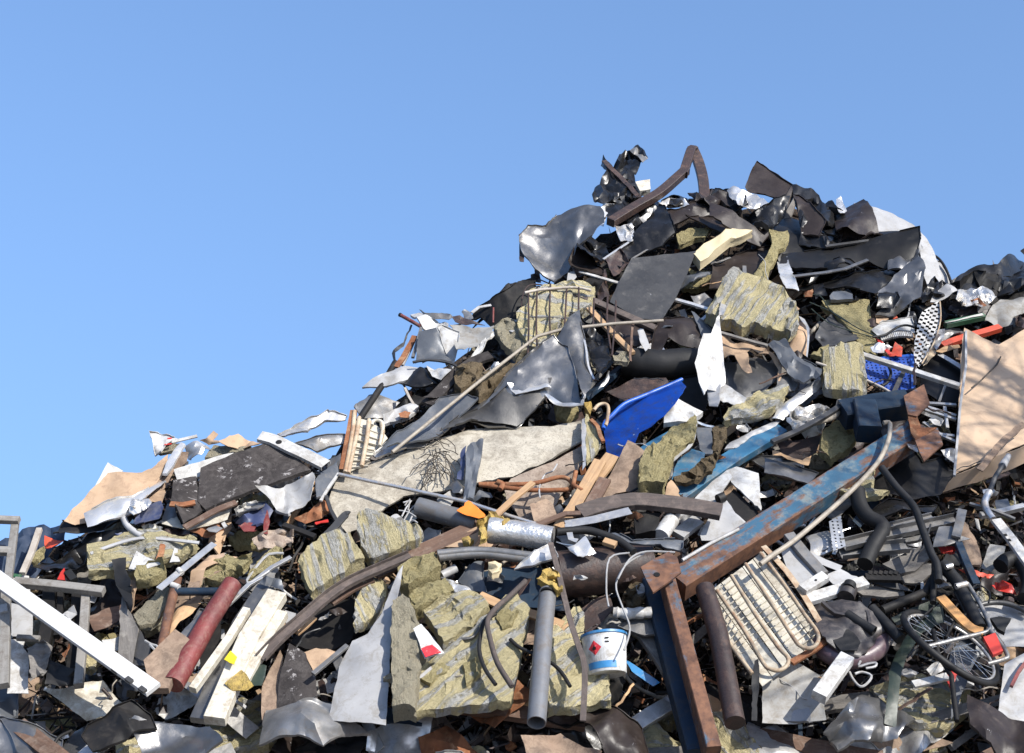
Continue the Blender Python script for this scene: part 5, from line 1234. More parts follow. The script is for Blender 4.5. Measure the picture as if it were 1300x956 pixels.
sh('metal_scrap', 'bright crumpled square scrap right of the foil duct end', 'metal scrap', 'alu', '958,205 1000,185 1055,150 1085,200 1115,232 1010,252', o=44, a=2, sp=12)
tb('white_stub', 'short white tube stub above the lying wool blocks', 'tube', 'plas', '262,350 340,310', o=38, r=.03, n=14)
sh('grey_sheet', 'grey blue panel between the wool blocks and the dark hollow', 'panel', 'bgr', '350,370 440,280 500,265 490,330 510,450 430,440', o=26, a=1.5, sp=20)
sh('foam_lump', 'round cream foam lump on the edge of the dark hollow', 'foam piece', 'foam', '520,310 560,300 592,320 580,355 545,372 525,355', o=40, th=.05, a=3, sp=8, sub=2)
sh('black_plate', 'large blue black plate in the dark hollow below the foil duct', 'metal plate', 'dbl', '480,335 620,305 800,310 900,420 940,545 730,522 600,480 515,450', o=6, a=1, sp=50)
bx('wood_edge', 'orange brown wood edge showing behind the grey upright pipe', 'wood strip', 'woodl', '470,460 600,520 780,570 930,625', o=22, w=.07, h=.02)
tb('steel_pipe', 'long dark brown steel cylinder lying behind the rusty beam corner', 'pipe', 'rustd', '905,345 1100,325 1420,300', o=14, r=.16, n=26)
t = tb('grey_pipe', 'upright grey steel pipe standing at the bottom edge', 'pipe', 'pvc', '847,440 825,650 785,1160', o=56, r=.056, n=24, hollow=True)
tb('dark_end', None, None, 'blkm', '847,442 846,450', o=56, r=.048, n=18, par=t)
sh('yellow_foam', 'torn yellow foam lump on top of the upright grey pipe', 'foam piece', 'yfoam', '788,400 820,350 860,335 905,360 925,450 900,462 870,430 830,420', o=50, th=.05, a=5, sp=8, sub=2, rag=1.5)
sh('wool_block', 'upper lying wool block left of the thin pale shards', 'insulation', 'woolf', '22,372 110,325 222,290 245,320 262,372 170,420 82,472 40,470', o=38, th=.12, a=2, sp=18, rag=1.5)
sh('wool_block', 'lower crumbling wool block under the upper lying wool block', 'insulation', 'woolf', '85,525 180,470 282,430 330,500 220,560 112,612', o=32, th=.12, a=3, sp=14, rag=1.5)
sh('wool_block', 'third wool block with a torn grey facing behind the red and white sign', 'insulation', 'wool', '165,600 260,545 420,480 470,500 522,560 480,620 440,682 375,690 350,740 275,775 230,700', o=34, th=.10, a=2.5, sp=20, rag=1.5, ang=-30)
sh('wool_log', 'grey brown fibrous wool log standing at the bottom left of the sign', 'insulation', 'woold', '0,565 60,530 112,620 140,700 185,830 150,880 120,1150 0,1150 -10,750', o=38, th=.14, a=2, sp=22, ang=80, sub=3)
sh('pale_shard', 'bunch of thin pale shards right of the upper lying wool block', 'metal scrap', 'foil', '262,365 330,385 420,430 440,470 350,460 300,420', o=38, a=4, sp=7, sub=1, sm=0)
t = sh('warning_sign', 'triangular piece of a red and white warning sign', 'sign', 'whtl', '108,642 152,618 278,776 170,808', o=60, a=.3, sp=30, th=.004, tilt=(0, -6))
sh('red_field', None, None, 'redl', '114,648 148,632 180,690 132,705', o=61.0, a=.1, sp=30, th=.003, tilt=(0, -6), par=t)
sh('red_field', None, None, 'redl', '150,752 210,730 262,772 172,798', o=61.0, a=.1, sp=30, th=.003, tilt=(0, -6), par=t)
t = sh('insulation_batt', 'largest striped wool slab lying at the bottom centre behind the grey pipe', 'insulation', 'wool', '100,1150 140,910 290,790 420,692 530,590 560,560 650,488 700,530 745,585 720,700 690,850 640,1080', o=34, th=.08, a=1.5, sp=38, ang=-38, sub=4, tilt=(0, -5))
for q_ in ('150,930 250,850 330,790 350,830 250,910 200,960', '560,590 640,520 690,560 650,640 600,660', '380,860 470,800 520,840 450,930 400,960'):
    sh('torn_layer', None, None, 'woolf', q_, o=43, th=.03, a=1.5, sp=9, sub=2, rag=2.2, ang=-38, par=t)
bx('facing_edge', None, None, 'plas', '140,915 290,790 420,692 540,585 650,492', o=43, w=.022, h=.012, par=t)
sh('insulation_batt', 'small dim wool slab behind the right black strap', 'insulation', 'wool', '885,662 960,590 1022,532 1045,600 1042,700 1000,740', o=20, th=.06, a=1, sp=22, ang=-45)
sh('insulation_batt', 'striped wool slab right of the upright grey pipe and left of the paint tin', 'insulation', 'wool', '862,655 940,705 1010,760 1090,830 1180,930 1190,1090 850,1120 830,900', o=32, th=.08, a=2.2, sp=24, ang=-38, sub=3)
bx('dark_strap', 'long black flat strap hanging in front of the foil duct down to the bottom edge', 'strap', 'burnt', '862,170 905,330 960,560 1010,720 1050,860 1040,1150', o=62, w=.035, h=.01, sm=3)
tb('dark_cable', 'curved dark cable looping over the largest wool slab, its right strand', 'cable', 'burnt', '725,378 640,460 560,530 515,600 530,700 570,830 650,960', o=60, r=.017, sm=4, n=8)
tb('dark_cable', 'thinner dark cable left of the looping one on the largest wool slab', 'cable', 'rubber', '560,560 500,600 480,660 470,760 500,860 560,950', o=54, r=.013, sm=4, n=8)
tb('dark_cable', 'short dark cable crossing the right part of the largest wool slab', 'cable', 'rubber', '640,700 700,750 850,820 920,880 970,960', o=50, r=.012, sm=3, n=8)
tb('blue_cable', 'thin dark bent rod between the wool blocks', 'rod', 'dkg', '370,700 440,685 500,590 560,545', o=48, r=.011, sm=3, n=8)
sh('brown_plate', 'dark brown slanting plate right of the black strap', 'metal plate', 'rustd', '1022,540 1110,480 1180,440 1205,545 1130,620 1062,682 1040,610', o=12, a=.8, sp=28)
sh('wool_scrap', 'dark torn wool edge at the bottom left of the largest wool slab', 'insulation', 'woold', '-60,930 60,880 120,890 110,915 0,930 -40,950', o=46, th=.04, a=2, sp=12)
# paint can
t = grp('paint_can', 'white paint tin with a blue rim and a red diamond hazard mark', 'paint tin', 1155, 790, 44)


def can():
    q0 = pts('1155,690 1175,895', 50)
    M0 = frame(q0[0][0], q0[0][1], 50 - 22 * noise.noise(Vector((q0[0][0] / 170, q0[0][1] / 170, 3.3))), 0)
    top = P(q0[0][0], q0[0][1], 50); bot = P(q0[1][0], q0[1][1], 46)
    ax = (top - bot).normalized()
    H = (top - bot).length
    view = (Vector((0, 0, CAMZ)) - bot).normalized()
    ax = (ax + view * .16).normalized()
    fw = (view - ax * view.dot(ax)).normalized()
    sd = ax.cross(fw)
    M = Matrix(((sd.x, fw.x, ax.x, bot.x), (sd.y, fw.y, ax.y, bot.y), (sd.z, fw.z, ax.z, bot.z), (0, 0, 0, 1)))
    r0, r1 = .118, .138
    n = 40

    def lathe(nm, prof, m_, a0=0, a1=2 * math.pi, mt=None):
        vs, fs = [], []
        full = abs(a1 - a0 - 2 * math.pi) < 1e-6
        k = n if full else n + 1
        for r, z in prof:
            for j in range(k):
                a = a0 + (a1 - a0) * j / n
                vs.append(M @ Vector((r * math.cos(a), r * math.sin(a), z)))
        for i in range(len(prof) - 1):
            for j in range(k if full else k - 1):
                fs.append([i * k + j, i * k + (j + 1) % k, (i + 1) * k + (j + 1) % k, (i + 1) * k + j])
        return finish(nm, vs, fs, M, m_, t, None, None, 35)
    lathe('body', [(0, 0), (r0 - .004, 0), (r0, .006), (r1, H * .93), (r1 + .004, H * .94)], 'whtl')
    lathe('lid', [(r1 + .004, H * .93), (r1 + .008, H * .94), (r1 + .008, H), (r1 - .004, H + .004), (r1 - .012, H - .012), (0, H - .014)], 'canb')
    rr_ = lambda z: r0 + (r1 - r0) * z / (H * .93)
    z0, z1 = H * .07, H * .24
    lathe('blue_band', [(rr_(z0) + .002, z0), (rr_(z1) + .002, z1)], 'canb', R(60), R(150))
    vs = []
    zc, rad, ac = H * .58, .045, R(118)
    for da, dz in ((0, rad), (rad, 0), (0, -rad), (-rad, 0)):
        r = rr_(zc + dz) + .0025
        a = ac + da / r
        vs.append(M @ Vector((r * math.cos(a), r * math.sin(a), zc + dz)))
    vs.append(M @ Vector(((rr_(zc) + .004) * math.cos(ac), (rr_(zc) + .004) * math.sin(ac), zc)))
    finish('hazard_mark', vs, [[0, 1, 4], [1, 2, 4], [2, 3, 4], [3, 0, 4]], M, 'redl', t, None, None, 0)
    r = rr_(zc) + .007
    fl = []
    for da, dz in ((-.012, -.014), (.012, -.014), (.013, .0), (.004, .008), (.002, .02), (-.006, .006), (-.013, .0)):
        a = ac - da / r
        fl.append(M @ Vector((r * math.cos(a), r * math.sin(a), zc + dz)))
    finish('flame_mark', fl, [list(range(7))], M, 'blkm', t, None, None, 0)
    fp = []
    for da, dz, s in ((.03, .05, 1), (.0, .052, 1), (.03, .03, 1), (.0, .028, 1)):
        a = R(82) + da
        r = rr_(zc + dz) + .002
        fp.append((a, zc + dz, r))
    for a, z, r in fp:
        q = [M @ Vector((r * math.cos(a + u), r * math.sin(a + u), z + v)) for u, v in ((-.08, -.004), (.08, -.004), (.08, .004), (-.08, .004))]
        finish('print_line', q, [[0, 1, 2, 3]], M, 'blkm', t, None, None, 0)
    hp = []
    for k in range(17):
        a = math.pi * k / 16
        hp.append(M @ Vector((r1 * 1.04 * math.cos(a), -r1 * math.sin(a) * 1.03, H * .93 + .05 * math.sin(a))))
    tube3('wire_handle', hp, .0035, 'dkg', M, t, n=6)


can()

RG(760, 650, 4.3333)
t = grp('blue_steel_frame', 'rusty blue steel frame of welded box beams crossing the lower right', 'steel frame', 900, 150, 50)  # welded frame of blue box beams with end plates
p0, p1 = (1172, 541), (860, 742)
bx('main_beam', None, None, 'beam', [(858, 744, 0), (1166, 548, 0)], o=52, w=.175, h=.15, par=t)
bx('upright_beam', None, None, 'beamr', [(846, 738, 2), (905, 960, 2)], o=50, w=.085, h=.17, par=t)
bx('dark_upright', None, None, 'dbl', [(829, 742, -2), (888, 960, -2)], o=38, w=.15, h=.14, par=t)
sh('end_plate', None, None, 'beamr', '232,312 300,270 385,228 432,262 452,340 380,395 300,450 262,380', o=62, a=.2, sp=40, rag=.2, th=.015, par=t)
disc('bolt_hole_disc', None, None, 'blkm', 320, 345, .02, o=63.8, h=.003, par=t)  # flat black disc painted as the shaded hole
RG(980, 480, 4.0625)
sh('end_plate', None, None, 'beamr', '678,100 730,70 782,40 812,138 745,205 700,195', o=56, a=.2, sp=40, rag=.2, th=.015, par=t)
sh('end_plate', None, None, 'beamr', '738,330 800,298 852,265 880,350 782,435 760,390', o=56, a=.2, sp=40, rag=.2, th=.015, par=t)
sh('end_web', None, None, 'rust', '700,200 742,200 770,260 850,262 745,330 715,290', o=54, a=.4, sp=30, th=.012, par=t)
for q in ((760, 112), (830, 335)):
    disc('bolt_hole_disc', None, None, 'blkm', q[0], q[1], .018, o=57.8, h=.003, par=t)  # black discs on the far plates, for the dark of their holes
bx('upper_beam', None, None, 'dbl', '360,190,-2 520,160,0 700,135,4', o=36, w=.19, h=.16, par=t)
bx('cross_beam', None, None, 'dbl', '470,150,2 500,290,2', o=40, w=.17, h=.16, par=t)
bx('pipe_clip', 'dark curved profile lying on the upper blue box beam', 'profile', 'dkg', '0,330 150,265 300,180 400,120 560,95 690,100', o=48, w=.04, h=.03, sm=3)
sh('foil_bunch', 'crumpled silver mesh bunch left of the upper blue box beam', 'foil', 'foil', '70,230 90,180 160,150 270,150 330,175 250,230 170,262 100,270', o=36, a=6, sp=6.5, sub=1, sm=0)
tb('grey_hose', 'stiff grey hose stub by the crumpled silver mesh bunch', 'hose', 'hose', '180,238 260,220 330,190 350,120', o=46, r=.024, sm=4)
tb('grey_hose', 'long beige hose draped over the rusty blue main beam', 'hose', 'hose', '575,232 608,235 600,320 555,420 490,500 400,590 290,690 110,840 0,915 -60,960', o=70, r=.017, sm=4, n=12)
sh('wool_block', 'yellow wool seen through the gap under the upper blue box beam', 'insulation', 'woolf', '250,320 330,255 420,250 435,330 390,400 300,450 240,400', o=8, th=.08, a=3, sp=14, rag=1.5)
sh('dark_sheet', 'dark brown panel between the light blue channel and the wool in the gap', 'panel', 'rustd', '20,330 160,320 260,290 230,380 180,430 60,410', o=14, a=1, sp=28)
sh('grey_trough', 'dark grey curved trough above the rusty blue main beam', 'metal trough', 'slate', '-40,410 80,425 160,455 245,490 200,545 60,500 -40,480', o=26, a=1, sp=26, bow=.03, ang=15)
sh('wood_splinter', 'splintered orange wood strip on the dark grey curved trough', 'splinter', 'woodl', '0,375 80,405 160,430 205,400 190,455 80,425 0,395', o=34, a=1.5, sp=12, rag=1.2)
sh('wool_piece', 'yellow torn wool under the middle of the rusty blue main beam', 'insulation', 'wool', '450,560 500,510 530,490 520,600 600,600 560,630 470,640 340,610 420,560', o=34, th=.05, a=2, sp=16, rag=1.5)
sh('black_sheet', 'large black sheet behind the end plates of the rusty blue frame', 'metal sheet', 'satin', '540,460 720,360 780,440 880,400 940,480 870,600 720,640 600,600 530,590', o=8, a=1.5, sp=50)
t = grp('tube_lattice', 'pale grey tube lattice between the frame end plates and the tan hardboard', 'tube lattice', 870, 220, 12)
for q in ('790,165 870,190 950,215', '800,150 880,175 950,195', '780,230 880,300 950,330', '760,255 860,290 940,300', '890,150 905,260', '810,130 950,140'):
    bx('lattice_tube', None, None, 'galv', q, o=14, w=.025, h=.02, par=t)
sh('plastic_scrap', 'white plastic shard among the pale tube lattice', 'plastic piece', 'wht', '805,220 840,200 885,220 870,250 830,240', o=18, a=2, sp=10)
sh('metal_scrap', 'pale torn scrap under the pale tube lattice beside the hardboard', 'metal scrap', 'galv', '870,380 920,360 955,380 940,450 900,430', o=20, a=3, sp=9, sub=2)
tb('black_hose', 'long black hose hanging down from the blue frame to the bicycle', 'hose', 'rubber', '565,462 640,560 730,660 770,760 820,900 850,960 860,1050', o=56, r=.026, sm=4, n=12)
tb('forked_tube', 'thick black tube forking below the rusty blue main beam', 'tube', 'rubber', '440,580 455,660 500,720 575,770 520,870 480,960', o=38, r=.055, sm=3, n=14)
sh('dark_box', 'dark crushed casing below the black end wall', 'casing', 'blk', '480,690 600,620 760,640 860,620 840,660 700,700 560,740', o=20, a=3, sp=24)

RG(1000, 650, 4.3333)
bx('galvanised_rail', 'upper galvanised rail of the pair behind the black forked tube', 'rail', 'galvd', '555,80 680,50 800,22', o=30, w=.05, h=.03, prof='U')
bx('galvanised_rail', 'long ribbed galvanised rail crossing behind the black forked tube', 'rail', 'galvd', '305,180 560,118 930,38', o=34, w=.085, h=.04, prof='U')
bx('galvanised_rail', 'lower grey rail lying below the long ribbed rail', 'rail', 'galvd', '290,222 450,205 660,185', o=32, w=.10, h=.04, prof='U')
bx('galvanised_rail', 'short grey rail end between the hose and the lower rail', 'rail', 'galvd', '640,160 700,150 770,125', o=26, w=.05, h=.03)
sh('perforated_plate', 'small upright galvanised plate full of round holes', 'metal plate', 'perf', '225,55 292,20 316,190 250,216', o=46, a=.2, sp=40, th=.004, ang=80)
sh('galvanised_bracket', 'dark galvanised bracket left of the upright plate with holes', 'bracket', 'galv', '105,130 130,115 225,80 240,120 245,215 180,235 120,235 130,180', o=38, a=1.5, sp=18)
t = grp('grey_bracket', 'grey welded three arm bracket leaning above the bicycle', 'bracket', 900, 130, 44)
sh('flat_plate', None, None, 'galvd', '798,195 830,85 900,80 932,130 1000,150 920,172 850,192', o=44, a=.8, sp=24, th=.006, par=t)
bx('upright_web', None, None, 'galvd', '925,140 945,60 960,-10', o=48, w=.06, h=.02, par=t)
bx('short_tube', 'dark blue tube leg standing under the grey three arm bracket', 'tube', 'dbl', '938,175 985,290 1038,405', o=46, w=.05, h=.04)
t = grp('slotted_bar', 'bright white slotted bar slanting into the right border', 'bar', 1240, 160, 56)
bx('bar_body', None, None, 'wht', '1145,45 1230,150 1330,290', o=58, w=.07, h=.025, par=t)
for q in ('1195,120 1203,130', '1215,148 1224,160'):
    bx('slot', None, None, 'blkm', q, o=59.7, w=.02, h=.003, par=t)  # black strips on the bar, the shade of the slots as colour
t = grp('metal_fork', 'chromed jointed tube leaning against the tan hardboard edge', 'tube', 1100, -40, 52)
tb('lower_tube', None, None, 'chrome', '1130,40 1095,-10 1085,-60 1110,-110', o=54, r=.025, sm=3, par=t)
tb('upper_tube', None, None, 'dkg', '1110,-110 1140,-190 1185,-260', o=56, r=.018, par=t)
tb('grip', None, None, 'plas', '1180,-250 1215,-310', o=58, r=.03, taper=.7, par=t)
bx('cross_rod', 'thin grey rod crossing behind the chromed jointed tube', 'rod', 'galvd', '1000,-45 1130,-10 1250,40', o=44, w=.02, h=.02)
bx('pale_profile', 'pale square profile right of the chromed jointed tube', 'profile', 'galv', '1060,20 1180,0 1300,-30', o=38, w=.04, h=.04)
sh('blue_box', 'pale blue grey panel behind the chromed jointed tube', 'panel', 'bgr', '1140,-60 1210,-70 1230,-10 1150,0', o=30, a=.5, sp=22)
sh('cardboard_piece', 'crushed tan cardboard piece right of the grey three arm bracket', 'cardboard', 'tand', '930,65 965,60 990,85 1030,170 1065,280 1058,300 1005,300 970,230 945,180', o=38, th=.02, a=2.5, sp=13)
sh('red_scrap', 'dark red plastic lens under the grey three arm bracket', 'plastic piece', 'red', '828,195 932,190 915,232 845,225', o=34, a=.6, sp=16)
sh('red_scrap', 'orange red broken strip right of the dark blue tube leg', 'plastic piece', 'orr', '940,320 1000,315 1060,335 1132,350 1110,368 1040,352 985,345', o=42, a=1.5, sp=10, sub=2)
sh('red_scrap', 'orange red broken lamp glass near the right border', 'plastic piece', 'red', '1120,405 1180,380 1230,410 1262,460 1200,450 1150,432', o=34, a=2, sp=10, sub=2)
sh('grey_sheet', 'pale grey torn panel behind the white slotted bar', 'panel', 'tarp', '1060,310 1110,180 1200,190 1180,260 1120,330', o=24, a=1, sp=24)
t = tb('tyre', 'black rubber tyre section curving at the right border', 'tyre', 'rubber', '1170,300 1215,262 1270,270 1310,320 1330,400 1310,480', o=40, r=.055, sm=4, n=14)
for q, lb in (('520,300 640,240 760,190 785,260 700,330 620,350', 'upper'), ('600,360 700,320 790,290 790,350 720,402 640,400', 'middle'), ('350,430 480,420 630,440 640,470 520,480 410,470', 'lower')):
    sh('wood_board', 'grey brown weathered board, %s of three by the black hose' % lb, 'board', 'woodd', q, o=24, a=1, sp=28, th=.02, ang=-20)
sh('grey_wedge', 'dark grey pointed panel below the weathered boards', 'panel', 'dkg', '430,378 600,385 690,440 560,420', o=28, a=.8, sp=28)
t = grp('toothed_rack', 'black toothed metal rack lying across the weathered boards', 'rack', 520, 360, 34)
bx('rack_bar', None, None, 'blkm', '428,362 620,366', o=34, w=.06, h=.03, par=t)
for k in range(6):
    x = 450 + k * 28
    bx('tooth', None, None, 'blkm', [(1000 + x / 4.333, 650 + 348 / 4.333), (1000 + (x + 8) / 4.333, 650 + 330 / 4.333)], o=35, w=.025, h=.025, par=t)
t = grp('glazed_casement', 'white framed window sash with a grey side rail right of the condenser', 'window', 80, 300, 50)
sh('pane', None, None, 'plas', '-40,215 10,195 60,225 170,345 120,370 75,420 0,330', o=50, a=.3, sp=40, th=.01, par=t)
bx('side_rail', None, None, 'galvd', '5,130 90,235 195,350', o=54, w=.075, h=.05, par=t)
bx('bottom_rail', None, None, 'wht', '80,432 205,355', o=56, w=.07, h=.05, par=t)
disc('screw_hole_disc', None, None, 'blkm', 155, 375, .008, o=60, h=.003, par=t)  # tiny black disc, the hole's shade given by its colour
bx('white_rail', 'white rail lying right of the window sash', 'rail', 'wht', '108,482 250,440 430,385', o=48, w=.08, h=.04)
bx('grey_rail', 'light grey angled rail above the white rail by the window sash', 'rail', 'plas', '120,245 200,285 290,320', o=44, w=.06, h=.03, prof='L')
sh('grey_flange', 'light grey flange plate between the white rail and the grey angled rail', 'metal plate', 'plas', '200,350 290,315 430,380 330,400 250,400', o=42, a=.8, sp=22)
# motor / mower cover
t = grp('engine_cover', 'dark plastic engine cover with a round cap and a maroon rim', 'engine cover', 320, 640, 40)
sh('shell', None, None, 'moto', '120,520,-6 200,478,4 300,468,8 400,500,8 490,570,6 528,660,0 505,700,-4 450,740,6 400,770,6 300,765,4 220,710,6 160,640,2 130,580,-4', o=48, a=2.6, sp=20, sm=2, th=.012, bow=.05, par=t, sub=4)
tb('rim', None, None, 'maroon', '165,715 220,775 300,808 400,805 480,765 512,715 510,665', o=42, r=.06, sm=4, n=16, par=t)
tb('round_cap', None, None, 'rubber', '335,420 345,395', o=54, r=.04, n=20, par=t)
tb('cap_neck', None, None, 'moto', '320,470 338,420', o=50, r=.055, n=18, par=t)
tb('spout', None, None, 'rubber', '325,560 400,610 478,655', o=56, r=.03, n=16, hollow=True, par=t)
tb('arm', None, None, 'rubber', '460,530 540,615 620,700', o=56, r=.036, n=14, par=t)
bx('rib', None, None, 'moto', '190,500 260,560 340,570', o=54, w=.02, h=.03, sm=2, par=t)
bx('rib', None, None, 'moto', '390,500 440,560 450,620', o=54, w=.02, h=.03, sm=2, par=t)
sh('inner_plate', None, None, 'rubber', '240,640 340,625 400,720 380,765 290,765 250,710', o=54, a=.5, sp=22, par=t)
bx('white_post', 'short white square post standing at the bottom edge by the engine cover', 'post', 'wht', '325,805 270,880 170,1020', o=58, w=.09, h=.07)
sh('grey_cloth', 'grey flat board at the bottom edge left of the white square post', 'board', 'slate', '-60,900 20,830 100,870 200,920 180,1160 -60,1160', o=34, a=1, sp=26)
t = grp('wire_bracket', 'bent pale wire bracket at the bottom edge under the engine cover', 'wire', 410, 870, 50)
tb('wire_loop', None, None, 'plas', '340,880 360,920 400,960 440,940 460,900 410,880 370,890', o=52, r=.008, sm=3, n=6, par=t)
tb('wire_loop', None, None, 'plas', '400,820 390,850 440,835 485,830 480,850 430,860', o=52, r=.008, sm=3, n=6, par=t)
t = sh('mudguard', 'dark green plastic mudguard arching down beside the orange wood strip', 'mudguard', 'dgreen', '800,480 855,505 862,595 800,630 740,665 690,740 650,810 620,900 600,1160 530,1160 560,880 600,765 660,670 720,600 800,545', o=46, a=.8, sp=30, sm=3, bow=.05, ang=-62, th=.006, sub=4)
sh('green_fender', 'dark green flat flap above the arching mudguard', 'plastic piece', 'dgreen', '570,580 680,530 800,490 800,545 700,590 600,625', o=38, a=1, sp=24)
bx('orange_strip', 'varnished orange wood strip leaning over the bicycle rear', 'wood strip', 'woodo', '840,468 940,575 1010,640 1075,660', o=62, w=.065, h=.02, sm=3)
# bicycle
bq = grp('bicycle', 'crushed black bicycle lying nose up in the lower right corner', 'bicycle', 950, 650, 50)


def wheel(x, y, o, rad, tx, ty):
    q = (rg[0] + x / rg[2], rg[1] + y / rg[2])
    und = 22 * noise.noise(Vector((q[0] / 170.0, q[1] / 170.0, 3.3)))
    M = frame(q[0], q[1], o - und, 0) @ Matrix.Rotation(R(tx), 4, 'X') @ Matrix.Rotation(R(ty), 4, 'Y')
    wob = lambda a: .012 * math.sin(2 * a)
    ring = lambda r_: [M @ Vector((r_ * math.cos(2 * math.pi * k / 48), r_ * math.sin(2 * math.pi * k / 48), wob(2 * math.pi * k / 48))) for k in range(49)]
    w_ = link('wheel', None, M, bq)
    tube3('tyre', ring(rad), .022, 'rubber', M, w_, n=10)
    tube3('rim', ring(rad * .915), .011, 'chrome', M, w_, n=8)
    tube3('hub', [M @ Vector((0, 0, -.05)), M @ Vector((0, 0, .05))], .022, 'chrome', M, w_, n=12)
    for k in range(28):
        a = 2 * math.pi * k / 28
        b = a + (.5 if k % 2 else -.5)
        z = .035 if k % 4 < 2 else -.035
        tube3('spoke', [M @ Vector((.02 * math.cos(b), .02 * math.sin(b), z)), M @ Vector((rad * .91 * math.cos(a), rad * .91 * math.sin(a), 0))], .0018, 'chrome', M, w_, n=4)
    return w_


wheel(900, 735, 50, .325, -14, 26)
tb('frame_tube', None, None, 'rubber', '850,290 930,380 1060,640', o=56, r=.042, n=14, par=bq)
tb('frame_tube', None, None, 'blkm', '840,300 760,440 640,490 520,540', o=50, r=.028, n=12, par=bq)
tb('frame_tube', None, None, 'blkm', '810,290 800,440 800,500', o=54, r=.02, n=12, par=bq)
tb('collar', None, None, 'chrome', '925,410 985,395', o=60, r=.02, n=10, par=bq)
tb('collar', None, None, 'chrome', '870,305 905,295', o=60, r=.018, n=10, par=bq)
tb('rack_tube', None, None, 'galvd', '990,395 1060,510 1110,620 1105,650 1075,665 930,700 770,740', o=62, r=.014, sm=3, par=bq)
tb('rack_tube', None, None, 'galvd', '1115,650 1170,720 1210,790 1190,810 1100,835', o=62, r=.014, sm=3, par=bq)
tb('rack_tube', None, None, 'blkm', '920,440 1000,600 1080,690 1170,790', o=58, r=.012, par=bq)
tb('chain_stay', None, None, 'blkm', '800,650 830,790 900,900 930,1150', o=60, r=.015, par=bq)
tb('seat_stay', None, None, 'blkm', '870,690 920,600 990,560', o=60, r=.01, par=bq)
t2 = sh('reflector', None, None, 'red', '1072,702 1138,680 1182,780 1125,800', o=64, a=.1, sp=40, th=.025, par=bq)
for q in ('860,480 760,560 700,640', '1000,450 1040,400 1110,440 1105,500'):
    tb('brake_cable', None, None, 'rubber', q, o=58, r=.006, sm=3, n=6, par=bq)
sh('saddle', None, None, 'rubber', '1110,600 1160,590 1225,602 1200,640 1190,680 1150,660', o=58, a=.6, sp=18, th=.03, par=bq)
t = sh('pale_disc', 'pale grey round panel with branch shadows behind the bicycle rack', 'panel', 'plas', '1010,560 1030,520 1130,500 1230,512 1330,560 1340,740 1200,742 1190,720 1120,640 1060,560', o=28, a=.6, sp=36)
tb('rim', None, None, 'dkg', '1005,555 1035,520 1130,498 1230,510 1330,556', o=36, r=.018, sm=4, par=t)
sh('pale_sheet', 'pale grey panel in the wheel gap at the bottom right', 'panel', 'bgr', '880,880 900,760 960,640 1030,700 1040,800 1000,900 900,1150', o=24, a=.6, sp=36)
sh('pale_sheet', 'large pale panel in the bottom right corner', 'panel', 'plas', '1150,1150 1190,840 1300,780 1380,780 1380,1150', o=34, a=.6, sp=36)
bx('red_bar', 'thin red bar slanting in the bottom right corner', 'bar', 'redp', '1230,960 1270,880 1330,800', o=42, w=.02, h=.02)
sh('red_scrap', 'dark red shard behind the bicycle wheel at the bottom', 'plastic piece', 'red', '870,930 900,850 930,880 900,990', o=40, a=1.5, sp=10, sub=2)
sh('white_shard', 'white broken shard on the rubble left of the bicycle wheel', 'plastic piece', 'wht', '760,860 830,820 870,860 800,900', o=38, a=1.5, sp=12)
bx('white_shard_bar', 'white broken bar at the bottom edge left of the bicycle wheel', 'bar', 'wht', '690,950 780,930 880,905', o=46, w=.05, h=.02)
sh('twisted_guard', 'shiny twisted bracket between the engine cover and the mudguard', 'bracket', 'chrome', '500,640 530,630 560,700 600,720 590,745 540,720', o=44, a=3, sp=8, sub=2)
# condenser in the foreground
RG(760, 650, 4.3333)
t = grp('condenser_grille', 'large cream condenser grille with looping tubes leaning at the lower right', 'condenser', 950, 520, 46, 55)


def lerp(a, b, f):
    return (a[0] + (b[0] - a[0]) * f, a[1] + (b[1] - a[1]) * f)


TL, TR, BR, BL = (560, 480), (910, 215), (1262, 690), (900, 960)
for j in range(6):
    f0, f1 = j / 6, (j + .93) / 6
    a, b, c, d = lerp(TL, TR, f0), lerp(TL, TR, f1), lerp(BL, BR, f1), lerp(BL, BR, f0)
    if j == 0:
        a, b = lerp(a, d, .05), lerp(b, c, .02)
    ps = ' '.join('%f,%f' % q for q in (a, b, c, d))
    sh('fin_strip', None, None, 'crm', ps, o=46, a=.25, sp=30, th=.004, tilt=(5, 0), rag=.2, par=t, ang=52)
    for k in range(17):
        g = (k + .5) / 17
        u, v = lerp(a, d, g), lerp(b, c, g)
        bx('fin', None, None, 'crm', [(760 + u[0] / 4.3333, 650 + u[1] / 4.3333), (760 + v[0] / 4.3333, 650 + v[1] / 4.3333)], o=47.6, w=.005, h=.014, par=t)
for q in ('650,430 800,650 905,830 940,862 990,872 1035,845 1040,800 985,740 860,560 730,350', '808,285 950,500 1070,690 1110,738 1160,750 1200,725 1205,665 1130,560 1000,370 890,225', '640,600 740,750 845,890'):
    tb('coil_tube', None, None, 'rustc', q, o=57, r=.013, sm=3, n=10, par=t)
bx('side_rail', None, None, 'rustc', '905,195 1030,330 1130,470 1200,590 1275,695', o=52, w=.04, h=.03, sm=2, prof='L', par=t)
bx('bottom_rail', None, None, 'rust', '1275,690 1180,760 1060,830', o=50, w=.04, h=.02, par=t)
tb('dark_cylinder', 'dark brown round pipe standing beside the rusty blue upright', 'pipe', 'rustd', '585,420 660,680 750,1160', o=56, r=.062, n=20)
sh('dark_flap', 'thin black curved flap over the bottom tubes of the large condenser', 'rubber flap', 'rubber', '845,880 860,820 880,810 885,880 870,1150 840,1150', o=60, a=.8, sp=18)
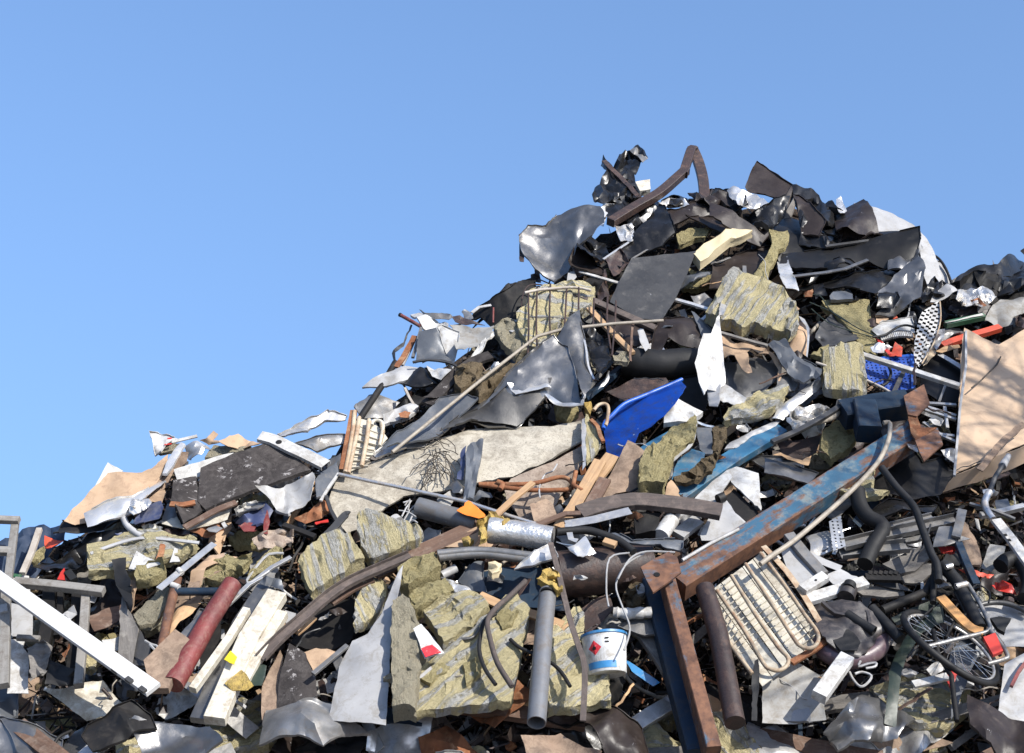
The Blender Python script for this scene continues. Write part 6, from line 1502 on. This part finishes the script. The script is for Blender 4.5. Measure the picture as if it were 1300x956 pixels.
sh('tarpaulin', 'grey cloth like sheet at the bottom edge under the large condenser', 'tarpaulin', 'tarp', '900,960 960,880 1060,830 1120,850 1220,900 1250,1150 900,1160', o=38, a=1.5, sp=28)
for k, q in enumerate(['170,225 60,255 42,420 55,520', '250,228 150,290 95,400 130,520 172,640 140,760', '420,222 260,218 170,260 105,370']):
    tb('pale_wire', ['left thin pale wire dangling from the blue grey strip', 'long thin pale wire dangling down to the paint tin', 'thin pale wire trailing along the blue grey strip'][k], 'wire', 'plas', q, o=60, r=.006, sm=4, n=6)
t = sh('folded_strip', 'folded blue grey metal strip above the rusty end plate', 'metal strip', 'bgr', '0,108 95,105 190,165 330,150 465,160 462,200 440,212 320,185 195,185 100,160 0,142', o=46, a=1, sp=18, bow=.02)
bx('wood_block', 'small pale wooden block at the left of the folded blue grey strip', 'wood block', 'woodl', '28,160 95,182', o=50, w=.05, h=.03)
tb('foam_tube', 'white foam tube lying left of the dark blue upright', 'tube', 'wht', '80,552 160,560 290,552', o=36, r=.036, n=14, wob=.15)
sh('blue_edge', 'dark blue plastic panel edge at the bottom right of the paint tin', 'plastic piece', 'canb', '140,812 165,822 340,940 300,960 180,880', o=30, a=.5, sp=30)
bx('grey_plank', 'grey plank slanting down left of the dark blue upright', 'plank', 'woodd', '150,600 250,660 350,800 450,960', o=28, w=.12, h=.04)
sh('grey_sheet', 'grey curved panel with a red print left of the dark blue upright', 'panel', 'galvd', '105,640 140,600 320,592 345,640 320,680 250,690 180,660', o=32, a=1, sp=24)
sh('rubble_rag', 'brown and white shredded lump behind the rusty end plate', 'scrap piece', 'woolb', '130,470 170,400 240,400 260,470 220,540 160,530', o=18, th=.03, a=7, sp=7, sub=1, sm=0)
sh('white_shards', 'white torn shards beside the rusty end plate', 'scrap piece', 'plas', '205,420 240,400 258,450 235,480 215,460', o=26, a=4, sp=7, sub=1, sm=0)
tb('white_rod', 'pale slanting rod above the rusty main beam near the grey panel', 'rod', 'plas', '460,265 620,170 770,95', o=56, r=.012, n=8)
# ================================================================== smaller scrap wedged between the big pieces
LANDM = [('bent rusty beam at the summit', 850, 250), ('long black trough', 1060, 320), ('pale plastic cover', 1130, 300), ('wire cage', 710, 400), ('large crumpled grey sheet', 690, 490),
         ('dented wool slab', 960, 400), ('deep blue tray', 820, 520), ('cream mat', 590, 580), ('foil duct', 660, 680), ('rusty blue main beam', 1010, 645), ('tan hardboard', 1250, 510),
         ('paint tin', 768, 832), ('large condenser grille', 980, 780), ('bicycle', 1200, 790), ('engine cover', 1075, 795), ('white slotted plank', 90, 800), ('steel rack', 60, 740),
         ('dark red pipe', 262, 800), ('window profiles', 320, 800), ('left wool slab', 180, 710), ('black felt slab', 320, 600), ('far left cardboard', 150, 620), ('cream condenser grille', 460, 560),
         ('long brown rail', 420, 755), ('tapering pale sheet', 470, 810), ('grey upright pipe', 690, 800), ('largest wool slab', 640, 820), ('burnt plank', 850, 645), ('white appliance shell', 930, 620),
         ('blue perforated crate', 1125, 475), ('checkered strip', 1180, 410), ('torn tan veneer', 930, 450), ('upper left shoulder sheets', 570, 440), ('big smooth grey plate', 825, 360),
         ('wool blocks', 560, 760), ('black hose', 1160, 680), ('galvanised rails', 1110, 680), ('mudguard', 1170, 780), ('white perforated rail', 370, 560), ('rusty tubular frame', 690, 615)]
USED = {}


def where(x, y, adj, noun):
    L = sorted(LANDM, key=lambda l: (l[1] - x) ** 2 + (l[2] - y) ** 2)
    for l in L[:5]:
        dx, dy = x - l[1], y - l[2]
        if abs(dx) > abs(dy) * 2:
            r = ('just right of' if dx < 60 else 'right of') if dx > 0 else ('just left of' if dx > -60 else 'left of')
        elif abs(dy) > abs(dx) * 2:
            r = 'below' if dy > 0 else 'above'
        else:
            r = ('lower' if dy > 0 else 'upper') + (' right of' if dx > 0 else ' left of')
        s = '%s %s wedged %s the %s' % (adj, noun, r, l[0])
        if s not in USED:
            USED[s] = 1
            return s
    for adv in ('small', 'narrow', 'dull', 'torn', 'tilted', 'short', 'dusty', 'half buried', 'slim'):
        s2 = '%s %s' % (adv, s)
        if s2 not in USED:
            USED[s2] = 1
            return s2
    return s


frnd = random.Random(77)
SIZES = {}
cells = []
yy = 215
while yy < 985:
    xx = -30
    while xx < 1345:
        x = xx + frnd.uniform(-16, 16)
        y = yy + frnd.uniform(-16, 16)
        if y > ridge(x) + 16:
            cells.append((x, y))
        xx += 45
    yy += 39
frnd.shuffle(cells)
SHM = [('blkm', 'black'), ('blk', 'glossy black'), ('brn', 'dark brown'), ('slate', 'dark grey'), ('galvd', 'grey'), ('galv', 'silver'), ('plas', 'pale grey'), ('wht', 'white'), ('rustd', 'dark rusty'), ('rust', 'rusty'),
       ('tan', 'tan'), ('tand', 'stained brown'), ('alu', 'bright'), ('bgr', 'blue grey'), ('woodd', 'weathered'), ('crm', 'cream')]
SHW = [4, 3, 4, 4, 5, 4, 3, 2.5, 4, 2.5, 3.5, 3.5, 2.5, 2.5, 2, 1.5]
for i, (x, y) in enumerate(cells[:330]):
    k = frnd.random()
    a = frnd.uniform(0, 180) if frnd.random() < .4 else frnd.gauss(-35, 28)
    ca, sa = math.cos(R(a)), math.sin(R(a))
    o = frnd.uniform(-40, -4)
    edge = y - ridge(x)
    if edge < 45:
        o = min(o, -14)
    s = frnd.uniform(.7, 1.35) * (.8 + y / 1900)
    rg[:] = [0, 0, 1]
    m, adj = frnd.choices(SHM, SHW)[0]
    if x > 1000 and y > 590 and (i % 3):
        m, adj = frnd.choice(SHM[:4])
    if k < .46:
        n = frnd.randint(4, 6)
        L, W = 26 * s, frnd.uniform(9, 20) * s
        ps = []
        for j in range(n):
            an = 2 * math.pi * (j + frnd.uniform(-.3, .3)) / n
            u, v = L * math.cos(an) * frnd.uniform(.75, 1.2), W * math.sin(an) * frnd.uniform(.75, 1.2)
            ps.append((x + u * ca - v * sa, y + u * sa + v * ca, frnd.uniform(-5, 5)))
        sh('sheet_scrap', where(x, y, adj, 'scrap sheet'), 'scrap piece', m, ps, o=o, a=frnd.uniform(1, 6), sp=10, sub=2, sm=frnd.randint(0, 2), tilt=(frnd.uniform(-35, 35), frnd.uniform(-35, 35)),
           th=frnd.choice((.003, .004, .012)), rag=1.2, ang=a, group='scrap sheets wedged in the heap')
    elif k < .68:
        L = frnd.uniform(20, 52) * s
        mm, ad2 = frnd.choice((('woodl', 'light wooden'), ('woodd', 'weathered wooden'), ('brwn', 'brown wooden'), ('burnt', 'burnt wooden'), ('galv', 'silver metal'), ('galvd', 'grey metal'), ('rust', 'rusty'), ('rustd', 'dark rusty'), ('wht', 'white painted'), ('blkm', 'black'), ('dbl', 'dark blue')))
        bx('scrap_bar', where(x, y, ad2, 'bar'), 'bar', mm, [(x - L * ca, y - L * sa, frnd.uniform(-10, 8)), (x, y, 0), (x + L * ca, y + L * sa, frnd.uniform(-10, 8))], o=o + 4, w=frnd.uniform(.02, .08), h=frnd.uniform(.01, .035),
           prof=frnd.choice(('box', 'box', 'L', 'U', 'C')), seg=3, wob=frnd.choice((0, .003, .008)), roll=frnd.uniform(-40, 40), group='loose bars wedged in the heap')
    elif k < .82:
        q = [(x, y, 0)]
        an = R(a)
        for j in range(frnd.randint(3, 6)):
            an += frnd.uniform(-.8, .8)
            q.append((q[-1][0] + math.cos(an) * 13 * s, q[-1][1] + math.sin(an) * 13 * s, frnd.uniform(-6, 8)))
        mm, ad2 = frnd.choice((('rubber', 'black'), ('rubber', 'black'), ('dkg', 'grey'), ('rustd', 'rusty'), ('hose', 'beige'), ('plas', 'pale')))
        tb('cable_end', where(x, y, ad2, 'cable'), 'cable', mm, q, o=o + 10, r=frnd.uniform(.005, .016), sm=4, n=8, group='cable ends sticking out of the heap')
    elif k < .93:
        ps = []
        for j in range(6):
            an = 2 * math.pi * j / 6
            r_ = 16 * s * frnd.uniform(.7, 1.2)
            ps.append((x + 1.4 * r_ * math.cos(an), y + .8 * r_ * math.sin(an), frnd.uniform(-3, 3)))
        mm = frnd.choice(('woolf', 'woolf', 'woold', 'woolb', 'wool'))
        sh('wool_clump', where(x, y, {'woolf': 'yellow', 'woold': 'grey', 'woolb': 'brown', 'wool': 'striped'}[mm], 'insulation clump'), 'insulation', mm, ps, o=o, th=.06, a=4, sp=9, sub=2, rag=2, ang=a, sm=1, group='insulation clumps wedged in the heap')
    else:
        ps = [(x + frnd.uniform(10, 16) * s * math.cos(j), y + frnd.uniform(8, 14) * s * math.sin(j), 0) for j in (0, 1, 2.1, 3.2, 4.2, 5.3)]
        mm = frnd.choice(('foil', 'alu', 'plas', 'rust', 'blk'))
        sh('crumpled_scrap', where(x, y, {'foil': 'crinkled foil', 'alu': 'bright crumpled', 'plas': 'pale crumpled', 'rust': 'rusty crumpled', 'blk': 'black crumpled'}[mm], 'lump'), 'scrap piece', mm, ps, o=o + 5, a=7, sp=6, sub=1, sm=0, group='crumpled lumps wedged in the heap')

# larger pieces at the foot of the heap and thin litter lying on top
rg[:] = [0, 0, 1]
for i in range(46):
    x, y = -20 + 1350 * ((i * .618) % 1), frnd.uniform(888, 985)
    m, adj = frnd.choices(SHM, SHW)[0]
    if i % 3 == 2:
        a = frnd.uniform(-60, 60)
        L = frnd.uniform(50, 120)
        ca, sa = math.cos(R(a)), math.sin(R(a))
        mm, ad2 = frnd.choice((('woodl', 'light wooden'), ('woodd', 'weathered wooden'), ('brwn', 'brown wooden'), ('galv', 'silver metal'), ('rust', 'rusty'), ('dbl', 'dark blue'), ('wht', 'white painted')))
        bx('scrap_bar', where(x, y, ad2, 'bar'), 'bar', mm, [(x - L * ca, y - L * sa * .5, -6), (x, y, 0), (x + L * ca, y + L * sa * .5, -4)], o=6, w=frnd.uniform(.05, .12), h=frnd.uniform(.02, .05), prof=frnd.choice(('box', 'L', 'C')), seg=3, wob=.004, group='loose bars wedged in the heap')
        continue
    if not (y < 905 or i % 2):
        m, adj = frnd.choice([q_ for q_ in SHM if q_[0] in ('brn', 'slate', 'tand', 'blkm', 'galvd')])
    ps = []
    a = frnd.uniform(-50, 50)
    ca, sa = math.cos(R(a)), math.sin(R(a))
    n = frnd.randint(4, 6)
    for j in range(n):
        an = 2 * math.pi * (j + frnd.uniform(-.3, .3)) / n
        u, v = frnd.uniform(45, 80) * math.cos(an), frnd.uniform(22, 45) * math.sin(an)
        ps.append((x + u * ca - v * sa, y + u * sa + v * ca, frnd.uniform(-6, 6)))
    if i % 5 == 1:
        sh('wool_clump', where(x, y, 'striped', 'insulation clump'), 'insulation', 'wool', ps, o=-4, th=.08, a=3, sp=20, ang=a, group='insulation clumps wedged in the heap')
    else:
        sh('sheet_scrap', where(x, y, adj, 'scrap sheet'), 'scrap piece', m, ps, o=(2 if y < 905 or i % 2 else 46), a=frnd.uniform(2, 5), sp=22, sm=1, th=.004, rag=1.2, ang=a, group='scrap sheets wedged in the heap')
KEEP = [(600, 580, 95), (1262, 510, 75), (825, 355, 45), (690, 490, 60), (810, 530, 40), (960, 400, 50), (980, 780, 60), (767, 832, 36), (665, 680, 45), (320, 600, 50), (470, 810, 40), (640, 820, 55), (1080, 300, 90),
        (1010, 645, 60), (940, 690, 40), (1090, 590, 40), (700, 300, 45), (1075, 470, 30), (150, 625, 60), (290, 800, 50), (90, 800, 60)]
n = 0
while n < 150:
    x, y = frnd.uniform(60, 1290), frnd.uniform(300, 900)
    if y < ridge(x) + 45 or any(math.hypot(x - q[0], y - q[1]) < q[2] for q in KEEP):
        continue
    n += 1
    s = frnd.uniform(.6, 1.2)
    a = frnd.gauss(-30, 45)
    ca, sa = math.cos(R(a)), math.sin(R(a))
    o = frnd.uniform(8, 40)
    if n % 3 == 0:
        q = [(x, y, 0)]
        an = R(a)
        for j in range(5):
            an += frnd.uniform(-.7, .7)
            q.append((q[-1][0] + math.cos(an) * 11 * s, q[-1][1] + math.sin(an) * 11 * s, frnd.uniform(-5, 6)))
        mm, ad2 = frnd.choice((('rubber', 'thin black'), ('dkg', 'thin grey'), ('rustd', 'thin rusty'), ('plas', 'thin pale'), ('hose', 'thin beige')))
        tb('cable_end', where(x, y, ad2, 'wire'), 'wire', mm, q, o=o, r=frnd.uniform(.003, .007), sm=4, n=6, group='cable ends sticking out of the heap')
    elif n % 3 == 1:
        L = frnd.uniform(10, 32) * s
        mm, ad2 = frnd.choice((('woodl', 'light wooden'), ('galv', 'silver'), ('galvd', 'grey'), ('rustd', 'dark rusty'), ('wht', 'white'), ('brwn', 'brown wooden'), ('alu', 'bright'), ('blkm', 'black')))
        bx('scrap_strip', where(x, y, ad2, 'strip'), 'strip', mm, [(x - L * ca, y - L * sa, frnd.uniform(-6, 2)), (x, y, 2), (x + L * ca, y + L * sa, frnd.uniform(-6, 2))], o=o, w=frnd.uniform(.008, .03), h=frnd.uniform(.004, .012), seg=3, wob=.004, roll=frnd.uniform(-50, 50), group='thin strips lying on the heap')
    else:
        m, adj = frnd.choices(SHM, SHW)[0]
        ps = [(x + frnd.uniform(6, 13) * s * math.cos(j) * 1.5, y + frnd.uniform(4, 9) * s * math.sin(j), frnd.uniform(-3, 3)) for j in (0, 1.2, 2.4, 3.6, 4.9)]
        sh('small_scrap', where(x, y, adj, 'fragment'), 'scrap piece', m, ps, o=o, a=3, sp=7, sub=2, sm=1, tilt=(frnd.uniform(-60, 60), frnd.uniform(-60, 60)), ang=a, group='small fragments lying on the heap')

# ------------------------------------------------------------------ countless crumbs between them
MIX = [('blkm', 9), ('rustd', 8), ('brn', 5), ('galvd', 2.5), ('galv', 1.2), ('plas', .8), ('tan', 1), ('tand', 2), ('woold', 1.6), ('rust', 1.6), ('woodl', .6), ('wht', .3), ('burnt', 5), ('woolb', 2.5), ('alu', .5), ('slate', 2)]  # mostly dark tones: deep shadow of the gaps put into the colours


def crumbs(name, label, cat, count, kind, sd):
    rnd = random.Random(sd)
    vs, fs, mi = [], [], []
    for i in range(count):
        x = rnd.uniform(-260, 1560)
        y = ridge(x) + (1120 - ridge(x)) * rnd.random() ** .9 + 2
        c = P(x, y, -52 + rnd.uniform(-2, 34) * (.35 + .65 * rnd.random()) if y - ridge(x) > 20 else -46)
        q = c * 2.2
        c = c + Vector((0, -.7, .7)) * (.16 * noise.noise(q) + .09 * noise.noise(q * 2.7))
        ax = Vector((rnd.gauss(0, 1), rnd.gauss(0, .7), rnd.gauss(0, .7))).normalized()
        bx_ = ax.orthogonal().normalized()
        bx_ = Matrix.Rotation(rnd.uniform(0, 6.28), 3, ax) @ bx_
        cx_ = ax.cross(bx_)
        if kind == 'chip':
            l, w_, h = rnd.uniform(.012, .06), rnd.uniform(.008, .035), rnd.uniform(.001, .006)
        elif kind == 'stick':
            l, w_, h = rnd.uniform(.06, .24), rnd.uniform(.002, .008), rnd.uniform(.002, .006)
        else:
            l, w_, h = rnd.uniform(.015, .05), rnd.uniform(.012, .04), rnd.uniform(.01, .035)
        b = len(vs)
        for sz in (-1, 1):
            for sx, sy in ((-1, -1), (1, -1), (1, 1), (-1, 1)):
                vs.append(c + ax * l * sx * rnd.uniform(.6, 1.1) + bx_ * w_ * sy * rnd.uniform(.6, 1.2) + cx_ * (h * sz + (rnd.uniform(-.3, .3) * w_ if sx > 0 else 0)))
        k = rnd.choices(range(len(MIX)), [m_[1] for m_ in MIX])[0]
        for f in ((0, 3, 2, 1), (4, 5, 6, 7), (0, 1, 5, 4), (1, 2, 6, 5), (2, 3, 7, 6), (3, 0, 4, 7)):
            fs.append([b + j for j in f])
            mi.append(k)
    me = bpy.data.meshes.new(name)
    me.from_pydata(vs, [], fs)
    for m_, _ in MIX:
        me.materials.append(MAT[m_])
    me.polygons.foreach_set('material_index', mi)
    tag(link(name, me, Matrix.Identity(4)), label, cat, kind='stuff')


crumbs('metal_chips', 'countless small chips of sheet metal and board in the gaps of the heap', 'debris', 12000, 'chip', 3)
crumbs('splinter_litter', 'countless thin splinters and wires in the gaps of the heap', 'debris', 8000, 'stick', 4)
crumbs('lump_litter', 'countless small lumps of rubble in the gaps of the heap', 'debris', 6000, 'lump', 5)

# ------------------------------------------------------------------ the bare tree whose branches shade the hardboard
hb = P(1262, 500, 50)


def bare_tree():
    rnd = random.Random(12)
    aim = hb + SUN * 5.4
    base = Vector((aim.x + 1.5, aim.y - .9, 0))
    T = link('bare_tree', None, Matrix.Translation(base))
    tag(T, 'leafless tree standing right of the camera in front of the heap', 'tree')
    tip = Vector((aim.x + .2, aim.y, aim.z + 1.5))
    tr = [base.lerp(tip, k / 10) + Vector((rnd.gauss(0, .05), rnd.gauss(0, .05), 0)) for k in range(11)]
    tube3('trunk', tr, .14, 'bark', Matrix.Translation(base), T, n=12, taper=.25)

    def grow(p, d, r, L, dep, out):
        q = [p]
        for k in range(5):
            d = (d + Vector((rnd.gauss(0, .17), rnd.gauss(0, .17), rnd.gauss(.03, .12)))).normalized()
            q.append(q[-1] + d * L / 5)
        out.append((q, r))
        if dep:
            for k in range(4):
                j = rnd.randint(1, 5)
                dd = (d + Vector((rnd.gauss(0, .6), rnd.gauss(0, .6), rnd.gauss(.1, .4)))).normalized()
                grow(q[j], dd, r * .55, L * .62, dep - 1, out)
    for k in range(9):
        st = tr[4 + k % 6]
        tgt = aim + Vector((rnd.gauss(0, .7), rnd.gauss(0, .7), rnd.gauss(0, .5)))
        d = (tgt - st).normalized() if k < 7 else Vector((rnd.gauss(0, 1), rnd.gauss(0, 1), .6)).normalized()
        out = []
        grow(st, d, .03, max(1.0, (tgt - st).length * .9), 3, out)
        vs, fs = [], []
        for q, r in out:
            u = (q[1] - q[0]).orthogonal().normalized()
            for i_, p in enumerate(q):
                Tn = (q[min(i_ + 1, 5)] - q[max(i_ - 1, 0)]).normalized()
                a_ = (u - Tn * u.dot(Tn)).normalized()
                b_ = Tn.cross(a_)
                rr_ = r * (1 - .1 * i_)
                for j in range(5):
                    an = 2 * math.pi * j / 5
                    vs.append(p + a_ * math.cos(an) * rr_ + b_ * math.sin(an) * rr_)
            b0 = len(vs) - 30
            for i_ in range(5):
                for j in range(5):
                    fs.append([b0 + i_ * 5 + j, b0 + i_ * 5 + (j + 1) % 5, b0 + (i_ + 1) * 5 + (j + 1) % 5, b0 + (i_ + 1) * 5 + j])
        finish('limb', vs, fs, Matrix.Translation(base), 'bark', T, None, None, 60)


bare_tree()
